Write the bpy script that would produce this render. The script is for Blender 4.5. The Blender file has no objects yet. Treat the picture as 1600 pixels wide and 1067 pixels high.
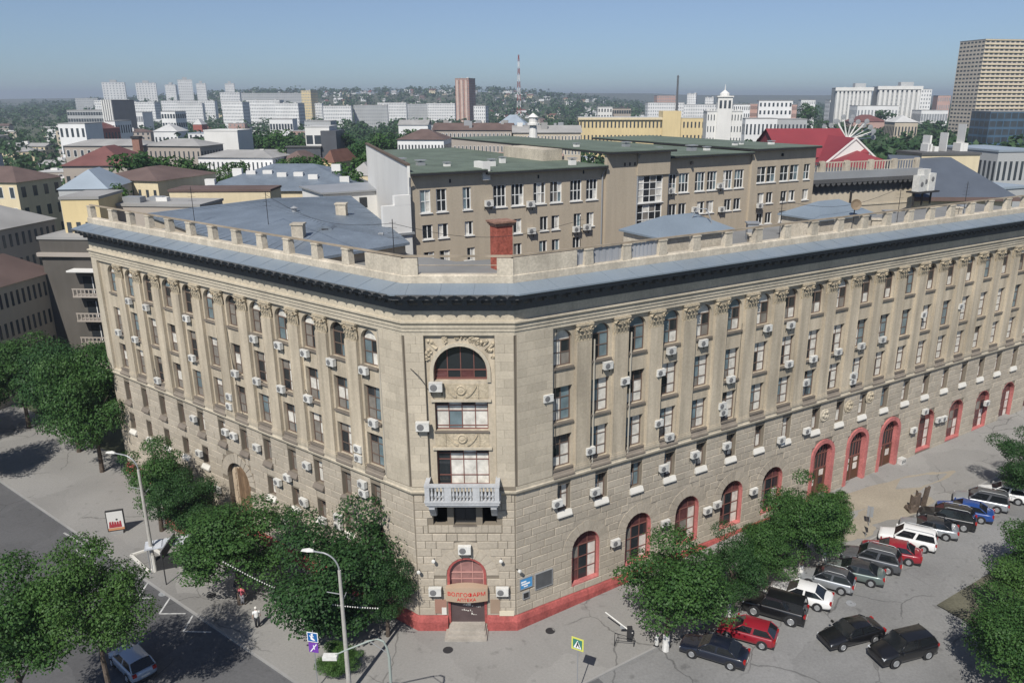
import bpy, bmesh, math, random
import numpy as np
from mathutils import Vector, Matrix
rnd = random.Random(7)
SC = bpy.context.scene
COL = SC.collection
R = math.radians

# ------------------------------------------------------------------ camera, sky, sun
F, PX, PY, HZ, H = 1240., 845., 533.5, 153., 37.
PITCH = math.atan((PY-HZ)/F)
CP, SP = math.cos(PITCH), math.sin(PITCH)
cam = bpy.data.cameras.new('camera')
camo = bpy.data.objects.new('camera', cam)
COL.objects.link(camo)
camo.location = (0, 0, H)
camo.rotation_euler = (math.pi/2-PITCH, 0, 0)
cam.sensor_fit = 'HORIZONTAL'
cam.sensor_width = 36
cam.lens = 36*F/1600
cam.shift_x = -(PX-800)/1600
cam.clip_start = .5
cam.clip_end = 30000
SC.camera = camo

SUN_EL, SUN_AZ = R(48), R(17)          # azimuth: the light travels 17 deg right of straight ahead
SUNDIR = Vector((-math.sin(SUN_AZ)*math.cos(SUN_EL), -math.cos(SUN_AZ)*math.cos(SUN_EL), math.sin(SUN_EL)))
world = bpy.data.worlds.new('World')
SC.world = world
world.use_nodes = True
wn = world.node_tree
wn.nodes.clear()
sky = wn.nodes.new('ShaderNodeTexSky')
sky.sky_type = 'NISHITA'
sky.sun_disc = False
sky.sun_elevation = SUN_EL
sky.sun_rotation = math.atan2(SUNDIR.x, SUNDIR.y)
sky.altitude = 0
sky.air_density = 1.0
sky.dust_density = 0
sky.ozone_density = 6
hsv = wn.nodes.new('ShaderNodeHueSaturation')
hsv.inputs['Saturation'].default_value = .74
hsv.inputs['Value'].default_value = .62
bgn = wn.nodes.new('ShaderNodeBackground')
bgn.inputs['Strength'].default_value = .085
won = wn.nodes.new('ShaderNodeOutputWorld')
tint = wn.nodes.new('ShaderNodeMix'); tint.data_type = 'RGBA'; tint.blend_type = 'MULTIPLY'; tint.inputs[0].default_value = 1
tint.inputs[7].default_value = (.66, .93, 1.24, 1)
wn.links.new(sky.outputs[0], tint.inputs[6])
wn.links.new(tint.outputs[2], hsv.inputs['Color'])
wn.links.new(hsv.outputs[0], bgn.inputs['Color'])
wn.links.new(bgn.outputs[0], won.inputs['Surface'])
sl = bpy.data.lights.new('sun', 'SUN')
sl.energy = 4.2
sl.angle = R(.5)
sl.color = (1, .955, .88)
so = bpy.data.objects.new('sun', sl)
COL.objects.link(so)
so.rotation_euler = SUNDIR.to_track_quat('Z', 'Y').to_euler()
SC.view_settings.view_transform = 'Standard'
SC.view_settings.look = 'None'
SC.view_settings.gamma = 1
SC.view_settings.use_curve_mapping = False
SC.view_settings.exposure = 0.32
SC.cycles.max_bounces = 6
SC.cycles.volume_bounces = 0

# ------------------------------------------------------------------ helpers
def ray(px, py):
    u, v = (px-PX)/F, (py-PY)/F
    return Vector((u, CP-v*SP, -SP-v*CP))
def at(px, py, z=0.):                      # the point at height z that stands behind a picture position
    r = ray(px, py); t = (z-H)/r.z
    return Vector((0, 0, H))+r*t
def atY(px, py, Y):
    r = ray(px, py)
    return Vector((0, 0, H))+r*(Y/r.y)
_m = {}
def mat(name, col, rough=.8, var=.12, scale=3., metal=0., spec=.3, fine=0., bump=0., bscale=20., streak=0., coat=0., isl=0.):
    """Principled with noise-broken colour; fine = small grain, streak = vertical weather streaks, isl = tone per piece"""
    if name in _m: return _m[name]
    m = bpy.data.materials.new(name); m.use_nodes = True
    nt = m.node_tree; b = nt.nodes['Principled BSDF']
    b.inputs['Roughness'].default_value = rough
    b.inputs['Metallic'].default_value = metal
    b.inputs['Specular IOR Level'].default_value = spec
    b.inputs['Coat Weight'].default_value = coat
    N, Lk = nt.nodes.new, nt.links.new
    base = N('ShaderNodeRGB'); base.outputs[0].default_value = (*col, 1)
    cur = base.outputs[0]
    if var or fine or streak or isl or bump:
        g = N('ShaderNodeNewGeometry')
    def mul(cur, fac_socket, amt):
        mr = N('ShaderNodeMapRange'); mr.inputs['From Min'].default_value = .3; mr.inputs['From Max'].default_value = .7
        mr.inputs['To Min'].default_value = 1-amt; mr.inputs['To Max'].default_value = 1+amt
        Lk(fac_socket, mr.inputs['Value'])
        v = N('ShaderNodeVectorMath'); v.operation = 'SCALE'
        Lk(cur, v.inputs[0]); Lk(mr.outputs[0], v.inputs['Scale'])
        return v.outputs[0]
    def noise(sc, det=4., vec=None):
        n = N('ShaderNodeTexNoise'); n.inputs['Scale'].default_value = sc; n.inputs['Detail'].default_value = det
        Lk(vec or g.outputs['Position'], n.inputs['Vector'])
        return n.outputs['Fac']
    if var: cur = mul(cur, noise(1/scale), var)
    if fine: cur = mul(cur, noise(6., 6.), fine)
    if streak:
        mp = N('ShaderNodeVectorMath'); mp.operation = 'MULTIPLY'; mp.inputs[1].default_value = (1.6, 1.6, .12)
        Lk(g.outputs['Position'], mp.inputs[0])
        cur = mul(cur, noise(1., 5., mp.outputs[0]), streak)
    if isl:
        oi = N('ShaderNodeObjectInfo')
        ad = N('ShaderNodeMath'); ad.operation = 'ADD'
        Lk(g.outputs['Random Per Island'], ad.inputs[0]); Lk(oi.outputs['Random'], ad.inputs[1])
        fr = N('ShaderNodeMath'); fr.operation = 'FRACT'; Lk(ad.outputs[0], fr.inputs[0])
        mr = N('ShaderNodeMapRange'); mr.inputs['To Min'].default_value = 1-isl; mr.inputs['To Max'].default_value = 1+isl
        Lk(fr.outputs[0], mr.inputs['Value'])
        v = N('ShaderNodeVectorMath'); v.operation = 'SCALE'; Lk(cur, v.inputs[0]); Lk(mr.outputs[0], v.inputs['Scale'])
        cur = v.outputs[0]
    if bump:
        bp = N('ShaderNodeBump'); bp.inputs['Strength'].default_value = bump; bp.inputs['Distance'].default_value = .05
        Lk(noise(bscale, 5.), bp.inputs['Height']); Lk(bp.outputs[0], b.inputs['Normal'])
    Lk(cur, b.inputs['Base Color'])
    _m[name] = m
    return m
def worn(m):
    """adds cracks, blotchy repairs and stains to a paving material"""
    nt = m.node_tree; b = nt.nodes['Principled BSDF']; N, Lk = nt.nodes.new, nt.links.new
    cur = b.inputs['Base Color'].links[0].from_socket
    g = N('ShaderNodeNewGeometry')
    def ramp(sock, a, c, lo, hi):
        r_ = N('ShaderNodeMapRange'); r_.interpolation_type = 'SMOOTHSTEP'
        for k, v in (('From Min', a), ('From Max', c), ('To Min', lo), ('To Max', hi)): r_.inputs[k].default_value = v
        Lk(sock, r_.inputs['Value']); return r_.outputs[0]
    def scale(cur, f):
        v = N('ShaderNodeVectorMath'); v.operation = 'SCALE'; Lk(cur, v.inputs[0]); Lk(f, v.inputs['Scale']); return v.outputs[0]
    wz = N('ShaderNodeTexNoise'); wz.inputs['Scale'].default_value = .35; wz.inputs['Detail'].default_value = 5; Lk(g.outputs['Position'], wz.inputs['Vector'])
    wv = N('ShaderNodeVectorMath'); wv.operation = 'MULTIPLY_ADD'; wv.inputs[1].default_value = (2.2, 2.2, 0); Lk(wz.outputs['Color'], wv.inputs[0]); Lk(g.outputs['Position'], wv.inputs[2])
    vo = N('ShaderNodeTexVoronoi'); vo.feature = 'DISTANCE_TO_EDGE'; vo.inputs['Scale'].default_value = .16; Lk(wv.outputs[0], vo.inputs['Vector'])
    ck = N('ShaderNodeTexNoise'); ck.inputs['Scale'].default_value = .12; Lk(g.outputs['Position'], ck.inputs['Vector'])
    cr = ramp(vo.outputs['Distance'], .0, .012, .55, 1.)
    mk = ramp(ck.outputs['Fac'], .46, .54, 0, 1)
    mx = N('ShaderNodeMix'); mx.inputs[2].default_value = 1; Lk(mk, mx.inputs[0]); Lk(cr, mx.inputs[3]); cur = scale(cur, mx.outputs[0])
    v2 = N('ShaderNodeTexVoronoi'); v2.inputs['Scale'].default_value = .11; Lk(wv.outputs[0], v2.inputs['Vector'])
    sp = N('ShaderNodeSeparateColor'); Lk(v2.outputs['Color'], sp.inputs[0]); cur = scale(cur, ramp(sp.outputs[0], .55, .95, 1.02, .84))
    st = N('ShaderNodeTexNoise'); st.inputs['Scale'].default_value = 1.1; st.inputs['Detail'].default_value = 6; Lk(g.outputs['Position'], st.inputs['Vector']); cur = scale(cur, ramp(st.outputs['Fac'], .60, .74, 1., .72))
    Lk(cur, b.inputs['Base Color'])
def leafmat(name, col, col2):
    m = bpy.data.materials.new(name); m.use_nodes = True
    nt = m.node_tree; b = nt.nodes['Principled BSDF']; N, Lk = nt.nodes.new, nt.links.new
    g = N('ShaderNodeNewGeometry'); oi = N('ShaderNodeObjectInfo')
    n = N('ShaderNodeTexNoise'); n.inputs['Scale'].default_value = .9; n.inputs['Detail'].default_value = 3
    Lk(g.outputs['Position'], n.inputs['Vector'])
    ad = N('ShaderNodeMath'); ad.operation = 'ADD'; Lk(n.outputs['Fac'], ad.inputs[0])
    sc = N('ShaderNodeMath'); sc.operation = 'MULTIPLY_ADD'; sc.inputs[1].default_value = .7; sc.inputs[2].default_value = -.35
    Lk(g.outputs['Random Per Island'], sc.inputs[0]); Lk(sc.outputs[0], ad.inputs[1])
    mx = N('ShaderNodeMix'); mx.data_type = 'RGBA'
    mx.inputs[6].default_value = (*col, 1); mx.inputs[7].default_value = (*col2, 1)
    Lk(ad.outputs[0], mx.inputs[0])
    Lk(mx.outputs[2], b.inputs['Base Color'])
    b.inputs['Roughness'].default_value = .55
    b.inputs['Specular IOR Level'].default_value = .25
    tr = N('ShaderNodeBsdfTranslucent'); Lk(mx.outputs[2], tr.inputs['Color'])
    ms = N('ShaderNodeMixShader'); ms.inputs[0].default_value = .25
    Lk(b.outputs[0], ms.inputs[1]); Lk(tr.outputs[0], ms.inputs[2])
    Lk(ms.outputs[0], nt.nodes['Material Output'].inputs['Surface'])
    return m

class MB:
    def __init__(s): s.v, s.f, s.m = [], [], []
    def face(s, pts, m=0):
        i = len(s.v); s.v += [tuple(p) for p in pts]; s.f.append(tuple(range(i, i+len(pts)))); s.m.append(m)
    def mesh(s, vs, fs, m=0):
        i = len(s.v); s.v += [tuple(p) for p in vs]
        for f in fs: s.f.append(tuple(i+k for k in f)); s.m.append(m)
    def box(s, x0, x1, y0, y1, z0, z1, m=0, M=None):
        vs = [Vector((x, y, z)) for z in (z0, z1) for x, y in ((x0, y0), (x1, y0), (x1, y1), (x0, y1))]
        if M: vs = [M @ v for v in vs]
        s.mesh(vs, [(3, 2, 1, 0), (4, 5, 6, 7), (0, 1, 5, 4), (1, 2, 6, 5), (2, 3, 7, 6), (3, 0, 4, 7)], m)
    def prism(s, poly, y0, y1, m=0, M=None):   # poly in x,z, counter-clockwise seen from -y
        n = len(poly)
        vs = [Vector((x, y0, z)) for x, z in poly]+[Vector((x, y1, z)) for x, z in poly]
        if M: vs = [M @ v for v in vs]
        s.mesh(vs, [tuple(range(n)), tuple(range(2*n-1, n-1, -1))]+[(i, i+n, (i+1) % n+n, (i+1) % n) for i in range(n)], m)
    def slab(s, poly, z0, z1, m=0):            # poly in x,y ccw from above
        n = len(poly)
        vs = [(x, y, z0) for x, y in poly]+[(x, y, z1) for x, y in poly]
        s.mesh(vs, [tuple(range(n-1, -1, -1)), tuple(range(n, 2*n))]+[(i, (i+1) % n, (i+1) % n+n, i+n) for i in range(n)], m)
    def tube(s, pts, r, n=6, m=0, cap=True):
        pts = [Vector(p) for p in pts]; rs = r if isinstance(r, (list, tuple)) else [r]*len(pts)
        rings = []
        for i, p in enumerate(pts):
            d = (pts[min(i+1, len(pts)-1)]-pts[max(i-1, 0)]).normalized()
            a = d.orthogonal().normalized() if abs(d.z) < .99 else Vector((1, 0, 0))
            if i == 0: a0 = a
            a = (a0-d*a0.dot(d)).normalized() if (a0-d*a0.dot(d)).length > 1e-4 else a
            b = d.cross(a)
            rings.append([p+(a*math.cos(t*2*math.pi/n)+b*math.sin(t*2*math.pi/n))*rs[i] for t in range(n)])
        vs = [v for r_ in rings for v in r_]
        fs = [(i*n+k, i*n+(k+1) % n, (i+1)*n+(k+1) % n, (i+1)*n+k) for i in range(len(pts)-1) for k in range(n)]
        if cap: fs += [tuple(range(n-1, -1, -1)), tuple(range((len(pts)-1)*n, len(pts)*n))]
        s.mesh(vs, fs, m)
    def lathe(s, prof, n=12, m=0, M=None):     # prof of r,z about the z axis
        vs = []
        for r, z in prof: vs += [Vector((r*math.cos(2*math.pi*k/n), r*math.sin(2*math.pi*k/n), z)) for k in range(n)]
        if M: vs = [M @ v for v in vs]
        L = len(prof)
        fs = [(i*n+k, i*n+(k+1) % n, (i+1)*n+(k+1) % n, (i+1)*n+k) for i in range(L-1) for k in range(n)]
        fs += [tuple(range(n-1, -1, -1)), tuple(range((L-1)*n, L*n))]
        s.mesh(vs, fs, m)
    def data(s, name, mats, smooth=False):
        me = bpy.data.meshes.new(name)
        me.from_pydata(s.v, [], s.f)
        for m_ in (mats if isinstance(mats, (list, tuple)) else [mats]): me.materials.append(m_)
        me.polygons.foreach_set('material_index', s.m)
        if smooth: me.polygons.foreach_set('use_smooth', [True]*len(s.f))
        me.update()
        return me
    def build(s, name, mats, parent=None, loc=(0, 0, 0), rz=0., smooth=False):
        return link(name, s.data(name, mats, smooth), parent, loc, rz)
def link(name, me, parent=None, loc=(0, 0, 0), rz=0.):
    o = bpy.data.objects.new(name, me); COL.objects.link(o)
    o.parent = parent; o.location = loc; o.rotation_euler = (0, 0, rz)
    return o
def tag(o, label=None, cat=None, group=None, kind=None):
    if label: o['label'] = label
    if cat: o['category'] = cat
    if group: o['group'] = group
    if kind: o['kind'] = kind
    return o
def thing(name, label, cat, loc=(0, 0, 0), rz=0., group=None):
    return tag(link(name, None, None, loc, rz), label, cat, group)
def copy_thing(root, loc, rz, label=None, scale=None):
    r = root.copy(); COL.objects.link(r); r.location = loc; r.rotation_euler = (0, 0, rz)
    if scale: r.scale = scale
    if label: r['label'] = label
    for ch in root.children:
        c = ch.copy(); COL.objects.link(c); c.parent = r
        for g in ch.children:
            d = g.copy(); COL.objects.link(d); d.parent = c
    return r
def npmesh(name, V, Q, mats):
    me = bpy.data.meshes.new(name)
    me.vertices.add(len(V)); me.vertices.foreach_set('co', np.asarray(V, 'f').ravel())
    k = Q.shape[1]
    me.loops.add(Q.size); me.loops.foreach_set('vertex_index', Q.astype('i').ravel())
    me.polygons.add(len(Q)); me.polygons.foreach_set('loop_start', np.arange(0, Q.size, k, dtype='i'))
    me.update(calc_edges=True)
    for m_ in mats: me.materials.append(m_)
    return me

# ------------------------------------------------------------------ site frames (x right along a face, y inward, z up)
CL = Vector((-8.79, 49.27, 0)); CR = Vector((-1.78, 49.3, 0))
AL, AR = R(53.06), R(57.7)
DL = Vector((-math.sin(AL), math.cos(AL), 0)); NL = Vector((-math.cos(AL), -math.sin(AL), 0))
DR = Vector((math.sin(AR), math.cos(AR), 0)); NR = Vector((math.cos(AR), -math.sin(AR), 0))
FL = (CL, math.atan2(-DL.y, -DL.x)); FC = (CL, 0.); FR = (CR, math.atan2(DR.y, DR.x))
CW = (CR-CL).length
def fpt(fr, x, y, z):
    a = fr[1]
    return Vector((fr[0].x+x*math.cos(a)-y*math.sin(a), fr[0].y+x*math.sin(a)+y*math.cos(a), z))
def toframe(fr, px, py, y=0.):              # the point of a frame's plane y that stands behind a picture position
    n = Vector((-math.sin(fr[1]), math.cos(fr[1]), 0)); o = fpt(fr, 0, y, 0)
    r = ray(px, py); c = Vector((0, 0, H)); p = c+r*((o-c).dot(n)/r.dot(n))
    d = Vector((math.cos(fr[1]), math.sin(fr[1]), 0))
    return (p-fr[0]).dot(d), p.z
def gz(x, y):
    s = (Vector((x, y, 0))-CR).dot(DR)
    return .04*min(max(s, 0), 42)+.03*min(max(s-42, 0), 40)
def ground_pt(px, py):
    z = 0.
    for _ in range(10): p = at(px, py, z); z = gz(p.x, p.y)
    return at(px, py, z)

# ------------------------------------------------------------------ materials
M_plaster = mat('tan_plaster', (.425, .368, .283), .85, .12, 4., fine=.09, streak=.22, bump=.15)
M_stone = mat('tan_stone_block', (.385, .34, .275), .85, .08, 3., fine=.10, isl=.09, bump=.35, bscale=9)
M_joint = mat('joint_mortar', (.20, .172, .135), .95, .1, 2.)
M_ashlar = mat('ashlar_stone', (.43, .38, .30), .85, .08, 3., fine=.08, isl=.08, bump=.2, streak=.05)
M_trim = mat('trim_stone', (.45, .40, .315), .8, .10, 3., fine=.12, streak=.08, bump=.2)
M_carve = mat('carved_stone', (.42, .36, .265), .9, .15, 1., fine=.2, bump=.9, bscale=14)
M_cornice = mat('dark_cornice_cladding', (.085, .086, .088), .7, .12, 3., fine=.12)  # shade beneath the ledge, put into the colour as dark grey
M_ledge = mat('blue_grey_sheet', (.185, .225, .265), .45, .08, 4., metal=.0, spec=.5, fine=.05)
M_parapet = mat('parapet_render', (.46, .41, .33), .9, .16, 2., fine=.16, streak=.12)
M_sill = mat('weathered_sill', (.17, .145, .12), .85, .15, 1.)
M_whitesill = mat('white_sill', (.60, .58, .53), .7, .06, 1.)
M_red = mat('red_paint', (.31, .078, .070), .8, .2, 1.2, fine=.22, streak=.14)
M_pink = mat('faded_red_paint', (.44, .15, .14), .8, .16, 1.2, fine=.16, streak=.12)
M_brownframe = mat('brown_frame', (.14, .10, .08), .6, .1)
M_redframe = mat('reddish_frame', (.17, .075, .062), .6, .1)
M_whiteframe = mat('white_frame', (.72, .72, .70), .5, .05)
M_glass = mat('dark_glass', (.022, .026, .03), .06, 0, spec=.6)
M_glassb = mat('bluish_glass', (.14, .19, .21), .06, .3, 1., spec=.7)
M_curtain = mat('curtained_glass', (.60, .58, .53), .3, .25, .5, coat=.3)
M_blind = mat('shaded_blind_glass', (.20, .185, .165), .3, .2, .6, coat=.3)
M_winebl = mat('wine_curtain_glass', (.105, .042, .042), .25, .3, .5, coat=.3)
M_metal = mat('grey_metal', (.33, .34, .35), .5, .08, metal=.3)
M_dark = mat('dark_metal', (.03, .03, .032), .6, .1)
M_white = mat('white_casing', (.58, .575, .545), .5, .10, .5, fine=.08, isl=.08)
M_grille = mat('dark_grille', (.16, .16, .162), .6, .1)
M_balc = mat('pale_grey_stone', (.42, .43, .44), .8, .1, 1., fine=.1)
M_brick = mat('red_brick', (.30, .085, .06), .9, .2, .5, fine=.3)
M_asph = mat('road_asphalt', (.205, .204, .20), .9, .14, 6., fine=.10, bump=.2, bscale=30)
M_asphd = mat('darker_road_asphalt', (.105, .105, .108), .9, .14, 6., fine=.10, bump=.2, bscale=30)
M_pave = mat('pavement_asphalt', (.25, .243, .23), .9, .10, 7., fine=.07, bump=.15, bscale=30)
for m_ in (M_asph, M_asphd, M_pave): worn(m_)
M_sand = mat('worn_sandy_paving', (.29, .255, .20), .95, .1, 3., fine=.1)
M_kerb = mat('kerb_concrete', (.28, .275, .265), .9, .1, 2.)
M_paint = mat('white_road_paint', (.42, .42, .41), .85, .35, .4)
M_tanwall = mat('grey_tan_render', (.41, .352, .272), .9, .06, 8., fine=.05, streak=.06)
M_green = mat('green_roof_felt', (.115, .145, .115), .85, .2, 3., fine=.16)
M_whitewall = mat('white_render', (.66, .65, .62), .85, .05, 6., streak=.025)
M_bark = mat('bark', (.09, .07, .055), .95, .25, .5, fine=.3)
M_whitebark = mat('whitewashed_bark', (.62, .61, .58), .9, .15, .3)
LEAF = leafmat('leaf_green', (.024, .068, .018), (.068, .145, .034))
LEAF2 = leafmat('leaf_fresh_green', (.034, .086, .020), (.088, .172, .040))
LEAF3 = leafmat('leaf_dark_green', (.016, .052, .017), (.048, .110, .030))
LEAFFAR = leafmat('leaf_far', (.026, .062, .024), (.062, .120, .044))

# ------------------------------------------------------------------ terrain and streets
def terrain(x, y):
    d = math.hypot(x, y)
    z = gz(x, y)-.35 if d < 160 else max(-.35, gz(x, y)*max(0, 1-(d-160)/200)-.35)
    if d > 1000:
        t = math.degrees(math.atan2(x, y))
        # low built-up ridge ahead and left, long dark ridge far off to the right
        a = max(0, min(1, (t+33)/14))*max(0, min(1, (9-t)/12))
        r1 = min(max((d-1100)/1600, 0), 1)
        r1 = r1*r1*(3-2*r1)
        b = max(0, min(1, (t+4)/12))
        r2 = min(max((d-3300)/1700, 0), 1); r2 = r2*r2*(3-2*r2)
        w = math.sin(x*.0021+.6)+.5*math.sin(x*.0052+y*.001)+.3*math.sin(x*.011)
        z += a*r1*(53+4*w) + b*r2*(46+7*math.sin(x*.0011)+3*w) + r2*(1-b)*(25+3*w)*(1-a)
        z -= max(0, d-5600)*.05
    return z
def graded(lo, hi, step0, grow):
    out = [0.]; s = step0
    while out[-1] < hi: out.append(out[-1]+s); s *= grow if out[-1] > 120 else 1
    neg = [0.]; s = step0
    while neg[-1] > lo: neg.append(neg[-1]-s); s *= grow if neg[-1] < -120 else 1
    return neg[:0:-1]+out
gx = graded(-6500, 6500, 6, 1.08); gy = graded(-60, 7000, 6, 1.08)
GV = [(x, y, terrain(x, y)) for y in gy for x in gx]
nx = len(gx)
GQ = np.array([(j*nx+i, j*nx+i+1, (j+1)*nx+i+1, (j+1)*nx+i) for j in range(len(gy)-1) for i in range(nx-1)])
m = mat('city_ground', (.085, .095, .06), .95, .35, 40., fine=.1)
o = link('ground', npmesh('ground', np.array(GV), GQ, [m])); tag(o, kind='structure')

def pLw(s, w, z=0.): p = CL+DL*s+NL*w; return Vector((p.x, p.y, z))
def pRw(s, w, z=0.): p = CR+DR*s+NR*w; return Vector((p.x, p.y, gz(p.x, p.y)+z))
# carriageway sheet for both streets and the crossing
mb = MB()
def strip(mb, fn, s0, s1, w0, w1, z, step=2., m=0):
    n = max(1, int((s1-s0)/step))
    for i in range(n):
        a, b = s0+(s1-s0)*i/n, s0+(s1-s0)*(i+1)/n
        mb.face([fn(a, w1, z), fn(b, w1, z), fn(b, w0, z), fn(a, w0, z)] if fn is pRw else [fn(b, w1, z), fn(a, w1, z), fn(a, w0, z), fn(b, w0, z)], m)
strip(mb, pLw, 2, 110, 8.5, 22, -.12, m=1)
strip(mb, pRw, 2, 90, 7., 26, -.12)
a1, a2, a3, a4 = pLw(2, 8.5, -.12), pLw(2, 22, -.12), pRw(2, 26, -.12), pRw(2, 7., -.12)
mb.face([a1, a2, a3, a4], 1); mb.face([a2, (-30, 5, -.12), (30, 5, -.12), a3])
o = mb.build('road', [M_asph, M_asphd]); tag(o, kind='structure')
# pavement in front of the building: L strip, corner apron, R strip, with kerb face
mb = MB()
WL, WR = 9.0, 7.4
strip(mb, pLw, 0, 110, -1, WL, 0.)
strip(mb, pRw, 0, 90, -1, WR, 0.)
arc = []; inn_ = []
e0, e1 = pLw(0, WL), pRw(0, WR)
for i in range(13):
    t = i/12
    a0 = math.atan2(NL.y, NL.x); a1_ = math.atan2(NR.y, NR.x)
    an = a0+(a1_-a0 if a1_ > a0 else a1_-a0+2*math.pi)*t
    c = CL.lerp(CR, t); w = WL+(WR-WL)*t
    arc.append(Vector((c.x+math.cos(an)*w, c.y+math.sin(an)*w, 0))); inn_.append(Vector((c.x-math.cos(an), c.y-math.sin(an), 0)))
for i in range(12): mb.face([arc[i], arc[i+1], inn_[i+1], inn_[i]])
o = mb.build('pavement', M_pave); tag(o, kind='structure')
mb = MB()
edge = [pLw(s, WL) for s in range(110, 0, -2)]+arc+[pRw(s, WR) for s in range(2, 90, 2)]
for i in range(len(edge)-1):
    p, q = edge[i], edge[i+1]
    d = (q-p).normalized(); n_ = Vector((-d.y, d.x, 0))*.16
    up, dn = Vector((0, 0, .012)), Vector((0, 0, -.14))
    mb.face([p+up, q+up, q+n_+up, p+n_+up]); mb.face([p+dn, q+dn, q+up, p+up])
o = mb.build('kerb', M_kerb); tag(o, kind='structure')
# far side of the right-hand street
mb = MB(); strip(mb, pRw, 27, 90, 15.6, 34, .01)
o = mb.build('verge', mat('verge_soil', (.11, .105, .075), .95, .3, 2., fine=.2)); tag(o, kind='structure')
mb = MB(); strip(mb, pLw, 4, 110, 21, 40, .01)
o = mb.build('pavement', M_pave); tag(o, kind='structure')
# painted markings
mb = MB()
def line(pts, w, z):
    for p, q in zip(pts, pts[1:]):
        d = (q-p).normalized(); n_ = Vector((-d.y, d.x, 0))*w/2; u = Vector((0, 0, z))
        mb.face([p-n_+u, q-n_+u, q+n_+u, p+n_+u])
for a, b, c in (((231, 910), (214.7, 934), (239, 934)), ((266.5, 932), (249, 958.5), (290, 958)), ((301, 961), (286.7, 986), (330, 987))):
    line([at(*a, -.12), at(*b, -.12)], .13, .004); line([at(*b, -.12), at(*c, -.12)], .13, .006)
line([at(100, 832, -.12), at(152, 864, -.12)], .16, .004)
line([at(115, 856, -.12), at(150, 880, -.12)], .12, .004)
o = mb.build('road_markings', M_paint); tag(o, kind='structure')
# sandy worn patches on the square by the doors (real ground-colour patches, irregular outlines)
mb = MB()
for c, rs, rw, rot in ((((39.2, 3.2)), 7.5, 1.5, .12), ((36.4, 5.4), 4.8, 1.5, .1), ((30.6, 5.7), 2.0, 1.3, .0)):
    ring = []
    for k in range(36):
        a = k*math.pi/18; q = 1+.10*math.sin(3*a+c[0])+.07*math.sin(5*a)+.05*math.sin(11*a+1)
        x, y = rs*q*math.cos(a), rw*q*math.sin(a)
        ring.append(pRw(c[0]+x*math.cos(rot)-y*math.sin(rot), c[1]+x*math.sin(rot)+y*math.cos(rot), {39: .004, 36: .008, 30: .012}[int(c[0])]))
    ctr = pRw(c[0], c[1], {39: .004, 36: .008, 30: .012}[int(c[0])])
    for k in range(36): mb.face([ctr, ring[(k+1) % 36], ring[k]])
o = mb.build('sandy_patch', M_sand); tag(o, kind='structure')
# tree pit outlined with white kerbs round the lamp post
mb = MB()
q = [at(*p, 0) for p in ((205, 868), (233, 894), (266, 874), (238, 857))]
for i in range(4):
    p, r_ = q[i], q[(i+1) % 4]; d = (r_-p).normalized(); n_ = Vector((-d.y, d.x, 0))*.11
    mb.slab([tuple(v)[:2] for v in (p-n_, r_-n_, r_+n_, p+n_)][::1], 0.0, .14)
o = mb.build('white_kerb_border', M_whitesill); tag(o, 'white painted kerb border on the pavement round the left lamp post foot', 'kerb')

# ------------------------------------------------------------------ the corner building
ROOT = Vector((-5.3, 49.3, 0))
B = thing('corner_building', 'long tan stone office building with cut corner, arched windows and blue cornice', 'building', ROOT)
SL, SR = 42.4, 75.0                          # lengths of the two fronts
def part(name, mb, mats, fr, smooth=False, parent=None, kind=None):
    o = mb.build(name, mats, parent or B, Vector((fr[0].x, fr[0].y, 0))-ROOT, fr[1], smooth)
    if kind: o['kind'] = kind
    return o
def place(name, me, fr, x, y, z, parent=None):
    return link(name, me, parent or B, fpt(fr, x, y, z)-ROOT, fr[1])
N1, N2 = NL, Vector((0, -1, 0))
def bend(o, which):
    if which == 0: a, b, c = NL, N2, CL
    else: a, b, c = N2, NR, CR
    return c+(a+b)/(1+a.dot(b))*o
def sweep(mb, prof, sl=SL, sr=SR, m=0, flip=False):
    """a moulding of (out, z) points run along left front, cut corner and right front"""
    rows = []
    for o, z in prof:
        pts = [CL+DL*sl+NL*o, bend(o, 0), bend(o, 1), CR+DR*sr+NR*o]
        rows.append([Vector((p.x, p.y, z))-ROOT for p in pts])
    for a, b in zip(rows, rows[1:]):
        for i in range(3): mb.face([a[i], a[i+1], b[i+1], b[i]], m)
    mb.face([r[0] for r in rows], m); mb.face([r[3] for r in rows][::-1], m)
def swept(name, prof, mat_, sl=SL, sr=SR, parent=None):
    mb = MB(); sweep(mb, prof, sl, sr)
    return mb.build(name, mat_, parent or B)

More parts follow.
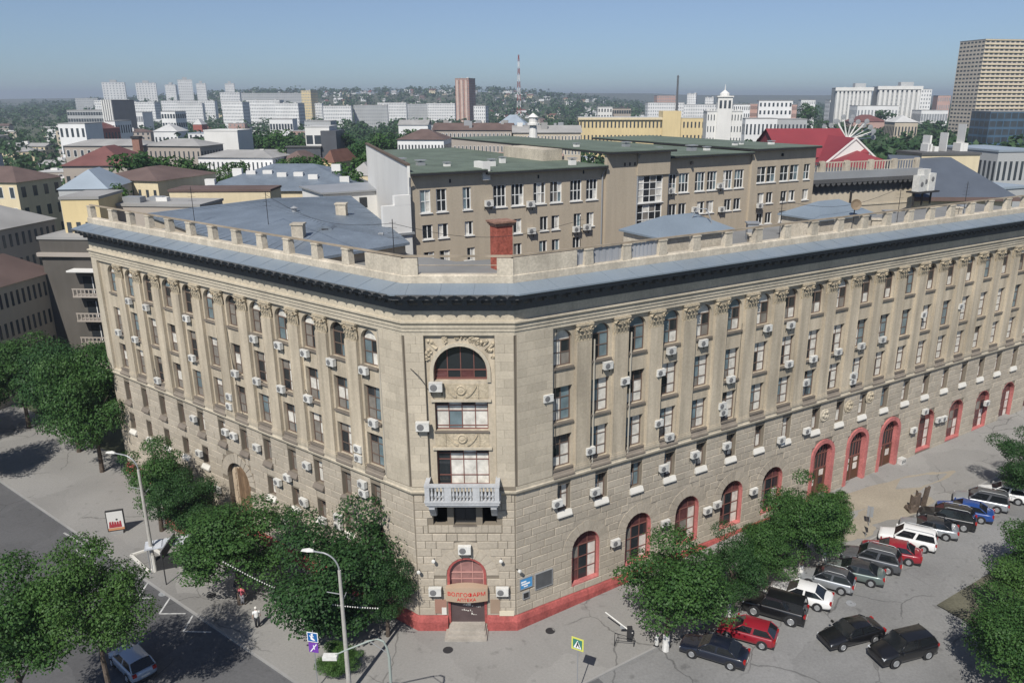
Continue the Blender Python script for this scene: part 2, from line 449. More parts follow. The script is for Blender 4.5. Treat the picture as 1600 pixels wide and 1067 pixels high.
def arcpts(xc, r, zs, n=12, a0=0., a1=math.pi):
    return [(xc+r*math.cos(a0+(a1-a0)*i/n), zs+r*math.sin(a0+(a1-a0)*i/n)) for i in range(n+1)]
def wall(mb, x0, x1, z0, z1, ops, y=0., dep=.3, m=0, mr=0):
    """a wall face with real openings and their reveals; op = (xc, half width, z0, z1, arched)"""
    xs = sorted({x0, x1}|{round(v, 4) for o in ops for v in (o[0]-o[1], o[0]+o[1])})
    zs = sorted({z0, z1}|{round(v, 4) for o in ops for v in (o[2], o[3])}|{round(o[3]-o[1], 4) for o in ops if o[4]})
    rects = [(o[0]-o[1], o[0]+o[1], o[2], o[3]) for o in ops]
    for i in range(len(zs)-1):
        za, zb = zs[i], zs[i+1]; zm = (za+zb)/2; run = None
        for j in range(len(xs)):
            hole = True
            if j < len(xs)-1:
                xm = (xs[j]+xs[j+1])/2
                hole = any(a < xm < b and c < zm < d for a, b, c, d in rects)
            if not hole and run is None: run = xs[j]
            if (hole or j == len(xs)-1) and run is not None:
                mb.face([(run, y, za), (xs[j], y, za), (xs[j], y, zb), (run, y, zb)], m); run = None
    for xc, hw, a, b, arch in ops:
        L, Rr = xc-hw, xc+hw; sp = b-hw if arch else b
        if arch:
            ar = arcpts(xc, hw, sp)
            for k in range(6): mb.face([(Rr, y, b), (ar[k+1][0], y, ar[k+1][1]), (ar[k][0], y, ar[k][1])], m)
            for k in range(6, 12): mb.face([(L, y, b), (ar[k+1][0], y, ar[k+1][1]), (ar[k][0], y, ar[k][1])], m)
            for k in range(12):
                (xa, za), (xb, zb) = ar[k], ar[k+1]
                mb.face([(xa, y, za), (xb, y, zb), (xb, y+dep, zb), (xa, y+dep, za)], mr)
        else: mb.face([(Rr, y, b), (L, y, b), (L, y+dep, b), (Rr, y+dep, b)], mr)
        mb.face([(L, y, a), (Rr, y, a), (Rr, y+dep, a), (L, y+dep, a)], mr)
        mb.face([(L, y, sp), (L, y, a), (L, y+dep, a), (L, y+dep, sp)], mr)
        mb.face([(Rr, y, a), (Rr, y, sp), (Rr, y+dep, sp), (Rr, y+dep, a)], mr)

# --- windows: pane mesh (mixed glass / curtain per light) > frame, sill
GL = [M_glass, M_curtain, M_blind, M_glassb, M_winebl]
def window_meshes(w, h, arch, cols, rows, fm, probs, bar=.055, seed=0, border=.075):
    rg = random.Random(seed*77+int(w*100)+int(h*10))
    P, Fm = MB(), MB()
    hw = w/2; sp = h-hw if arch else h
    xs = [-hw+w*i/cols for i in range(cols+1)]
    zs = [sp*r for r in rows]
    for i in range(cols):
        pr = probs[min(i, len(probs)-1)]; kc = rg.choices(range(5), pr)[0]
        for j in range(len(zs)-1):
            k = kc if rg.random() < .72 else rg.choices(range(5), pr)[0]
            za, zb = zs[j], zs[j+1]
            if k in (1, 2) and j == len(zs)-2 and rg.random() < .35: k = 0
            P.face([(xs[i], 0, za), (xs[i+1], 0, za), (xs[i+1], 0, zb), (xs[i], 0, zb)], k)
    if arch:
        k = rg.choices(range(5), probs[0])[0]
        a = arcpts(0, hw, sp, 12); P.face([(x, 0, z) for x, z in a], k)
    for x in xs[1:-1]: Fm.box(x-bar/2, x+bar/2, -.05, .03, 0, sp)
    for z in zs[1:-1]: Fm.box(-hw, hw, -.045, .03, z-bar/2, z+bar/2)
    for s in (-1, 1): Fm.box(min(s*hw, s*(hw-border)), max(s*hw, s*(hw-border)), -.06, .03, 0, sp)
    Fm.box(-hw, hw, -.055, .03, 0, border)
    Fm.box(-hw, hw, -.055, .03, sp-border/2, sp+(border/2 if arch else 0))
    if arch:
        a, b = arcpts(0, hw, sp, 12), arcpts(0, hw-border, sp, 12)
        for k in range(12):
            Fm.face([(a[k][0], -.05, a[k][1]), (a[k+1][0], -.05, a[k+1][1]), (b[k+1][0], -.05, b[k+1][1]), (b[k][0], -.05, b[k][1])][::-1])
            Fm.face([(b[k][0], -.05, b[k][1]), (b[k+1][0], -.05, b[k+1][1]), (b[k+1][0], .03, b[k+1][1]), (b[k][0], .03, b[k][1])])
        if cols > 2 or w > 2:
            for x in xs[1:-1]: Fm.box(x-bar/2, x+bar/2, -.05, .03, sp, sp+math.sqrt(max(hw*hw-x*x, 0))-.04)
    return P.data('window', GL), Fm.data('frame', fm)
def sillmesh(w, th, out, m_, slope=0., over=.08, back=.05):
    s = MB()
    if slope: P = [(back, .03), (-.10, .03), (-out-.06, -slope), (-out-.06, -slope-th), (-.02, -slope-th), (back, -.05)]
    else: P = [(back, .0), (-out, .0), (-out, -th), (back, -th)]
    n = len(P); vs = [(sx*(w/2+over), y, z) for sx in (-1, 1) for y, z in P]
    s.mesh(vs, [tuple(range(n)), tuple(range(2*n-1, n-1, -1))]+[(i, i+n, (i+1) % n+n, (i+1) % n) for i in range(n)])
    return s.data('sill', m_)
_wc = {}
def window(fr, x, z0, kind, parent=None, dep=.40, rootloc=None):
    v = rnd.randrange(5); key = (kind, v)
    if key not in _wc:
        k = KINDS[kind]
        _wc[key] = window_meshes(*k[0], seed=v+3)+(sillmesh(*k[1]) if k[1] else None,)
    pm, fm, sm = _wc[key]
    if parent is None: o = place('window', pm, fr, x, dep, z0)
    else: o = link('window', pm, parent, (x, dep, z0))
    link('frame', fm, o)
    if sm: link('sill', sm, o, (0, -dep, .0))
    return o
mixR = [(.40, .24, .22, .14, 0), (.16, .68, .08, .08, 0)]
mixL = [(.14, .30, .44, .12, 0), (.16, .54, .2, .1, 0)]
lower = [0, .3, .66, 1]
KINDS = {
 'R_rect': ((1.60, 2.60, False, 2, lower, M_brownframe, mixR), (1.60, .14, .16, M_sill)),
 'R_arch': ((1.56, 2.60, True, 2, [0, .52, 1], M_brownframe, mixR), (1.56, .14, .16, M_sill)),
 'L_rect': ((1.60, 2.60, False, 2, lower, M_brownframe, mixL), (1.60, .14, .16, M_sill)),
 'L_arch': ((1.60, 2.60, True, 2, [0, .52, 1], M_brownframe, [(.3, .2, .2, .3, 0), (.3, .3, .15, .25, 0)]), (1.60, .14, .16, M_sill)),
 'R_small': ((1.10, 2.15, False, 2, [0, .55, 1], M_brownframe, mixR), (1.10, .10, .20, M_whitesill, .30)),
 'L_small': ((1.06, 1.98, False, 2, [0, .6, 1], M_brownframe, mixL), (1.06, .12, .24, M_sill, .26)),
 'L_low': ((1.02, 1.72, False, 2, [0, .6, 1], M_brownframe, mixL), (1.02, .12, .26, M_whitesill, .26)),
 'L_base': ((1.02, 1.15, False, 2, [0, 1], M_brownframe, mixL), (1.02, .1, .1, M_sill)),
 'R_big': ((2.3, 4.15, True, 3, [0, .33, .66, 1], M_redframe, [(.2, .0, .15, 0, .65), (.25, .05, .2, 0, .5), (.05, .85, .05, 0, .05)]), None),
 'C_lun': ((3.5, 2.42, True, 4, [0, .16, 1], M_redframe, [(.5, 0, .25, 0, .25)]), None),
 'C_two': ((3.55, 2.15, False, 4, [0, .12, .62, .8, 1], M_redframe, [(0, .95, 0, .05, 0)]), (3.55, .1, .12, M_sill)),
 'C_balc': ((3.55, 2.9, False, 4, [0, .25, .66, .82, 1], M_redframe, [(.05, .93, 0, .02, 0)]), None),
 'C_low': ((1.5, 1.75, False, 2, [0, 1], M_dark, [(.8, 0, .2, 0, 0)]), (1.5, .1, .1, M_sill)),
}

RX = [3.88+3.24*k for k in range(22)]
LX = [-(3.62+3.235*k) for k in range(12)]
RGX = [6.1, 11.15, 16.25, 21.3, 26.25, 32.75, 37.75, 42.75, 48.9, 54.1, 59.1, 64.2, 69.3]
RDOOR = {5, 6, 7}
Z_BAND, Z_CAP, Z_ENT = 11.0, 22.35, 23.4
# upper walls (recessed bay plane)
ops = [(x, .80, a, b, False) for x in RX for a, b in ((11.9, 14.4), (15.4, 18.0))]+[(x, .78, 19.45, 22.05, True) for x in RX]
mb = MB(); wall(mb, 2.95, SR, Z_BAND, Z_CAP, ops, dep=.36); part('wall', mb, M_plaster, FR)
ops = [(x, .80, a, b, False) for x in LX for a, b in ((11.9, 14.4), (15.4, 18.0))]+[(x, .80, 19.45, 22.05, True) for x in LX]
mb = MB(); wall(mb, -SL+.9, -2.35, Z_BAND, Z_CAP, ops, dep=.36); part('wall', mb, M_plaster, FL)
for x in RX:
    for z in (11.9, 15.4): window(FR, x, z, 'R_rect', dep=.32)
    window(FR, x, 19.45, 'R_arch', dep=.32)
for x in LX:
    for z in (11.9, 15.4): window(FL, x, z, 'L_rect', dep=.32)
    window(FL, x, 19.45, 'L_arch', dep=.32)
# base walls
RSM = [4.06+3.33*k for k in range(8)]+[31.2+3.3*k for k in range(13)]
rops = [(x, .55, 8.4, 10.5, False) for x in RSM]
for i, x in enumerate(RGX): rops.append((x, 1.36, 1.0, 6.9, True) if i in RDOOR else (x, 1.27, 1.75 if i < 8 else 2.15, 6.08 if i < 5 else 6.6, True))
mb = MB(); wall(mb, .0, SR, -.5, Z_BAND, rops, dep=.5); part('base_wall', mb, M_joint, FR)
for x in RSM: window(FR, x, 8.4, 'R_small')
LSM = [-(3.83+3.262*k) for k in range(12)]
lops = [(x, .53, 8.45, 10.43, False) for x in LSM]
LLOW = [x for i, x in enumerate(LSM) if i not in (5, 6)]
lops += [(x, .51, 5.35, 7.07, False) for x in LLOW]
LB = [LSM[i] for i in (1, 2, 3, 4, 7, 8, 9, 10)]
lops += [(x, .51, 2.6, 3.75, False) for x in LB]
LARCH = (-21.75, 1.65, .4, 6.9, True); lops.append(LARCH)
mb = MB(); wall(mb, -SL, 0, -.5, Z_BAND, lops, dep=.45); part('base_wall', mb, M_joint, FL)
for x in LSM: window(FL, x, 8.45, 'L_small')
for x in LLOW: window(FL, x, 5.35, 'L_low')
for x in LB: window(FL, x, 2.6, 'L_base')
CX = 3.5                                      # the middle of the cut corner
cops = [(CX, 1.38, .45, 5.9, True)]+[(CX, .78, 8.5, 10.25, False), (CX-1.72, .5, 8.5, 10.25, False), (CX+1.72, .5, 8.5, 10.25, False)]
mb = MB(); wall(mb, 0, CW, -.5, Z_BAND, cops, dep=.5); part('base_wall', mb, M_joint, FC)
window(FC, CX, 8.5, 'C_low')
# cut corner, upper storeys: a sunk panel between two piers
pops = [(CX, 1.775, 11.45, 14.35, False), (CX, 1.775, 15.6, 17.75, False), (CX, 1.75, 19.16, 21.58, True)]
mb = MB(); wall(mb, .8, CW-.8, Z_BAND, Z_CAP+.1, pops, y=0., dep=.45); part('wall', mb, M_plaster, FC)
window(FC, CX, 11.45, 'C_balc'); window(FC, CX, 15.6, 'C_two'); window(FC, CX, 19.16, 'C_lun')

# --- stone pieces: rusticated base blocks, smooth ashlar of the piers, voussoirs
def unit_block(ch):
    b = MB(); c = ch
    b.mesh([(-.5, 0, -.5), (.5, 0, -.5), (.5, 0, .5), (-.5, 0, .5), (-.5, -.65, -.5), (.5, -.65, -.5), (.5, -.65, .5), (-.5, -.65, .5),
            (-.5+c*.5, -1, -.5+c), (.5-c*.5, -1, -.5+c), (.5-c*.5, -1, .5-c), (-.5+c*.5, -1, .5-c)],
           [(0, 1, 5, 4), (1, 2, 6, 5), (2, 3, 7, 6), (3, 0, 4, 7), (4, 5, 9, 8), (5, 6, 10, 9), (6, 7, 11, 10), (7, 4, 8, 11), (8, 9, 10, 11)])
    return b
UB = unit_block(.06); UBm = UB.data('stone_block', M_stone)
UA = unit_block(.03); UAm = UA.data('ashlar_slab', M_ashlar)
def cut(segs, a, b):
    out = []
    for s, e in segs:
        if b <= s or a >= e: out.append((s, e)); continue
        if a-s > .12: out.append((s, a))
        if e-b > .12: out.append((b, e))
    return out
def courses(x0, x1, z0, z1, ch, ln, ops, phase=0., vous0=.0):
    res = []; n = round((z1-z0)/ch); ch = (z1-z0)/n
    for i in range(n):
        za, zb = z0+i*ch, z0+(i+1)*ch
        segs = [(x0, x1)]
        for o_ in ops:
            xc, hw, a, b, arch = o_[:5]; vous = o_[5] if len(o_) > 5 else vous0
            if zb <= a+.05 or za >= b+(vous if arch else 0)-.05: continue
            if arch and zb > b-hw:
                r = hw+vous; zz = max(za-(b-hw), 0)
                if zz >= r: continue
                w_ = math.sqrt(r*r-zz*zz)
                segs = cut(segs, xc-w_, xc+w_)
            else: segs = cut(segs, xc-hw, xc+hw)
        off = (i % 2)*ln*.5+phase
        for s, e in segs:
            cutsx = [s]; k = math.floor((s-off)/ln)+1
            while off+k*ln < e-.25:
                p = off+k*ln+.18*math.sin(k*2.3+i*1.7)
                if p-cutsx[-1] > .3: cutsx.append(p)
                k += 1
            cutsx.append(e)
            for a, b in zip(cutsx, cutsx[1:]): res.append((a, b, za, zb))
    return res
def stones(name, umesh, ub, mat_, lists, proud, joint, limit):
    items = []
    for fr, y, lst in lists:
        for a, b, za, zb in lst:
            p = fpt(fr, (a+b)/2, y, (za+zb)/2); n_ = Vector((-math.sin(fr[1]), math.cos(fr[1]), 0))
            dv = p-Vector((0, 0, H)); px = abs(dv.normalized().dot(n_))*(b-a)*(zb-za)/dv.length_squared
            items.append((-px, fr, y, a, b, za, zb))
    items.sort(key=lambda t: t[0])
    rest = {}
    for i, (_, fr, y, a, b, za, zb) in enumerate(items):
        pr = proud*(1+.25*math.sin(a*7+za*13))
        sc = (b-a-joint, pr, zb-za-joint)
        if i < limit:
            o = link(name, umesh, B, fpt(fr, (a+b)/2, y, (za+zb)/2)-ROOT, fr[1]); o.scale = sc
        else:
            r = rest.setdefault(id(fr), (fr, MB()))[1]
            r.mesh([((a+b)/2+x*sc[0], y+v*sc[1], (za+zb)/2+z*sc[2]) for x, v, z in ub.v], ub.f)
    out = MB()
    for fr, r in rest.values():
        out.mesh([fpt(fr, *v)-ROOT for v in r.v], r.f)
    if out.f: tag(out.build(name+'s', mat_, B), kind='stuff')
vr = .85
blR = courses(.0, SR, 1.15, 10.85, .606, 1.25, [o+((.24,) if k-len(RSM) in RDOOR else (.03,) if k-len(RSM) > 7 else (vr,)) for k, o in enumerate(rops)], 0, vr)
blL = courses(-SL, -.0, 1.15, 10.85, .606, 1.25, [o+((.8,) if o is LARCH else (0,)) for o in lops], .3, .0)
blC = courses(.03, CW-.03, 1.15, 10.85, .606, 1.0, [(cops[0][0], 1.45, *cops[0][2:])]+[(CX, 2.25, 8.5, 10.25, False), (CX, 2.6, 7.9, 8.5, False)], .1, .85)
stones('stone_block', UBm, UB, M_stone, [(FR, 0., blR), (FL, 0., blL), (FC, 0., blC)], .07, .026, 300)
def pier(x0, x1, wide): return courses(x0, x1, 11.55, 22.35, .6, wide, [], .2)
stones('ashlar_slab', UAm, UA, M_ashlar, [(FR, -.235, pier(.1, 2.92, 1.4)), (FL, -.235, pier(-2.32, -.1, 1.3)), (FC, -.235, pier(-.02, 1.2, 1.22)), (FC, -.235, pier(CW-1.2, CW+.02, 1.22))], .02, .012, 300)
mb = MB()                                     # bodies of the piers behind the slabs
mb.box(0, 2.95, -.235, .0, Z_BAND, Z_CAP); part('pier', mb, M_joint, FR)
mb = MB(); mb.box(-2.35, 0, -.235, .0, Z_BAND, Z_CAP); part('pier', mb, M_joint, FL)
mb = MB(); mb.box(-.07, 1.22, -.235, .02, Z_BAND, Z_CAP); part('pier', mb, M_joint, FC)
mb = MB(); mb.box(CW-1.22, CW+.07, -.235, .02, Z_BAND, Z_CAP); part('pier', mb, M_joint, FC)
mb = MB(); mb.box(-SL, -SL+1.0, -.25, 0, Z_BAND, Z_CAP); part('pier', mb, M_trim, FL)
# voussoirs over the arches
# a dressed backing ring the voussoirs sit on
def backing(fr, xc, hw, top, r1):
    v = MB(); zs = top-hw; a, b = arcpts(xc, hw+.001, zs), arcpts(xc, r1, zs)
    for k in range(12): v.face([(a[k][0], -.03, a[k][1]), (b[k][0], -.03, b[k][1]), (b[k+1][0], -.03, b[k+1][1]), (a[k+1][0], -.03, a[k+1][1])][::-1])
    part('arch_backing', v, M_stone, fr)
def voussoirs(fr, xc, hw, top, n, rr, mesh_mat, y=0., pr=.06, name='voussoir'):
    zs = top-hw
    for k in range(n):
        a0, a1 = math.pi*k/n+.012, math.pi*(k+1)/n-.012
        r0 = hw+.0; r1 = hw+rr*(1.12 if k == n//2 else 1)
        v = MB()
        q = [(xc+r0*math.cos(a0), zs+r0*math.sin(a0)), (xc+r1*math.cos(a0), zs+r1*math.sin(a0)), (xc+r1*math.cos(a1), zs+r1*math.sin(a1)), (xc+r0*math.cos(a1), zs+r0*math.sin(a1))]
        v.prism(q, y-pr, y)
        part(name, v, mesh_mat, fr)
for i, x in enumerate(RGX[:8]):
    if i in RDOOR: continue
    voussoirs(FR, x, 1.27, 6.08, 11, vr-.02, M_stone); backing(FR, x, 1.27, 6.08, 1.27+vr+.6)
voussoirs(FC, CX, 1.45, 5.9, 11, .82, M_stone); backing(FC, CX, 1.45, 5.9, 2.75)
mb = MB()
for i in range(11): mb.box(CX-2.55+i*.465, CX-2.1+i*.465, -.07, 0, 7.92, 8.48)
o = part('flat_arch', mb, M_stone, FC)
# plain fill behind voussoirs on the far arches keeps the wall solid: sheets of stone face for L base between courses are blocks already

# --- plinth, band, entablature, cornice, parapet
mb = MB()                                     # the red plinth stops either side of the corner door
for side in (0, 1):
    rows = []
    for o, z in [(.02, 1.15), (.16, 1.05), (.30, .72), (.30, -.6)]:
        e_ = fpt(FC, CX+(-1.42 if side == 0 else 1.42), -o, 0)
        P_3 = [CL+DL*SL+NL*o, bend(o, 0), e_] if side == 0 else [e_, bend(o, 1), CR+DR*SR+NR*o]
        rows.append([Vector((p.x, p.y, z))-ROOT for p in P_3])
    v = MB()
    for a, b in zip(rows, rows[1:]):
        for i in range(2): v.face([a[i], a[i+1], b[i+1], b[i]])
    k_ = 2 if side == 0 else 0
    v.face([r_[k_] for r_ in rows]+[fpt(FC, CX+(-1.42 if side == 0 else 1.42), .0, -.6)-ROOT])
    v.build('plinth', M_red, B)
swept('string_course', [(.0, 10.78), (.12, 10.85), (.3, 11.05), (.33, 11.2), (.25, 11.24), (.25, 11.5), (.0, 11.55)], M_trim)
swept('entablature', [(.0, 22.35), (.25, 22.35), (.25, 22.6), (.31, 22.62), (.31, 22.86), (.37, 22.88), (.37, 23.1), (.5, 23.22), (.5, 23.32), (.25, 23.36), (.25, 24.02), (.0, 24.02)], M_trim)
swept('cornice', [(.27, 24.0), (.27, 24.4), (.42, 24.55), (.42, 24.86), (1.30, 24.95), (1.32, 25.22), (1.44, 25.27), (1.44, 25.34), (.0, 25.6)], M_cornice)  # frieze above the shadow edge takes the painted shade colour
swept('blue_ledge', [(1.42, 25.29), (1.55, 25.29), (1.55, 25.39), (.02, 25.74)], M_ledge)
swept('parapet_kerb', [(.0, 25.6), (.0, 26.2), (-.12, 26.28), (-.55, 26.28), (-.55, 24.2)], M_parapet)
for k in range(4):
    pass
mb = MB()                                     # standing seams of the sheet ledge
def seam(fr, x):
    p0, p1 = fpt(fr, x, -.05, 25.745)-ROOT, fpt(fr, x, -1.54, 25.395)-ROOT
    d = Vector((math.cos(fr[1]), math.sin(fr[1]), 0))*.014; u = Vector((0, 0, .012))
    mb.face([p0-d+u, p1-d+u, p1+d+u, p0+d+u]); mb.face([p0-d, p1-d, p1-d+u, p0-d+u]); mb.face([p1+d, p0+d, p0+d+u, p1+d+u])
for k in range(20): seam(FL, -.5-2.15*k)
for k in range(36): seam(FR, .4+2.15*k)
for k in range(4): seam(FC, .4+2.1*k)
tag(mb.build('ledge_seams', M_ledge, B), kind='stuff')
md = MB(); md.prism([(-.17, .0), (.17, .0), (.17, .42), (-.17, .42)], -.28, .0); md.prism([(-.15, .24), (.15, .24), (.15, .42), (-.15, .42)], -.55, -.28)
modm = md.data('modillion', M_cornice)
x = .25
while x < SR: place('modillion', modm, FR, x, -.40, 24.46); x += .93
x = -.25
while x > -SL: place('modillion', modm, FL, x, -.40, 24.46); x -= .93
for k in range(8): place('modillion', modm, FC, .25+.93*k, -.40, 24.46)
# small teeth that hang from the lip and give the cornice shadow its scalloped edge
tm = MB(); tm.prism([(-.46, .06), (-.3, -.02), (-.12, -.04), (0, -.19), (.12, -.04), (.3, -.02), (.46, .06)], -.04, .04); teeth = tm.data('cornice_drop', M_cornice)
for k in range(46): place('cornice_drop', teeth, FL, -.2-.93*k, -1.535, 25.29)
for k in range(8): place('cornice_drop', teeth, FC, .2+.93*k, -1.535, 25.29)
# parapet posts, rail, panels
pp = MB(); pp.prism([(-.38, 0), (.38, 0), (.31, 1.02), (-.31, 1.02)], -.24, .24); pp.box(-.36, .36, -.28, .28, 1.02, 1.12)
ppm = pp.data('parapet_post', M_parapet)
for k in range(12): place('parapet_post', ppm, FL, -(5.5+3.235*k) if k < 11 else -41.9, .3, 26.25)
for k in range(22): place('parapet_post', ppm, FR, 6.0+3.24*k, .3, 26.25)
for fr, a, b in ((FL, -3.5, -.0), (FR, .0, 5.0), (FC, -.05, 1.0), (FC, CW-1.0, CW+.05)):
    mb = MB(); mb.box(a, b, .06, .42, 26.2, 27.32); part('parapet_panel', mb, M_parapet, fr)
mb = MB()
sweep(mb, [(-.22, 27.38), (-.16, 27.38), (-.16, 27.5), (-.30, 27.5), (-.30, 27.38), (-.22, 27.38)], SL-.5, SR)
mb.build('parapet_rail', mat('rusty_rail', (.30, .25, .19), .8, .25, 1.), B)
mb = MB(); mb.tube([fpt(FC, .9, .25, 26.85)-ROOT, fpt(FC, CW-.9, .25, 26.85)-ROOT], .03); mb.build('parapet_rail', mat('rusty_rail', (0, 0, 0)), B)
cm = mat('corrugated_grey', (.32, .33, .35), .6, .1)
for a, b in ((5.05, 8.9), (9.6, 12.1)):
    mb = MB(); n = 14
    for i in range(n):
        x0, x1 = a+(b-a)*i/n, a+(b-a)*(i+1)/n; y0 = .3+.04*(i % 2)
        mb.box(x0, x1, y0, y0+.03, 26.28, 27.3)
    part('corrugated_panel', mb, cm, FR)
# roof decks and inner walls
DECK = mat('roof_deck', (.20, .20, .195), .9, .15, 4.)
mb = MB()
mb.slab([tuple((v-ROOT))[:2] for v in (CL+DL*SL-NL*.3, CL-NL*.3-DL*-.2, CR-NR*.3, CR+DR*SR-NR*.3, CR+DR*SR-NR*13.5, CR+DR*8-NR*13.5, CL+DL*7-NL*12.5, CL+DL*SL-NL*12.5)], 23.9, 24.3)
mb.build('roof_deck', DECK, B)
mb = MB()
for p, q in ((CR+DR*SR-NR*13.4, CR+DR*8-NR*13.4), (CR+DR*8-NR*13.4, CL+DL*7-NL*12.4), (CL+DL*7-NL*12.4, CL+DL*SL-NL*12.4), (CL+DL*SL-NL*12.4, CL+DL*SL+NL*0.), (CR+DR*SR, CR+DR*SR-NR*13.4)):
    a, b = p-ROOT, q-ROOT
    mb.face([(a.x, a.y, -.5), (b.x, b.y, -.5), (b.x, b.y, 24.0), (a.x, a.y, 24.0)])
mb.build('court_wall', M_tanwall, B)

for i, (s_, in_) in enumerate(((12, 6), (27, 5), (31, 9), (45, 6), (50, 8), (57, 5), (62, 7))):
    p = CR+DR*s_-NR*in_-ROOT; mb = MB(); mb.box(p.x-.5, p.x+.5, p.y-.4, p.y+.4, 24.3, 25.5+.2*(i % 3)); mb.box(p.x-.6, p.x+.6, p.y-.5, p.y+.5, 25.5+.2*(i % 3), 25.62+.2*(i % 3)); mb.build('roof_vent', M_parapet if i % 2 else M_metal, B)
for i, (dd, nn_, s_, in_) in enumerate(((DR, NR, 8, 4), (DR, NR, 29, 4), (DR, NR, 47, 5), (DR, NR, 55, 3), (DL, NL, 5, 4), (DL, NL, 27, 9), (DL, NL, 36, 7))):
    p = (CR if dd is DR else CL)+dd*s_-nn_*in_-ROOT; z = 24.3; mb = MB(); mb.tube([(p.x, p.y, z), (p.x, p.y, z+4.6)], .03, 5)
    for q in range(4): mb.tube([(p.x-.4+.05*q, p.y, z+3.3+.35*q), (p.x+.4-.05*q, p.y+.1, z+3.3+.35*q)], .012, 4)
    mb.build('aerial', M_dark, B)
for a_, b_ in (((DL, NL, 5, 4), (DR, NR, 8, 4)), ((DR, NR, 29, 4), (DR, NR, 47, 5)), ((DL, NL, 5, 4), (DL, NL, 27, 9))):
    P2 = [(CR if q[0] is DR else CL)+q[0]*q[2]-q[1]*q[3]-ROOT+Vector((0, 0, 28.6)) for q in (a_, b_)]
    mb = MB(); mb.tube([P2[0].lerp(P2[1], i/10)-Vector((0, 0, 1.1*math.sin(math.pi*i/10))) for i in range(11)], .018, 4); mb.build('roof_wire', M_dark, B)

# --- pilasters and capitals
pl = MB()
pl.box(-.61, .61, -.25, 0, 0, 9.55); pl.box(-.70, .70, -.31, 0, 0, .28); pl.box(-.66, .66, -.28, 0, .28, .42)
for s in (-1, 1): pl.box(min(s*.61, s*.54), max(s*.61, s*.54), -.275, -.25, .42, 9.55)
plm = pl.data('pilaster', M_plaster)
cp = MB()
cp.box(-.66, .66, -.31, 0, 0, .10)
cp.mesh([(-.56, 0, .1), (.56, 0, .1), (.56, -.27, .1), (-.56, -.27, .1), (-.66, 0, 1.12), (.66, 0, 1.12), (.66, -.42, 1.12), (-.66, -.42, 1.12)], [(3, 2, 6, 7), (2, 1, 5, 6), (0, 3, 7, 4), (4, 7, 6, 5)])
def leaf(xc, z0, h, w, y0, out):
    p = []
    for t, dy, ww in ((0, 0, .6), (.45, -.05, 1.), (.8, -.14, .9), (1., -out, .55), (.88, -out-.07, .2)):
        p.append((t, dy, ww))
    for (t, dy, ww), (t2, dy2, ww2) in zip(p, p[1:]):
        for s in (-1, 1):
            cp.face([(xc, y0+dy-.05, z0+t*h), (xc+s*ww*w/2, y0+dy, z0+t*h), (xc+s*ww2*w/2, y0+dy2, z0+t2*h), (xc, y0+dy2-.05, z0+t2*h)][::s])
for i in range(4): leaf(-.46+.307*i, .12, .46, .30, -.29, .22)
for i in range(3): leaf(-.36+.36*i, .42, .48, .36, -.33, .24)
for s in (-1, 1):
    leaf(s*.62, .15, .8, .3, -.2, .2)
    for q in range(7):                        # volute scroll
        a0, a1 = q*.9, (q+1)*.9; r0, r1 = .21*(1-q/9), .21*(1-(q+1)/9)
        cp.mesh([(s*(.55+r0*math.cos(a0)), -.62, .92+r0*math.sin(a0)), (s*(.55+r1*math.cos(a1)), -.62, .92+r1*math.sin(a1)), (s*(.55+r1*math.cos(a1)), -.3, .92+r1*math.sin(a1)), (s*(.55+r0*math.cos(a0)), -.3, .92+r0*math.sin(a0))], [(0, 1, 2, 3)])
    cp.lathe([(.05, -.66), (.14, -.62), (.14, -.35)], 8, 0, Matrix.Translation((s*.55, 0, .92)) @ Matrix.Rotation(R(-90), 4, 'X') @ Matrix.Scale(-1, 4, (0, 0, 1)))
cp.lathe([(.03, -.58), (.15, -.52), (.15, -.4)], 8, 0, Matrix.Translation((0, 0, 1.0)) @ Matrix.Rotation(R(-90), 4, 'X') @ Matrix.Scale(-1, 4, (0, 0, 1)))
cp.prism([(-.74, 1.14), (.74, 1.14), (.74, 1.28), (-.74, 1.28)], -.5, 0)
cpm = cp.data('capital', M_carve)
for k in range(21):
    x = RX[k]+1.62; place('pilaster', plm, FR, x, 0, 11.5); place('capital', cpm, FR, x, 0, 21.06).scale = (.94, .8, 1)
for k in range(11):
    x = LX[k]-1.6175; place('pilaster', plm, FL, x, 0, 11.5); place('capital', cpm, FL, x, 0, 21.06).scale = (.90, .7, 1)
# sloping weathered aprons under the third-floor windows
ap = MB(); ap.mesh([(-.92, 0, .42), (.92, 0, .42), (.92, -.34, .02), (-.92, -.34, .02), (.92, -.34, -.08), (-.92, -.34, -.08)], [(3, 2, 1, 0), (5, 4, 2, 3)])
apm = ap.data('window_apron', M_sill)
for x in RX: place('window_apron', apm, FR, x, 0, 11.36)
for x in LX: place('window_apron', apm, FL, x, 0, 11.36)

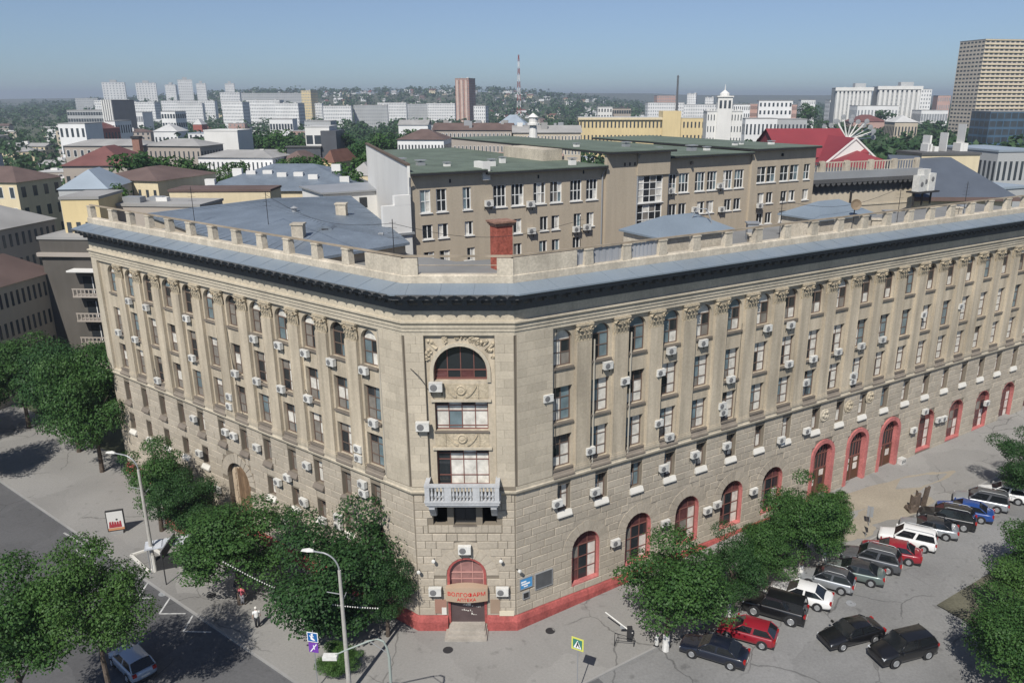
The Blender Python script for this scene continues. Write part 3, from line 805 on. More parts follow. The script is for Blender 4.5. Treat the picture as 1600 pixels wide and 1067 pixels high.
# --- ground-floor arches of the right front
for i, x in enumerate(RGX):
    door = i in RDOOR
    hw, z0, z1 = rops[len(RSM)+i][1:4]
    mb = MB(); sp = z1-hw; t = .30 if door else .13
    # red surround: ring of reveal lining and face rim
    a, b = arcpts(x, hw+(.26 if door else 0.015), sp), arcpts(x, hw-(.13 if door else .035), sp)
    out = .16 if door else .015
    prof = [(a[0][0], z0)]+a+[(a[-1][0], z0)]; inn = [(b[0][0], z0)]+b+[(b[-1][0], z0)]
    for k in range(len(prof)-1):
        p, q, r_, s_ = prof[k], prof[k+1], inn[k+1], inn[k]
        if door or True:
            mb.face([(p[0], -out, p[1]), (q[0], -out, q[1]), (r_[0], -out, r_[1]), (s_[0], -out, s_[1])][::-1])
        mb.face([(s_[0], -out, s_[1]), (r_[0], -out, r_[1]), (r_[0], .48, r_[1]), (s_[0], .48, s_[1])][::-1])
        mb.face([(q[0], -out, q[1]), (p[0], -out, p[1]), (p[0], .0, p[1]), (q[0], .0, q[1])][::-1])
    part('arch_surround', mb, M_pink, FR)
    if door:
        dz = gz(*fpt(FR, x, 0, 0)[:2])
        mb = MB()
        W = 2.45
        mb.box(x-W/2, x+W/2, .40, .46, dz, 4.0)
        o = part('door', mb, mat('brown_door', (.105, .055, .032), .55, .12, 1.), FR)
        for s in (-1, 1):
            for (za, zb) in ((dz+1.1, dz+1.75), (dz+1.95, 3.85)):
                g = MB(); g.box(x+s*.62-.28, x+s*.62+.28, .37, .41, za, zb); g.build('pane', rnd.choice([M_glass, M_curtain]), o)
        for k in range(3):
            g = MB(); g.box(x-1.22+k*1.22-.04, x-1.22+k*1.22+.04, .34, .40, dz, 4.0); g.build('door_stile', M_redframe, o)
        # glazed fan above
        f = MB(); ar = arcpts(x, 1.23, sp); f.face([(px_, .42, pz_) for px_, pz_ in [(x+1.23, 4.0)]+ar+[(x-1.23, 4.0)]])
        fo = part('fanlight', f, M_glass, FR)
        f = MB()
        for k in range(-2, 3): f.box(x+k*.42-.03, x+k*.42+.03, .36, .42, 4.0, sp+math.sqrt(1.23**2-(k*.42)**2))
        f.box(x-1.23, x+1.23, .35, .42, 3.95, 4.1); f.box(x-1.23, x+1.23, .36, .42, sp-.05, sp+.05)
        f.build('fanlight_bars', M_redframe, fo)
    else:
        k = KINDS['R_big']; key = ('R_big', round(z1-z0, 2), i % 3)
        if key not in _wc: _wc[key] = window_meshes(2.46, z1-z0-.05, True, 3, [0, .33, .66, 1], M_redframe, k[0][6], seed=i+5)
        pm, fm = _wc[key]
        o = place('window', pm, FR, x, .42, z0); link('frame', fm, o)
        s = MB(); s.box(-1.25, 1.25, -.47, .0, -.06, .1); s.build('sill', M_pink, o)
        for q in range(1, 4):                   # window bars in front of the glass
            pass
# carved medallions between the small windows over the doors
for k, (px_, py_) in enumerate(((1287, 648), (1325, 634), (1358, 620))):
    x, z = toframe(FR, px_, py_)
    mb = MB(); M4 = Matrix.Translation((x, -.07, z)) @ Matrix.Rotation(R(90), 4, 'X')
    mb.lathe([(.62, .0), (.62, .05), (.52, .10), (.46, .05)], 16, 0, M4)
    for q in range(5): mb.lathe([(.05, .16), (.14, .12), (.20, .03)], 7, 0, Matrix.Translation((x-.2+.12*q, -.1, z+.28*math.sin(q*1.9))) @ Matrix.Rotation(R(90), 4, 'X'))
    part('medallion', mb, M_trim if k == 0 else M_carve, FR)
# blocked carriage arch of the left front: rough stone filling with a brown boarded gate
mb = MB(); ar = arcpts(-21.75, 1.6, 5.25)
mb.face([(p, .42, q) for p, q in [(-20.15, .0)]+ar+[(-23.35, .0)]])
part('arch_filling', mb, mat('pale_rubble', (.36, .29, .21), .95, .25, .4, fine=.25, bump=.5), FL)
for k in range(6):
    mb = MB(); x = -21.6+.36*(k-2); mb.box(x-.17, x+.17, .34, .42, .0, 5.25+math.sqrt(max(1.4-(.36*(k-2))**2, .1))-.1)
    part('gate_board', mb, mat('brown_board', (.19, .125, .075), .8, .2, .5, isl=.15), FL)
for k in range(9):
    mb = MB(); z = .9+.58*k; mb.box(-23.3, -22.75-.12*(k % 2), .34, .44, z, z+.53); part('quoin', mb, mat('pale_quoin', (.46, .37, .27), .9, .1, isl=.1), FL)
voussoirs(FL, -21.75, 1.65, 6.9, 13, .8, M_stone, 0., .085)

# --- the cut corner: relief panels, arch ring, door, canopy sign, steps, balcony
mb = MB()
ring = arcpts(CX, 2.0, 19.83, 16); rin = arcpts(CX, 1.76, 19.83, 16)
pr_, pi_ = [(CX+2.0, 19.1)]+ring+[(CX-2.0, 19.1)], [(CX+1.76, 19.1)]+rin+[(CX-1.76, 19.1)]
for k in range(len(pr_)-1):
    p, q, r_, s_ = pr_[k], pr_[k+1], pi_[k+1], pi_[k]
    mb.face([(s_[0], -.12, s_[1]), (r_[0], -.12, r_[1]), (q[0], -.12, q[1]), (p[0], -.12, p[1])])
    mb.face([(p[0], -.12, p[1]), (q[0], -.12, q[1]), (q[0], 0, q[1]), (p[0], 0, p[1])])
    mb.face([(r_[0], -.12, r_[1]), (s_[0], -.12, s_[1]), (s_[0], .1, s_[1]), (r_[0], .1, r_[1])])
part('arch_ring', mb, M_trim, FC)
rr = random.Random(3)                           # carved banners and leaves in the spandrels
for s in (-1, 1):
    mb = MB()
    for k in range(16):
        a = R(20+68*rr.random()); r0 = 2.15+.15*rr.random(); ln_ = .35+.6*rr.random()
        d = Vector((s*math.cos(a), 0, math.sin(a))); p = Vector((CX, 0, 19.83))+d*r0
        q = p+d*ln_
        if abs(q.x-CX) > 2.2 or q.z > 22.25: q = p+d*.25
        nrm = Vector((-d.z, 0, d.x))*(.07+.08*rr.random())
        mb.face([p-nrm*.6+Vector((0, -.03, 0)), q-nrm+Vector((0, -.14, 0)), q+nrm+Vector((0, -.05, 0)), p+nrm*.6+Vector((0, -.16, 0))])
        mb.lathe([(.03, .16), (.09+.06*rr.random(), .09), (.14, 0)], 6, 0, Matrix.Translation(q) @ Matrix.Rotation(R(90), 4, 'X'))
    part('carved_spandrel', mb, M_carve, FC)
for zc, nm in ((18.45, 0), (14.98, 1)):
    mb = MB()
    mb.box(CX-1.8, CX+1.8, -.03, 0, zc-.5, zc+.5)
    mb.lathe([(.36, 0), (.36, .06), (.27, .12), (.22, .06), (.1, .1)], 14, 0, Matrix.Translation((CX, -.03, zc+.08)) @ Matrix.Rotation(R(90), 4, 'X'))
    for s in (-1, 1):
        n = 8
        for k in range(n):                      # hanging swags
            f0, f1 = k/n, (k+1)/n
            def sw(f, w): return (CX+s*(.3+.75*f), zc-.35+.72*f*f+w*(1-f*.6)*(.09))
            p0, p1, q0, q1 = sw(f0, 1), sw(f1, 1), sw(f0, -1), sw(f1, -1)
            mb.prism([q0, q1, p1, p0] if s > 0 else [q1, q0, p0, p1], -.11, -.03)
        mb.box(CX+s*1.14-.04, CX+s*1.14+.04, -.09, -.03, zc-.45, zc+.42)
    part('relief_panel', mb, M_carve, FC)
    mb = MB(); mb.box(CX-2.0, CX+2.0, -.16, 0, zc-.72, zc-.55); part('window_hood', mb, M_trim, FC)
mb = MB(); sp = 5.9-1.38                         # red entrance arch
a, b = arcpts(CX, 1.40, sp), arcpts(CX, 1.22, sp)
prof, inn = [(a[0][0], .45)]+a+[(a[-1][0], .45)], [(b[0][0], .45)]+b+[(b[-1][0], .45)]
for k in range(len(prof)-1):
    p, q, r_, s_ = prof[k], prof[k+1], inn[k+1], inn[k]
    mb.face([(s_[0], -.02, s_[1]), (r_[0], -.02, r_[1]), (q[0], -.02, q[1]), (p[0], -.02, p[1])])
    mb.face([(r_[0], -.02, r_[1]), (s_[0], -.02, s_[1]), (s_[0], .48, s_[1]), (r_[0], .48, r_[1])])
part('arch_surround', mb, M_red, FC)
pm, fm = window_meshes(2.44, 2.3, True, 3, [0, .5, 1], mat('pale_pink_frame', (.46, .25, .22), .6, .05), [(.1, .2, .1, 0, .0)], seed=4)
pm.materials[0] = pm.materials[1] = pm.materials[2] = mat('rosy_glass', (.26, .135, .125), .15, .25, .5, spec=.6)
o = place('entrance_fanlight', pm, FC, CX, .3, 3.45); link('frame', fm, o)
mb = MB(); mb.box(CX-1.25, CX+1.25, .10, .18, .5, 2.95)
shut = part('door', mb, mat('brown_shutter', (.085, .06, .06), .6, .12, .6), FC)
mb = MB(); rr = random.Random(9)                # white handwritten-looking lines printed on the shutter
for row, (zz, x0, x1) in enumerate(((2.62, -.5, .4), (2.2, -.85, .25), (1.86, -.35, .95), (1.45, -.45, .35), (1.1, .25, .65))):
    x = x0
    while x < x1:
        w_ = .05+.07*rr.random(); h_ = .05+.12*rr.random()
        mb.box(CX+x, CX+x+w_, .094, .10, zz+.05*rr.random()-.14*(x-x0), zz+h_-.14*(x-x0)); x += w_+.03+.05*rr.random()
mb.box(CX-.02, CX+.22, .094, .10, 1.82, 2.08)
mb.build('white_lettering', M_whitesill, shut)
C_ = thing('shop_sign', 'bowed beige shop sign with two lines of red letters over the corner door', 'sign', fpt(FC, CX, -.3, 2.65))
mb = MB(); n = 14
front = [(-1.5+3.0*i/n, -.62-.24*math.cos(math.pi*(i/n-.5))*1.0) for i in range(n+1)]
for i in range(n):
    (xa, ya), (xb, yb) = front[i], front[i+1]
    ta, tb = (1.0+.22*math.sin(math.pi*i/n), 1.0+.22*math.sin(math.pi*(i+1)/n))
    mb.face([(xa, ya+.45, 0), (xb, yb+.45, 0), (xb, yb+.45, tb), (xa, ya+.45, ta)])
    mb.face([(xa, ya+.45, ta), (xb, yb+.45, tb), (xb, .28, tb), (xa, .28, ta)])
    mb.face([(xb, yb+.45, 0), (xa, ya+.45, 0), (xa, .28, 0), (xb, .28, 0)])
for s, i in ((0, 0), (1, n)):
    xa, ya = front[i]; mb.face([(xa, .28, 0), (xa, ya+.45, 0), (xa, ya+.45, 1.0), (xa, .28, 1.0)][::1 if s else -1])
mb.build('sign_box', mat('beige_sign', (.40, .30, .215), .5, .08), C_)
def text(name, body, size, mat_, parent, loc, rx=90., rz=0., extr=.012, alignx='CENTER'):
    cu = bpy.data.curves.new(name, 'FONT'); cu.body = body; cu.size = size; cu.extrude = extr; cu.align_x = alignx
    ob = bpy.data.objects.new(name, cu); COL.objects.link(ob)
    bpy.context.view_layer.update()
    me = bpy.data.meshes.new_from_object(ob.evaluated_get(bpy.context.evaluated_depsgraph_get()))
    bpy.data.objects.remove(ob); me.materials.clear(); me.materials.append(mat_)
    o = bpy.data.objects.new(name, me); COL.objects.link(o); o.parent = parent; o.location = loc
    o.rotation_euler = (R(rx), 0, R(rz)); return o
M_redlet = mat('red_letters', (.55, .02, .02), .4, 0)
M_whitelet = mat('white_letters', (.8, .8, .8), .5, 0)
def bowed(me):                                  # wraps flat lettering round the bowed front
    for v in me.vertices:
        v.co.z += 0.
for body, size, z in (('ВОЛГОФАРМ', .42, .50), ('АПТЕКА', .34, .12)):
    o = text('red_lettering', body, size, M_redlet, C_, (0, 0, z))
    for v in o.data.vertices:
        x = v.co.x; v.co.z += .17+.24*math.cos(math.pi*(x/3.0))+.012     # local z of the text points outward
# steps
mb = MB(); mb.box(CX-1.55, CX+1.45, -1.5, .1, -.1, .17); mb.box(CX-1.35, CX+1.35, -1.15, .1, .17, .34); mb.box(CX-1.25, CX+1.25, -.8, .1, .34, .5)
part('steps', mb, mat('step_concrete', (.34, .31, .27), .9, .15, 1., fine=.1), FC)
# plates, notices
for a, b, za, zb, m_, nm in ((CX-2.35, CX-1.5, 1.35, 2.5, mat('brownish_notice', (.30, .17, .13), .7, .1), 'notice_board'), (CX+1.65, CX+2.35, 1.35, 2.5, mat('tan_notice', (.30, .22, .16), .7, .1), 'notice_board'),
                             (CX-1.86, CX-1.52, 1.25, 1.85, M_whitesill, 'notice'), (CX+2.3, CX+3.35, 1.15, 1.55, mat('cream_notice', (.6, .54, .42), .7, .05), 'notice')):
    mb = MB(); mb.box(a, b, -.11 if nm == 'notice_board' else -.135, -.075, za, zb); part(nm, mb, m_, FC)
# balcony
bo = MB(); bw = 2.5
bo.box(CX-bw, CX+bw, -1.4, 0, 10.75, 10.95); bo.box(CX-bw-.06, CX+bw+.06, -1.46, 0, 10.95, 11.05); bo.box(CX-bw+.1, CX+bw-.1, -1.3, 0, 10.6, 10.75)
bal = part('balcony', bo, M_balc, FC)
tr = MB(); tr.box(CX-bw-.03, CX+bw+.03, -1.44, -1.14, 12.1, 12.26)
for s in (-1, 1): tr.box(CX+s*(bw-.13)-.15, CX+s*(bw-.13)+.15, -1.14, -.02, 12.1, 12.25)
tr.build('balcony_rail', M_balc, bal)
for x in (-bw+.16, -.95, .95, bw-.16):
    p_ = MB(); hw_ = .16 if abs(x) > 1 else .24
    p_.box(CX+x-hw_, CX+x+hw_, -1.42, -1.16, 11.05, 12.1); p_.build('balcony_post', M_balc, bal)
bl = MB(); bl.lathe([(.06, 0), (.08, .1), (.055, .2), (.10, .42), (.055, .7), (.07, .85), (.09, 1.02)], 7); blm = bl.data('baluster', M_balc)
for x in [-2.03, -1.78, -1.53, -1.28]+[-.58+.232*k for k in range(6)]+[1.32, 1.58, 1.84, 2.08]: link('baluster', blm, bal, (CX+x, -1.29, 11.06))
for s in (-1, 1):
    for k in range(3): link('baluster', blm, bal, (CX+s*(bw-.13), -.95+.3*k, 11.06))
    c_ = MB(); c_.prism([(-1.2, 0), (-1.2, -.25), (-.75, -.75), (-.45, -1.15), (0, -1.3), (0, 0)][::-1], -.2, .2, 0, Matrix.Translation((CX+s*2.1, 0, 10.6)) @ Matrix.Rotation(R(90), 4, 'Z') @ Matrix.Scale(1, 4))
    c_.build('corbel', M_balc, bal)
# downpipes
for fr, x in ((FR, 2.99), (FR, 6.45), (FR, 9.72), (FL, -2.5), (FL, -18.45), (FL, -28.2)):
    mb = MB(); mb.tube([(x, -.12, 22.3 if x < 4 else 21.0), (x, -.12, 11.6)], .06, 6); part('downpipe', mb, mat('pale_pipe', (.42, .39, .33), .6, .1), fr)

# loose cables on the fronts
for fr, pts in ((FL, ((664, 600), (655, 588), (630, 566))), (FL, ((465, 575), (470, 595), (482, 618))), (FL, ((505, 541), (503, 556), (512, 568))), (FR, ((870, 515), (868, 600), (868, 700))), (FR, ((1016, 560), (1012, 640), (1008, 700))), (FR, ((1084, 540), (1078, 610), (1074, 668))),
                (FR, ((1160, 505), (1153, 585), (1146, 655))), (FR, ((1075, 735), (1080, 745), (1082, 765))), (FL, ((309, 480), (322, 560), (335, 632))), (FL, ((352, 500), (365, 578), (380, 650))), (FL, ((215, 455), (232, 540), (245, 590)))):
    P3 = []
    for px, py in pts: x, z = toframe(fr, px, py, -.03); P3.append((x, -.03 if fr is FL else -.03, z))
    mb = MB(); mb.tube(P3, .022, 4); part('cable', mb, M_dark, fr)

# ------------------------------------------------------------------ air conditioners on the fronts
def ac_meshes():
    b = MB(); b.box(-.44, .44, -.46, -.12, 0, .60); b.box(-.455, .455, -.475, -.11, .585, .615)
    body = b.data('casing', M_white)
    g = MB(); g.lathe([(.235, 0), (.235, .02), (.20, .03), (.06, .03), (.05, .05)], 14, 0, Matrix.Translation((-.13, -.46, .3)) @ Matrix.Rotation(R(90), 4, 'X'))
    gr = g.data('fan_grille', M_grille)
    k = MB()
    for s in (-.36, .36): k.box(s-.025, s+.025, -.5, -.02, -.05, 0); k.box(s-.025, s+.025, -.06, -.02, -.4, -.05)
    k.box(-.335, .335, -.1, -.06, -.05, -.01)
    br = k.data('bracket', M_dark)
    return body, gr, br
ACM = ac_meshes()
ORD = ['first', 'second', 'third', 'fourth', 'fifth', 'sixth', 'seventh', 'eighth', 'ninth', 'tenth', 'eleventh', 'twelfth', 'thirteenth', 'fourteenth', 'fifteenth', 'sixteenth', 'seventeenth', 'eighteenth', 'nineteenth', 'twentieth', 'twentyfirst', 'twentysecond']
used = set()
def floor_of(z): return 'ground floor' if z < 4.4 else 'mezzanine' if z < 7.6 else 'second floor' if z < 11 else 'third floor' if z < 14.6 else 'fourth floor' if z < 18.2 else 'top floor'
def aircon(fr, px, py, front, scale=1.):
    x, z = toframe(fr, px, py, -.25)
    up = 11 < z < 22.3
    y = (0 if up else -.07)
    bays = RX if fr is FR else LX
    b = min(range(len(bays)), key=lambda i: abs(bays[i]-x))
    rel = x-bays[b]
    side = 'left of' if rel < -.5 else 'right of' if rel > .5 else 'below'
    for extra in ('', 'upper ', 'lower ', 'middle ', 'spare '):
        l = f'{extra}white air conditioner {side} the {floor_of(z)} window of the {ORD[b]} bay, {front}'
        if l not in used: break
    used.add(l)
    t = thing('air_conditioner', l, 'air conditioner', fpt(fr, x, y, z-.3*scale), fr[1], 'air conditioners on the stone fronts')
    t.scale = (scale*.86,)*3
    for n_, me in zip(('casing', 'fan_grille', 'bracket'), ACM): link(n_, me, t)
for px, py in ((950, 570), (976, 594), (1032, 581), (1049, 547), (1099, 535), (1142, 592), (856, 621), (922, 703), (1029, 660), (1046, 682), (1128, 633), (1130, 643), (870, 785), (929, 767), (1036, 730), (1085, 709), (1135, 695),
               (961, 846), (1039, 816), (1105, 796), (1120, 787), (1177, 766), (1200, 512), (1236, 507), (1233, 568), (1271, 560), (1259, 597), (1310, 549), (1346, 540), (1332, 586), (1332, 595), (1379, 530), (1443, 491), (1501, 478),
               (1220, 686), (1260, 672), (1334, 587), (1427, 671), (1466, 655), (1474, 653), (1541, 629), (1445, 642)):
    aircon(FR, px, py, 'right front')
for px, py in ((201, 470), (228, 480), (291, 497), (185, 519), (211, 530), (300, 559), (367, 583), (396, 529), (435, 539), (401, 595), (439, 607), (476, 551), (246, 594), (359, 619), (481, 622), (359, 634), (303, 653), (353, 674), (366, 680), (402, 698),
               (450, 745), (435, 752), (475, 782), (341, 764), (312, 707), (517, 565), (568, 578), (583, 660), (560, 700), (561, 715), (480, 726), (567, 755), (569, 769), (476, 784), (505, 812), (529, 807), (530, 820), (447, 817)):
    aircon(FL, px, py, 'left front')
for px, py, l in ((681, 604, 'white air conditioner box left below the half-round window of the cut corner'), (661, 664, 'white air conditioner on the pier left of the four-light corner window'),
                  (726, 858, 'white air conditioner right above the arch of the corner door'), (680, 923, 'white air conditioner on the stone wall left of the red-lettered shop sign'), (785, 923, 'white air conditioner on the stone wall right of the red-lettered shop sign')):
    x, z = toframe(FC, px, py, -.3)
    t = thing('air_conditioner', l, 'air conditioner', fpt(FC, x, -.24 if px == 661 else -.07, z-.3), 0, 'air conditioners on the stone fronts')
    for n_, me in zip(('casing', 'fan_grille', 'bracket'), ACM): link(n_, me, t)
# plates and lamps on the corner walls
def plate(name, label, cat, px0, py0, px1, py1, m_, th=.06, y=-.09):
    x0, z1 = toframe(FR, px0, py0, y); x1, z0 = toframe(FR, px1, py1, y)
    w = x1-x0
    t = thing(name, label, cat, fpt(FR, x0, y, z0), FR[1])
    mb = MB(); mb.box(0, w, -th, 0.04, 0, z1-z0); mb.build('panel', m_, t)
    f = MB()
    for a in ((-.03, w+.03, -.03, .02), (-.03, w+.03, z1-z0-.02, z1-z0+.03)): f.box(a[0], a[1], -th-.02, .03, a[2], a[3])
    for a in ((-.03, .02), (w-.02, w+.03)): f.box(a[0], a[1], -th-.019, .03, .02, z1-z0-.02)
    f.build('frame', M_metal if 'dark' in label else M_whitesill, t)
    return t, w, z1-z0
plate('memorial_plaque', 'dark grey framed plaque on the stone wall right of the corner door', 'plaque', 836, 897, 862, 911, mat('slate', (.085, .088, .092), .5, .15, .5))
t, w, h = plate('street_plate', 'white and blue street plate beside the dark plaque at the corner', 'sign', 812, 905, 831, 914, mat('plate_blue', (.06, .26, .52), .4, .05))
mb = MB()
for k, (a, b, za, zb) in enumerate(((.08, .5, .6, .72), (.12, .8, .36, .5), (.3, .62, .16, .26))): mb.box(w*a, w*b, -.075, -.06, h*za, h*zb)
mb.build('white_stripe', M_whitelet, t)
plate('dark_notice', 'small dark notice board low on the wall under the street plate', 'notice', 817, 926, 826, 932, M_dark)
for px, py, fr, l in ((655, 891, FC, 'small white floodlight at the left edge of the cut corner above the plinth'), (809, 890, FR, 'small white floodlight on the wall above the blue street plate'),
                      (678, 874, FC, 'small spotlight high on the left of the corner door arch'), (783, 874, FC, 'small spotlight high on the right of the corner door arch')):
    x, z = toframe(fr, px, py, -.2)
    t = thing('wall_lamp', l, 'lamp', fpt(fr, x, -.07, z), fr[1])
    mb = MB(); mb.box(-.03, .03, -.28, .03, -.03, .03); mb.build('arm', M_dark, t)
    mb = MB(); mb.lathe([(.06, -.12), (.12, -.06), (.13, .1), (.05, .14)], 10, 0, Matrix.Translation((0, -.36, .02)) @ Matrix.Rotation(R(65), 4, 'X')); mb.build('head', M_white, t)

# ------------------------------------------------------------------ the building of grey-tan render behind the court
def sub_window(root, x, z0, w, h, cols, rows, y=0., probs=((.8, .1, .1, 0, 0),), seed=0, fm=None, sill=True):
    key = ('sub', round(w, 1), round(h, 1), cols, rows, seed % 4, fm.name if fm else '')
    if key not in _wc:
        _wc[key] = (*window_meshes(round(w, 1), round(h, 1), False, cols, [i/rows for i in range(rows+1)], fm or M_whiteframe, list(probs), .07, seed+11, .1), sillmesh(w, .08, .12, M_whiteframe))
    pm, fm_, sm = _wc[key]
    o = link('window', pm, root, (x, y+.16, z0)); link('frame', fm_, o)
    if sill: link('sill', sm, o, (0, -.16, 0))
T0 = CR-NR*28+DR*5.3
TAN = thing('tan_court_building', 'grey-tan rendered office block with green flat roof behind the corner building', 'building', (T0.x, T0.y, 0), FR[1])
top3 = [(14.9, 1.5), (17.0, 1.5), (19.65, 1.5), (21.7, 1.5), (24.25, 1.5), (26.35, 1.5)]
tops = [(6.75, 1.15), (8.45, 1.15), (11.2, .95)]
mids = [(6.85, 1.1, 23.85, 25.25), (8.5, 1.1, 23.85, 25.25), (11.35, .95, 23.85, 25.25)]+[(x, 1., 23.55, 25.05) for x in (16.95, 20.2, 21.65, 24.5, 26.2)]
lows = [(6.9, 1.15, 21.0, 22.6), (8.6, 1.15, 21.0, 22.6), (11.5, .9, 21.0, 22.6), (16.95, 1., 21.2, 22.5), (20.1, 1., 21.2, 22.5), (21.7, 1., 21.2, 22.5), (24.4, 1., 21.2, 22.5)]
S0 = 5.3
ops = [(x-S0, w/2, 26.4, 28.6, False) for x, w in top3+tops]+[(x-S0, w/2, a, b, False) for x, w, a, b in mids+lows]
mb = MB(); wall(mb, 0, 22.75, -.5, 30.0, ops, dep=.18); mb.build('wall', M_tanwall, TAN)
for i, (x, w, a, b, _) in enumerate([(o[0], o[1]*2, o[2], o[3], 0) for o in ops]):
    cols, rows = (3, 2) if i < 6 else (2, 2) if b-a > 2 else (2, 1)
    pr = ((.15, .1, 0, .75, 0),) if i == 6 else ((.55, .18, .12, .15, 0),) if b-a > 2 else ((.4, .35, .2, .05, 0),)
    sub_window(TAN, x, a, w, b-a, cols, rows, 0., pr, i)
# stair tower
ops = [(34.25-S0, 1.85, 25.6, 28.6, False), (34.25-S0, 1.85, 22.8, 25.4, False)]
mb = MB(); wall(mb, 22.75, 31.6, -.5, 31.2, ops, y=-.35, dep=.18); mb.face([(22.75, -.35, -.5), (22.75, .1, -.5), (22.75, .1, 31.2), (22.75, -.35, 31.2)][::-1]); mb.face([(31.6, -.35, -.5), (31.6, 1., -.5), (31.6, 1., 31.2), (31.6, -.35, 31.2)])
mb.box(26.9, 31.6, -.55, -.35, 28.7, 31.2)
mb.build('stair_tower', M_tanwall, TAN)
for o in ops: sub_window(TAN, o[0], o[2], 3.7, o[3]-o[2], 4, 4 if o[3] > 26 else 3, -.35, ((.6, .2, .1, .1, 0),), 2)
# right wing: slightly set back, then the end pavilion
ops = [(x-S0, .8, 26.3, 28.55, False) for x in (38.1, 40.05, 42.6, 44.55, 47.15, 49.1)]+[(x-S0, .62, 23.6, 25.05, False) for x in (38.5, 40.0, 42.95, 44.45, 47.45, 49.05)]
mb = MB(); wall(mb, 31.6, 45.6, -.5, 30.4, ops, y=.5, dep=.18); mb.build('wall', M_tanwall, TAN)
for i, o in enumerate(ops): sub_window(TAN, o[0], o[2], o[1]*2, o[3]-o[2], 3 if i < 6 else 2, 2 if i < 6 else 1, .5, ((.5, .15, .15, .2, 0),) if i < 6 else ((.4, .4, .15, .05, 0),), i)
ops = [(x-S0, .82, 26.75, 28.75, False) for x in (52.7, 54.45, 56.85, 58.7)]+[(61.1-S0, .6, 26.75, 28.75, False)]
ops += [(x-S0, .6, 24.1, 25.5, False) for x in (52.85, 54.45, 57.1, 58.6, 61.2)]+[(x-S0, .6, 21.5, 22.95, False) for x in (52.95, 54.55, 57.1, 58.6)]
mb = MB(); wall(mb, 45.6, 57.3, -.5, 30.8, ops, y=.2, dep=.18); mb.face([(57.3, .2, -.5), (57.3, 33, -.5), (57.3, 33, 30.8), (57.3, .2, 30.8)]); mb.face([(45.6, .2, -.5), (45.6, .6, -.5), (45.6, .6, 30.8), (45.6, .2, 30.8)][::-1])
mb.build('wall', M_tanwall, TAN)
for i, o in enumerate(ops): sub_window(TAN, o[0], o[2], o[1]*2, o[3]-o[2], 2, 2 if i < 5 else 1, .2, ((.55, .2, .15, .1, 0),) if i < 5 else ((.4, .45, .1, .05, 0),), i)
# eaves and roofs
def eave(x0, x1, y, z, deep, zb, nm='green_roof'):
    mb = MB()
    tl = deep*.262
    P = [(x0, y-.75), (x1, y-.75), (x1, deep), (max(x0, tl), deep)] if x0 > 1 else [(x0, y-.75), (x1, y-.75), (x1, x1/.262), (.1, .3)]
    if 1 < x0 < 9: P.append((x0, x0/.262))
    mb.slab(P, z, z+.22, 1)
    mb.slab([(p*.9995+.002, q+.012) for p, q in P], z+.22, z+.3, 0)
    mb.build(nm, [M_green, M_dark], TAN)
eave(-.3, 7.9, 0, 30.0, 30, 0); eave(7.9, 22.7, 0, 29.75, 37, 0); eave(22.5, 31.9, -.5, 31.2, 37, 0); eave(31.9, 45.5, .5, 30.35, 36, 0); eave(45.5, 57.5, .2, 30.75, 34, 0)
mb = MB(); mb.box(7.6, 8.4, -.3, .0, 29.2, 31.0); mb.box(7.9, 8.5, .0, 2.2, 30.0, 30.9); mb.build('fire_wall', M_whitewall, TAN)
mb = MB(); mb.box(19.8, 22.5, 8, 17, 30.0, 31.3); mb.build('roof_parapet', M_parapet, TAN)
mb = MB(); RW = Matrix.Rotation(R(-14.7), 4, 'Z'); mb.box(-.25, -.0, .05, 38, -.5, 30.9, 0, RW); mb.box(-.35, .05, .05, 38.1, 30.9, 31.1, 1, RW); mb.build('white_end_wall', [M_whitewall, mat('brown_coping', (.12, .09, .07), .8, .1)], TAN)
for x, y, s in ((4.2, 7, .8), (6, 4.5, .6), (11.5, 5, .7), (14.5, 8, .6), (19.6, 1.7, .7), (24.5, 8, .6), (29.5, 5, .8), (33, 5, .6), (36.2, 7, .7), (40.3, 5.5, 1.0), (42.4, 5, .7), (48.3, 6, .6), (50.5, 7, .5), (54, 5, .7), (3, 9.5, .9)):
    zt = 31.5 if 22.6 < x < 31.8 else 31.05 if x > 45.5 else 30.65 if x > 31.8 else 30.3
    mb = MB(); mb.box(x-s*.5, x+s*.5, y-s*.4, y+s*.4, zt-.5, zt+.45*s); mb.box(x-s*.62, x+s*.62, y-s*.52, y+s*.52, zt+.6*s, zt+.72*s, 1); mb.box(x-s*.1, x+s*.1, y-s*.1, y+s*.1, zt+.4*s, zt+.62*s)
    mb.build('roof_vent', [M_whitewall if s < .75 else M_metal, M_metal], TAN)
for x, z in ((4.1, 29.3), (14.2, 29.2), (19.9, 29.4), (25.2, 30.0), (25.9, 30.0), (26.6, 30.0), (27.3, 30.0), (35.5, 29.7), (50.8, 30.1)):
    y = -.35 if 22.7 < x < 31.5 else .0
    mb = MB(); mb.box(x-.09, x+.09, y-.04, y+.3, z-.18, z+.18); mb.build('wall_vent', M_dark, TAN)
for pts in ([(-.3, -.6, 29.9), (-.15, -.15, 29.0), (-.15, -.12, 25.5)], [(22.5, -.5, 29.6), (22.35, -.12, 29.0), (22.35, -.12, 18)], [(31.75, -.2, 30.2), (31.75, .35, 29.3), (31.75, .35, 18)], [(27.0, -.75, 31), (27, -.42, 30.5), (27, -.42, 22)]):
    mb = MB(); mb.tube(pts, .09, 6); mb.build('downpipe', M_metal, TAN)
k = 0
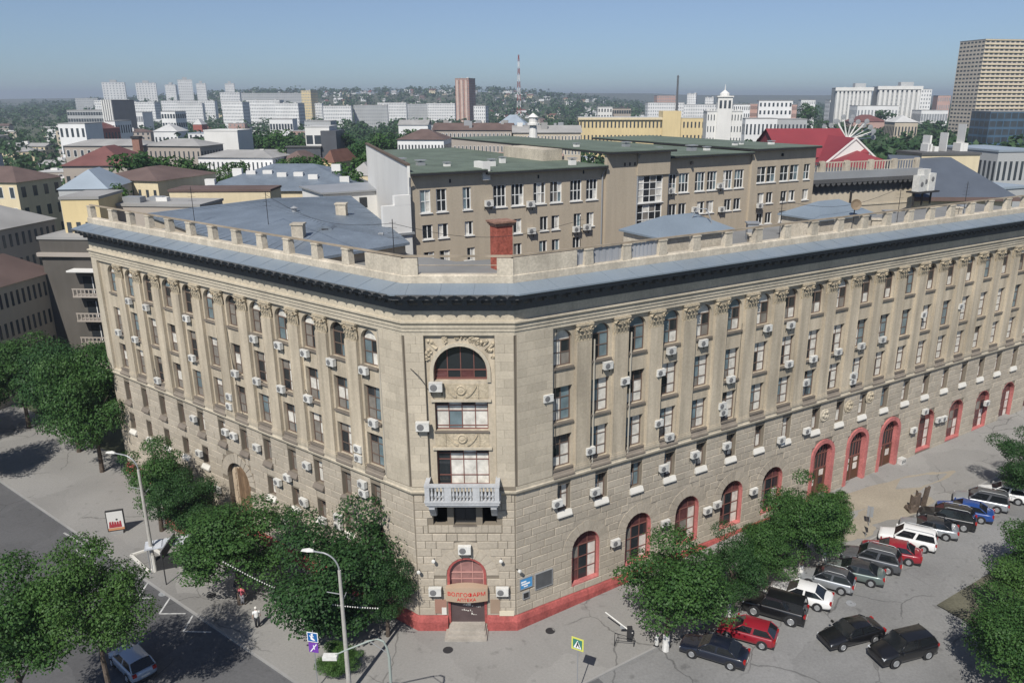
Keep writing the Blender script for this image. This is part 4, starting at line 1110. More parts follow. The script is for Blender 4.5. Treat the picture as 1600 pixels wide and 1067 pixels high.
for x, z in ((13.5, 26.6), (20.3-1.9, 26.2), (36.9+.9, 26.35), (45.7, 26.5), (15.0, 23.7), (20.6-2.1, 23.4), (24.2, 23.1), (25.6, 23.2), (46.2, 23.6), (41.8, 23.9), (36.9+8, 20.9), (15.2, 21.2), (11.0, 20.8), (52.3, 23.7)):
    xx = x-S0 if x > 30 or True else x
    y = .5 if 31.6 < xx < 45.6 else 0
    p = TAN.matrix_basis
    w_ = T0+DR*xx-NR*y
    k += 1
    t = thing('air_conditioner', f'{"upper" if z > 25 else "lower"} white air conditioner on the grey-tan court building, {ORD[k-1]} listed along its row', 'air conditioner', (w_.x, w_.y, z), FR[1], 'air conditioners on the court building')
    for n_, me in zip(('casing', 'fan_grille', 'bracket'), ACM): link(n_, me, t)

# ------------------------------------------------------------------ roofs inside the corner block
LW = [at(*p) for p in ((640, 375, 25.6), (548, 306, 25.6), (225, 328, 25.6))]
p3 = CL+DL*17-NL*1.2; p3.z = 25.6
near = CL+DL*13.5-NL*1.0
WING = thing('blue_roof_wing', 'court wing with a broad blue-grey sheet roof behind the left parapet', 'building', (LW[0].x, LW[0].y, 0))
wl = LW[0]
pts = [Vector((near.x, near.y, 25.25)), LW[0]+Vector((0, 0, -.2)), LW[1], LW[2]+Vector((0, 0, -.4))]
ridge = [pts[0].lerp(pts[3], .5), pts[1].lerp(pts[2], .5)]
mb = MB()
o_ = Vector((wl.x, wl.y, 0)); c0, c1 = pts[0].lerp(pts[1], .55)+Vector((0, 0, .9)), pts[3].lerp(pts[2], .55)+Vector((0, 0, .9))
c0 = c0.lerp(c1, .22); c1 = c1.lerp(c0, .12)
for f in ((pts[0], pts[1], c0), (pts[1], pts[2], c1, c0), (pts[2], pts[3], c1), (pts[3], pts[0], c0, c1)):
    mb.face([v-o_ for v in f])
    for a in (f[:2],): mb.face([a[0]-o_, a[0]-o_+Vector((0, 0, -.22)), a[1]-o_+Vector((0, 0, -.22)), a[1]-o_])
M_roofblue = mat('blue_sheet_roof', (.15, .18, .215), .5, .14, 2.5, fine=.13, spec=.45, streak=.06)
mb.build('roof', M_roofblue, WING)
mb = MB()
ctr = sum(pts, Vector())/4
q = [v.lerp(ctr, .035) for v in pts]
for a, b in zip(q, q[1:]+q[:1]): mb.face([(a.x-o_.x, a.y-o_.y, 0), (b.x-o_.x, b.y-o_.y, 0), (b.x-o_.x, b.y-o_.y, 25.1), (a.x-o_.x, a.y-o_.y, 25.1)])
mb.build('wall', M_tanwall, WING)
mb = MB()                                     # seams
for i in range(1, 26):
    a, b = pts[1].lerp(pts[2], i/26)-o_, c0.lerp(c1, i/26)-o_
    d = (pts[2]-pts[1]).normalized()*.02; u = Vector((0, 0, .035)); mb.face([a-d+u, a+d+u, b+d+u, b-d+u]); mb.face([a-d, a-d+u, b-d+u, b-d])
    a, b = pts[0].lerp(pts[3], i/26)-o_, c0.lerp(c1, i/26)-o_
    mb.face([a-d+u, b-d+u, b+d+u, a+d+u]); mb.face([a+d, b+d, b+d+u, a+d+u])
tag(mb.build('roof_seams', M_roofblue, WING), kind='stuff')
for px, py, w_, h_ in ((467, 366, .95, .95), (534, 331, 1.0, .9)):
    p = at(px, py, 26.1)-o_
    mb = MB(); mb.box(p.x-w_/2, p.x+w_/2, p.y-.45, p.y+.45, 25.4, 26.1+h_-.15); mb.box(p.x-w_/2-.08, p.x+w_/2+.08, p.y-.53, p.y+.53, 25.95+h_, 26.08+h_); mb.build('chimney', M_parapet, WING)
p = at(508, 362, 26.0)-o_
mb = MB(); a = arcpts(0, .75, 0, 10); mb.prism([(x_, z_) for x_, z_ in a], 0, 1.6, 0, Matrix.Translation((p.x, p.y, 25.75))); d_ = mb.build('dormer', M_roofblue, WING)
mb = MB(); mb.box(p.x-.28, p.x+.28, p.y-.03, p.y, 25.8, 26.25); mb.build('dormer_window', M_dark, d_)
p = at(460, 330, 26.3)-o_
mb = MB(); mb.lathe([(.25, 0), (.25, .35), (.4, .4), (.05, .6)], 10, 0, Matrix.Translation((p.x, p.y, 26.2))); mb.build('roof_vent', M_metal, WING)
mb = MB(); p = at(590, 385, 24.6); p = p-o_; mb.tube([(p.x-.3, p.y, 24.2), (p.x-.2, p.y, 25.2), (p.x+.3, p.y-.1, 25.7), (p.x+.6, p.y-.1, 25.7)], .16, 8); mb.build('duct', M_metal, WING)
# stepped white gable walls between wing and court building
p = at(632, 335, 26.5)
t = thing('white_fire_wall', 'small white stepped wall and low roofs between blue roof and court building', 'wall', (p.x, p.y, 0), FR[1])
mb = MB(); mb.box(-2.2, 0.6, -.2, .3, 18, 27.4); mb.box(-1.0, .6, -.21, .31, 27.4, 28.3); mb.build('wall', M_whitewall, t)
mb = MB(); mb.box(-2.4, .8, -.4, 2.5, 24.6, 24.8); mb.build('coping', M_metal, t)
p = at(590, 318, 24)
t = thing('pale_court_annex', 'pale low annex with grey roof beside the white end wall', 'building', (p.x, p.y, 0), FR[1])
mb = MB(); mb.box(-7, 2.5, 0, 9, 0, 25.6); mb.build('wall', M_whitewall, t)
mb = MB(); mb.slab([(-7.3, -.3), (2.8, -.3), (2.8, 9.3), (-7.3, 9.3)], 25.6, 25.8); mb.build('roof', M_metal, t)
for x in (-5.6, -3.9, -1.9): g = MB(); g.box(x-.5, x+.5, -.04, .02, 23.6, 24.9); g.build('window', M_glass, t)
# hipped stair heads on the right wing
def hip(label, c, w, d, z0, z1, zr, rz=FR[1], rm=None, wm=None):
    t = thing('stair_head', label, 'roof structure', (c.x, c.y, z0), rz)
    mb = MB(); mb.box(-w/2+.3, w/2-.3, -d/2+.3, d/2-.3, 0, z1-z0); mb.build('wall', wm or M_parapet, t)
    a = [(-w/2, -d/2), (w/2, -d/2), (w/2, d/2), (-w/2, d/2)]; z = z1-z0; r = [(-w/2+d/2, 0), (w/2-d/2, 0)]
    mb = MB(); P3 = lambda p, zz: (p[0], p[1], zz)
    for f in ((a[0], a[1], r[1], r[0]), (a[2], a[3], r[0], r[1])): mb.face([P3(f[0], z), P3(f[1], z), P3(f[2], zr-z0), P3(f[3], zr-z0)])
    for f in ((a[1], a[2], r[1]), (a[3], a[0], r[0])): mb.face([P3(f[0], z), P3(f[1], z), P3(f[2], zr-z0)])
    mb.slab(a, z-.14, z-.002); mb.build('roof', rm or M_ledge, t)
    return t
c = CR+DR*20.2-NR*7.2; t = hip('blue-grey hipped roof of the nearer stair head behind the right parapet', c, 8.4, 5.2, 24.3, 26.5, 27.75)
mb = MB(); mb.tube([(1.0, -.6, 3.2), (1.2, -.9, 3.9), (1.9, -1.3, 3.9), (2.2, -1.6, 3.0), (2.2, -1.7, 2.2)], .05, 6); mb.build('vent_pipe', M_metal, t)
c = CR+DR*38.6-NR*6.8; hip('blue-grey hipped roof of the farther stair head behind the right parapet', c, 8.0, 5.0, 24.3, 26.5, 27.75)
p = at(1336, 327, 27.2)
t = thing('satellite_dish', 'brown satellite dish on the farther hipped roof', 'satellite dish', (p.x, p.y, 26.6))
mb = MB(); mb.lathe([(.05, 0), (.3, .05), (.5, .16), (.5, .18), (.28, .09)], 14, 0, Matrix.Translation((0, 0, 1.0)) @ Matrix.Rotation(R(80), 4, 'X')); mb.build('dish', mat('brown_dish', (.2, .15, .1), .6, .1), t)
mb = MB(); mb.tube([(0, .1, -.6), (0, .1, 1.)], .05); mb.build('mast', M_dark, t)
# brick chimney in the court
p = at(783, 345, 28.0)
t = thing('brick_chimney', 'stout red brick chimney with flared cap behind the corner parapet', 'chimney', (p.x, p.y, 24.2), FR[1])
mb = MB(); mb.box(-.68, .68, -.55, .55, -.2, 3.45); mb.build('shaft', M_brick, t)
mb = MB()
for z, e in ((3.45, .08), (3.58, .16), (3.71, .24)): mb.box(-.68-e, .68+e, -.55-e, .55+e, z, z+.128)
mb.build('cap', mat('weathered_brick', (.26, .15, .11), .9, .2, .5, fine=.2), t)

# ------------------------------------------------------------------ the town behind
WM = dict(white=mat('pale_panel_wall', (.70, .70, .69), .85, .08, 12., fine=.05), grey=mat('grey_panel_wall', (.40, .41, .41), .85, .08, 12., fine=.05), beige=mat('beige_wall', (.47, .41, .32), .85, .08, 8., streak=.05),
          cream=mat('cream_wall', (.62, .53, .36), .85, .06, 8., streak=.06), yellow=mat('yellow_wall', (.62, .50, .28), .85, .06, 8., streak=.05), pinkish=mat('pinkish_wall', (.45, .30, .26), .85, .08, 8.),
          brickred=mat('brick_tower_wall', (.33, .19, .15), .85, .15, 6.), taupe=mat('taupe_wall', (.36, .32, .28), .9, .08, 8.), dkgrey=mat('dark_cladding', (.085, .09, .10), .5, .1), redbrown=mat('red_wall', (.33, .11, .09), .85, .1),
          glassy=mat('blue_glass_wall', (.06, .11, .17), .15, .15, 8., spec=.6), tower=mat('tower_beige', (.52, .46, .38), .85, .06, 10.))
RM = dict(brown=mat('brown_roof', (.125, .088, .078), .85, .18, 4.), grey=mat('grey_roof', (.30, .295, .285), .85, .15, 6.), dark=mat('dark_roof', (.10, .10, .10), .85, .2, 6.), red=mat("red_roof", (.22, .04, .048), .6, .1, 6.),
          maroon=mat('maroon_roof', (.15, .066, .06), .7, .2, 4.), blue=M_roofblue, pale=mat('pale_roof', (.48, .48, .47), .8, .1, 6.), steel=mat('steel_roof', (.28, .33, .38), .5, .1, 6.), rust=mat('rust_roof', (.15, .075, .055), .8, .2, 3.))
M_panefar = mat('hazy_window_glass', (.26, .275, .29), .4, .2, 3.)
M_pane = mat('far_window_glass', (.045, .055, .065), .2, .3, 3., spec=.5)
FOOT = []
def bld(name, label, cat, xl, xr, yt, Y, dep, rot, wm, floors=0, cols=0, roof='flat', rm='grey', rh=0., zb=-.5, group=None, win=(.45, .5), frames=False, single=False, cols2=None):
    """a block whose front spans xl..xr and whose top shows at yt when it stands Y metres ahead"""
    zt = atY((xl+xr)/2, yt, Y).z
    p0, p1 = atY(xl, yt, Y), atY(xr, yt, Y)
    Wd = p1.x-p0.x; a = R(rot)
    w = max((Wd-dep*abs(math.sin(a)))/math.cos(a), Wd*.35)
    cx = (p0.x+p1.x)/2; dx, dy = math.cos(a), math.sin(a)
    # the front's left corner, so that the whole outline is centred between xl and xr
    if rot >= 0: ox, oy = p0.x+dep*math.sin(a), Y
    else: ox, oy = p0.x, Y-w*math.sin(a)*0
    base = min(0, zb)
    t = thing(name, label, cat, (ox, oy, 0), a, group)
    ze = zt-rh
    mb = MB(); mb.box(0, w, 0, dep, zb, ze); mb.build('wall', WM[wm] if isinstance(wm, str) else wm, t)
    rmm = RM[rm] if isinstance(rm, str) else rm
    mb = MB(); e = min(.5, w*.03)
    if roof == 'flat':
        mb.box(-.15, w+.15, -.15, dep+.15, ze, ze+.35); mb.build('roof', rmm, t)
    elif roof == 'hip':
        h = min(w, dep)/2
        c = [(-e, -e, ze), (w+e, -e, ze), (w+e, dep+e, ze), (-e, dep+e, ze)]
        r0, r1 = ((h*.9, dep/2, zt), (w-h*.9, dep/2, zt)) if w >= dep else ((w/2, h*.9, zt), (w/2, dep-h*.9, zt))
        if w >= dep: fs = [(c[0], c[1], r1, r0), (c[1], c[2], r1), (c[2], c[3], r0, r1), (c[3], c[0], r0)]
        else: fs = [(c[0], c[1], r0), (c[1], c[2], r1, r0), (c[2], c[3], r1), (c[3], c[0], r0, r1)]
        for f in fs: mb.face(f)
        mb.face([c[3], c[2], c[1], c[0]]); mb.build('roof', rmm, t)
    elif roof == 'gable':
        for s in (0, 1):
            y0, y1 = (-e, dep/2) if s == 0 else (dep+e, dep/2)
            mb.face([(-e, y0, ze), (w+e, y0, ze), (w+e, y1, zt), (-e, y1, zt)][::1 if s == 0 else -1])
        mb.face([(0, 0, ze), (0, dep/2, zt), (0, dep, ze)][::-1]); mb.face([(w, 0, ze), (w, dep/2, zt), (w, dep, ze)]); mb.build('roof', rmm, t)
    if floors and cols:
        H0 = ze-max(zb, 0); fh = H0/floors; mb = MB(); fm = MB()
        c2 = cols2 if cols2 is not None else max(1, int(cols*dep/max(w, 1)))
        for f in range(floors):
            z0 = max(zb, 0)+fh*(f+.5-win[1]/2); z1 = z0+fh*win[1]
            for c in range(cols):
                cw = w/cols; x0 = cw*(c+.5-win[0]/2); x1 = x0+cw*win[0]
                mb.box(x0, x1, -.06, .02, z0, z1)
                if frames: fm.box(x0-.12, x1+.12, -.04, .0, z0-.15, z1+.1)
            for c in range(c2):
                cw = dep/c2; y0 = cw*(c+.5-win[0]/2); y1 = y0+cw*win[0]
                xs_ = (w-.02, w+.06) if rot < 0 else (-.06, .02)
                mb.box(*xs_, y0, y1, z0, z1)
        if single:
            n = 0
            for i in range(0, len(mb.v), 8):
                g = MB(); g.mesh(mb.v[i:i+8], mb.f[:6]); wobj = g.build('window', M_pane, t)
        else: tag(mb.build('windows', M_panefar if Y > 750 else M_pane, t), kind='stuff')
        if frames: tag(fm.build('window_frames', M_whiteframe, t), kind='stuff')
    FOOT.append((ox+w/2*math.cos(a)-dep/2*math.sin(a), oy+w/2*math.sin(a)+dep/2*math.cos(a), math.hypot(w, dep)/2, a, w/2+5, dep/2+5))
    t['w'] = w; t['d'] = dep; t['zt'] = zt; t['ze'] = ze
    return t
def infoot(x, y):
    for cx, cy, r_, a, hw, hd in FOOT:
        dx, dy = x-cx, y-cy
        if abs(dx*math.cos(a)+dy*math.sin(a)) < hw and abs(-dx*math.sin(a)+dy*math.cos(a)) < hd: return True
    return False
def clean():
    for o in SC.objects:
        for k in ('w', 'd', 'zt', 'ze'):
            if k in o: del o[k]
def addbox(t, name, x0, x1, y0, y1, z0, z1, m_):
    mb = MB(); mb.box(x0, x1, y0, y1, z0, z1); return mb.build(name, m_, t)
def roofbits(t, n, seed=0):
    r_ = random.Random(seed)
    for i in range(n):
        x, y = t['w']*(.1+.8*r_.random()), t['d']*(.1+.7*r_.random()); s = .5+.8*r_.random()
        zb_ = t['ze']-.2
        addbox(t, 'roof_vent', x-s, x+s, y-s*.6, y+s*.6, zb_, max(t['zt'], t['ze'])+.5+s*.5, r_.choice([M_whitewall, M_metal, RM['grey']]))
AB = 'apartment building'
# far white blocks on the left rise
GW = 'white towers on the left rise'
for i, (xl, xr, yt, Y, rot, l) in enumerate(((152, 188, 129, 1700, 22, 'leftmost broad white tower block on the far rise'), (205, 238, 130, 1750, 22, 'white tower block second from the left on the far rise'),
        (253, 272, 133, 1750, 15, 'narrow white tower block left of the tallest on the far rise'), (270, 296, 125, 1650, 25, 'tallest pale tower block of the left far rise'), (300, 319, 131, 1600, 20, 'white tower block right of the tallest on the far rise'),
        (346, 364, 131, 1800, 18, 'small white tower standing alone behind a white slab'))):
    t = bld('tower_block', l, 'tower block', xl, xr, yt, Y, 22, rot, 'white', 14, 7, group=GW, win=(.4, .45))
    addbox(t, 'roof_house', t['w']*.35, t['w']*.65, 6, 14, t['ze'], t['ze']+5, WM['grey'])
for xl, xr, yt, Y, dep, rot, wm, fl, co, l in (
        (115, 150, 154, 1500, 15, 8, 'grey', 9, 14, 'grey panel slab at the far left below the towers'), (145, 205, 157, 1200, 14, 6, 'white', 9, 22, 'long white panel slab left of the dark sided tower top'),
        (196, 246, 160, 1150, 14, -8, 'white', 9, 18, 'white panel slab right of the dark sided tower'), (250, 332, 158, 1250, 14, 5, 'white', 8, 30, 'long white panel slab below the tallest far tower'),
        (274, 313, 162, 1000, 13, 10, 'white', 9, 14, 'short white slab among the trees under the long slab'), (340, 372, 145, 1350, 16, 12, 'white', 10, 12, 'stepped white slab in front of the lone small tower'),
        (370, 472, 146, 1550, 14, 4, 'grey', 9, 36, 'very long pale slab left of the yellow block'), (346, 386, 160, 950, 14, -14, 'white', 9, 14, 'white slab with blank end in front of the long pale slab'),
        (384, 440, 157, 1100, 14, -6, 'white', 8, 20, 'low white slab behind trees left of the yellow block'), (430, 472, 162, 880, 14, -12, 'white', 9, 14, 'nearer white slab below the yellow block'),
        (468, 502, 162, 1250, 14, 5, 'white', 7, 12, 'thin white slab right below the yellow block'), (501, 547, 166, 820, 15, 8, 'white', 9, 16, 'left one of two grey-white slabs in the centre left'),
        (549, 604, 165, 840, 15, 8, 'grey', 9, 18, 'right one of two grey-white slabs in the centre left'), (588, 634, 161, 1120, 14, 4, 'white', 8, 18, 'white slab behind the trees, first right of the pair'),
        (632, 672, 163, 1180, 14, 4, 'grey', 8, 16, 'grey-white slab behind the trees midway to the red tower'), (668, 712, 162, 1160, 14, -4, 'white', 8, 16, 'white slab reaching the left side of the red-brown tower')):
    bld('panel_block', l, AB, xl, xr, yt, Y, dep, rot, wm, fl, co, group='long panel blocks in the distance', win=(.5, .5))
bld('tower_block', 'yellow tower block standing above the long slabs', 'tower block', 470, 493, 142, 1250, 18, -20, 'yellow', 12, 6)
t = bld('tower_block', 'tall red-brown tower block on its own in the middle distance', 'tower block', 711, 741, 123, 1000, 20, -18, 'brickred', 20, 6, win=(.3, .5))
for k in range(3): addbox(t, 'balcony_stack', t['w']*(.08+.32*k), t['w']*(.24+.32*k), -1.0, 0, 4, t['ze']-2, mat('pale_tower_strip', (.52, .40, .34), .8, .1))
bld('apartment_building', 'small pale block at the foot of the red-brown tower', AB, 740, 762, 166, 900, 14, -10, 'white', 8, 6)
bld('dark_block', 'dark narrow block touching the red-brown tower', 'building', 742, 756, 165, 930, 14, 5, 'dkgrey', 6, 4)
# dark-sided glazed tower on the left
t = bld('office_tower', 'office tower with striped white front and dark blank side', 'office building', 157, 202, 157, 640, 18, -32, 'dkgrey', 0, 0, rm='dark')
for k in range(5): addbox(t, 'white_rib', t['w']*(.05+.2*k), t['w']*(.16+.2*k), -.5, 0, 6, t['ze']+.3, M_whitewall)
addbox(t, 'podium', -6, t['w']+4, -6, 0, 0, 9, M_whitewall)
bld('office_building', 'grey glazed block at the left edge beside the striped tower', 'office building', 100, 158, 173, 700, 20, 6, 'grey', 5, 14, win=(.8, .5))
bld('shop_building', 'white low hall with dark band right of the striped tower', 'building', 200, 222, 176, 760, 20, 0, 'white', 2, 6, win=(.8, .4))
t = bld('red_house', 'red walled house with pink pilasters and maroon roof at left', 'house', 128, 168, 192, 430, 14, -12, 'redbrown', 2, 5, 'hip', 'maroon', 3, frames=True, win=(.4, .6))
bld('white_house', 'white house between red house and striped tower foot', 'house', 164, 186, 190, 440, 14, -8, 'white', 3, 3, frames=True)
bld('cream_house', 'cream block at the left edge under the red house', 'house', 90, 132, 194, 400, 16, 0, 'white', 3, 5)
bld('apartment_building', 'white and dark balconied block beyond the left trees', AB, 251, 280, 175, 640, 14, -10, 'white', 4, 5, win=(.7, .5))
bld('white_hall', 'white domed hall roof low among the left trees', 'hall', 238, 275, 194, 560, 18, 0, 'white', 1, 6, 'hip', 'pale', 5)
bld('white_pavilion', 'small white pavilion with peaked roof among trees', 'pavilion', 300, 314, 186, 600, 10, 0, 'redbrown', 1, 3, 'hip', 'pale', 4)
bld('white_house', 'low white building with flat roofs right of the peaked pavilion', 'building', 418, 456, 187, 620, 16, 4, 'white', 2, 8, win=(.7, .4))
bld('long_hall', 'low grey hall with window row behind the black and white house', 'building', 474, 516, 190, 600, 20, 2, 'grey', 2, 9)
bld('long_hall', 'long low pale hall between trees left of the beige blocks', 'building', 622, 668, 188, 520, 16, 0, 'white', 1, 9, 'gable', 'grey', 3)
# long grey roofed block with chimney
t = bld('apartment_building', 'long taupe block with broad grey roof and brick chimney', AB, 222, 326, 218, 260, 14, -8, 'taupe', 4, 12, 'hip', 'grey', 2.0, win=(.3, .42))
t = bld('apartment_building', 'grey roofed wing at the left edge joined to the chimney block', AB, 96, 226, 219, 285, 14, 2, 'taupe', 4, 12, 'hip', 'grey', 2.0, win=(.4, .42), frames=True)
p = atY(213, 213, 258)
t = thing('brick_chimney', 'tall square brick chimney standing before the grey roof on the left', 'chimney', (p.x, p.y, 0))
addbox(t, 'shaft', -1.1, 1.1, -1.1, 1.1, 0, p.z-.8, mat('chimney_brick', (.27, .15, .115), .9, .15, 1.)); addbox(t, 'cap', -1.3, 1.3, -1.3, 1.3, p.z-.8, p.z, M_dark)
bld('hip_roof_house', 'house with broad dark red hipped roof at the left edge', 'house', 84, 190, 231, 205, 20, 4, 'taupe', 2, 8, 'hip', 'maroon', 4.5)
t = bld('screen_building', 'blank white boxy roof structure left of the dark green wood', 'building', 318, 378, 205, 300, 12, -6, M_whitewall, 0, 0, rm=M_whitewall)
t = bld('apartment_building', 'pale four-storey block with arched windows and grey roof, centre left', AB, 308, 436, 236, 235, 13, -6, 'white', 4, 17, 'hip', 'grey', 1.8, win=(.32, .5))
bld('apartment_building', 'second pale block with brown roof right of the arched window block', AB, 432, 490, 237, 240, 13, -10, 'taupe', 4, 8, 'hip', 'brown', 3)
t = bld('modern_house', 'modern white and black flat roofed house with strip windows', 'house', 476, 514, 199, 300, 12, 0, M_whitewall, 3, 3, rm='pale', win=(.8, .35))
addbox(t, 'black_wing', t['w']*.72, t['w']*1.35, -3, 10, 0, t['ze']-1.2, WM['dkgrey']); addbox(t, 'terrace', -6, t['w']*.7, -4, 0, 0, t['ze']-7, WM['dkgrey'])
addbox(t, 'terrace_slab', -6.4, t['w']*.75, -4.4, .1, t['ze']-7, t['ze']-6.6, RM['dark'])
t = bld('cream_building', 'long cream wall building with dark brown roof behind the left parapet', 'building', 138, 292, 264, 150, 17, -14, 'cream', 4, 9, 'hip', 'brown', 1.9, win=(.35, .42), single=True, cols2=0)
t = bld('blue_roof_hall', 'low hall with blue-grey roofs and white skylights behind the court wing', 'hall', 288, 560, 265, 150, 26, 2, 'cream', 1, 20, 'hip', 'blue', 4)
for k in range(9):
    x = t['w']*(.08+.1*k); y = 3+5*((k*7) % 5)/4+(4 if k % 2 else 0); z = t['ze']+.6+y*.22
    addbox(t, 'skylight', x-.9, x+.9, y-.5, y+.5, z-.8, z+.7, M_whitewall)
bld('yellow_house', 'small yellow house with rust red roof among trees', 'house', 500, 543, 235, 205, 12, -16, 'yellow', 3, 4, 'hip', 'rust', 3, frames=True)
bld('cream_house', 'cream house with grey roof left of the white end wall', 'house', 543, 592, 255, 165, 11, -6, 'cream', 3, 4, 'hip', 'grey', 2.5)
t = bld('grey_flat_roofs', 'grey flat roofed annexes just beyond the far end of the left parapet', 'building', 150, 322, 322, 112, 7, -4, 'taupe', 2, 10, rm='grey'); roofbits(t, 4, 3)
bld('cream_annex', 'low cream annex with brown roof between the annexes and blue hall', 'building', 262, 420, 300, 126, 6, 2, 'cream', 2, 12, rm='brown')
bld('white_roof_annex', 'grey roofed annex at the left edge above the cornice end', 'building', 70, 158, 268, 135, 12, 8, 'grey', 2, 5, 'hip', 'steel', 3)
bld('cream_annex', 'yellowish low wing beside the far parapet end', 'building', 84, 150, 312, 106, 8, 6, 'yellow', 2, 4, 'flat', 'grey')
t = bld('balcony_house', 'dark grey-brown house with stacked balconies beyond the left front', AB, 60, 172, 374, 103, 14, -3, mat('grey_brown_render', (.10, .092, .082), .9, .1, 5., streak=.08), 0, 0, rm='grey')
zt = t['ze']
for k in range(5):
    z = zt-7.2-3.3*k; x = t['w']*.74
    b_ = addbox(t, 'balcony', x-2.1, x+2.3, -1.5, 0, z-.2, z, WM['taupe']); addbox(b_, 'balcony_rail', x-2.1, x+2.3, -1.5, -1.4, z+.85, z+1.0, WM['taupe'])
    for j in range(9): addbox(b_, 'baluster', x-2.05+.53*j, x-1.9+.53*j, -1.48, -1.42, z, z+.86, WM['taupe'])
    w_ = addbox(t, 'window', x-1.3, x+1.3, -.06, .0, z+.1, z+2.3, M_glass); addbox(w_, 'frame', x-.05, x+.05, -.1, -.06, z+.1, z+2.3, M_whiteframe)
addbox(t, 'balcony_roof', t['w']*.74-2.3, t['w']*.74+2.4, -1.7, 0, zt-4.0, zt-3.8, M_whitewall)
addbox(t, 'cornice', -.3, t['w']+.3, -.5, 0, zt-2.2, zt-1.7, WM['taupe'])
# middle
for xl, xr, yt, Y, dep, rot, l, rm_ in ((676, 802, 193, 330, 13, -3, 'long beige five-storey block with brown roof and balconies', 'brown'), (800, 908, 197, 320, 13, 2, 'grey-beige apartment row right of the white column', 'grey')):
    t = bld('apartment_building', l, AB, xl, xr, yt, Y, dep, rot, 'taupe' if yt == 193 else 'beige', 5, 20, 'gable', rm_, 2.6, win=(.34, .45), frames=True)
    mb = MB(); r_ = random.Random(xl)
    for k in range(14):
        x = t['w']*(.05+.9*r_.random()); z = 3+3*r_.randrange(1, 5); mb.box(x-1.5, x+1.5, -1.2, 0, z, z+1)
    tag(mb.build('balconies', WM['pinkish'], t), kind='stuff'); roofbits(t, 7, xl)
bld('brown_roof_house', 'white walled house with brown hipped roof left of the beige block', 'house', 620, 698, 203, 300, 16, -4, 'white', 3, 14, 'hip', 'brown', 3.5)
bld('apartment_building', 'pale block with grey hipped roof at the foot of the lattice mast', AB, 776, 826, 180, 520, 16, -6, 'grey', 4, 10, 'hip', 'steel', 6)
p = at(833, 214, 14)
p = atY(833, 181, 270)
t = thing('monument_column', 'white column with lantern top behind the green roof', 'column', (p.x, p.y, 0))
mb = MB(); mb.lathe([(2.6, 0), (2.6, p.z-9.5), (1.6, p.z-9.3), (1.3, p.z-5), (1.1, p.z-3)], 12); mb.build('shaft', M_whitewall, t)
mb = MB(); mb.lathe([(2.0, p.z-3), (2.0, p.z-2.4), (1.4, p.z-2.3), (1.4, p.z-.6), (1.8, p.z-.5), (.2, p.z+.8)], 12); mb.build('lantern', M_whitewall, t)
# lattice television mast (red and white) and a thin grey chimney
p = atY(811, 180, 900); q = atY(811, 86, 900)
t = thing('television_mast', 'tall thin red and white lattice mast', 'mast', (p.x, p.y, 0))
mr, mw = mat('mast_red', (.24, .06, .05), .6, .05), mat('mast_white', (.6, .6, .6), .6, .05)
for k in range(12):
    z0, z1 = q.z*k/12, q.z*(k+1)/12; s0, s1 = 3.4*(1-k/13)+.3, 3.4*(1-(k+1)/13)+.3; mb = MB()
    for a in range(4):
        c0_, c1_ = [(math.cos(a*math.pi/2+.78)*s, math.sin(a*math.pi/2+.78)*s) for s in (s0, s1)]
        n0, n1 = [(math.cos((a+1)*math.pi/2+.78)*s, math.sin((a+1)*math.pi/2+.78)*s) for s in (s0, s1)]
        mb.tube([(*c0_, z0), (*c1_, z1)], .32, 4); mb.tube([(*c0_, z0), (*n1, z1)], .2, 4); mb.tube([(*n0, z0), (*c1_, z1)], .2, 4)
    mb.build('mast_section', mr if k % 2 else mw, t)
p = atY(1057, 172, 900); q = atY(1057, 118, 900)
t = thing('factory_chimney', 'thin dark factory chimney behind the yellow building', 'chimney', (p.x, p.y, 0))
mb = MB(); mb.tube([(0, 0, 0), (0, 0, q.z)], [1.6, .9], 8); mb.build('shaft', RM['dark'], t)
mb = MB(); mb.tube([(0, 0, q.z-2), (0, 0, q.z-1.2)], 1.3, 8); mb.build('collar', RM['dark'], t)
t = bld('yellow_institute', 'long low yellow building with central tower block behind the green roof', 'building', 905, 1108, 185, 430, 18, 0, 'yellow', 4, 34, rm='pale', win=(.4, .45))
addbox(t, 'centre_block', t['w']*.64, t['w']*.78, -1.5, 14, 0, t['ze']+3.5, WM['yellow']); addbox(t, 'cornice', -.6, t['w']*.64, -.9, 0, t['ze']-.8, t['ze']+.3, WM['cream'])
bld('white_high_block', 'white block standing behind the yellow building', AB, 934, 957, 168, 600, 14, 0, M_whitewall, 7, 5)
bld('brown_block', 'brown glazed block attached to the white block', 'building', 956, 986, 170, 610, 16, 0, 'taupe', 6, 8, win=(.8, .5), rm='dark')
bld('brick_block', 'dull red high block under construction left of the thin chimney', AB, 1025, 1058, 150, 1000, 16, 6, 'pinkish', 11, 8)
bld('apartment_building', 'white apartment slab below the dull red block', AB, 1011, 1070, 161, 900, 16, 4, 'white', 9, 16)
bld('apartment_building', 'white slab between thin chimney and white tower pair', AB, 1068, 1120, 164, 950, 16, 0, 'white', 8, 14)
bld('tower_block', 'slim white tower right of the thin chimney', 'tower block', 1074, 1092, 147, 1000, 14, -15, 'white', 15, 5)
bld('tower_block', 'small white tower second right of the thin chimney', 'tower block', 1102, 1119, 153, 1050, 14, -15, 'white', 12, 5)
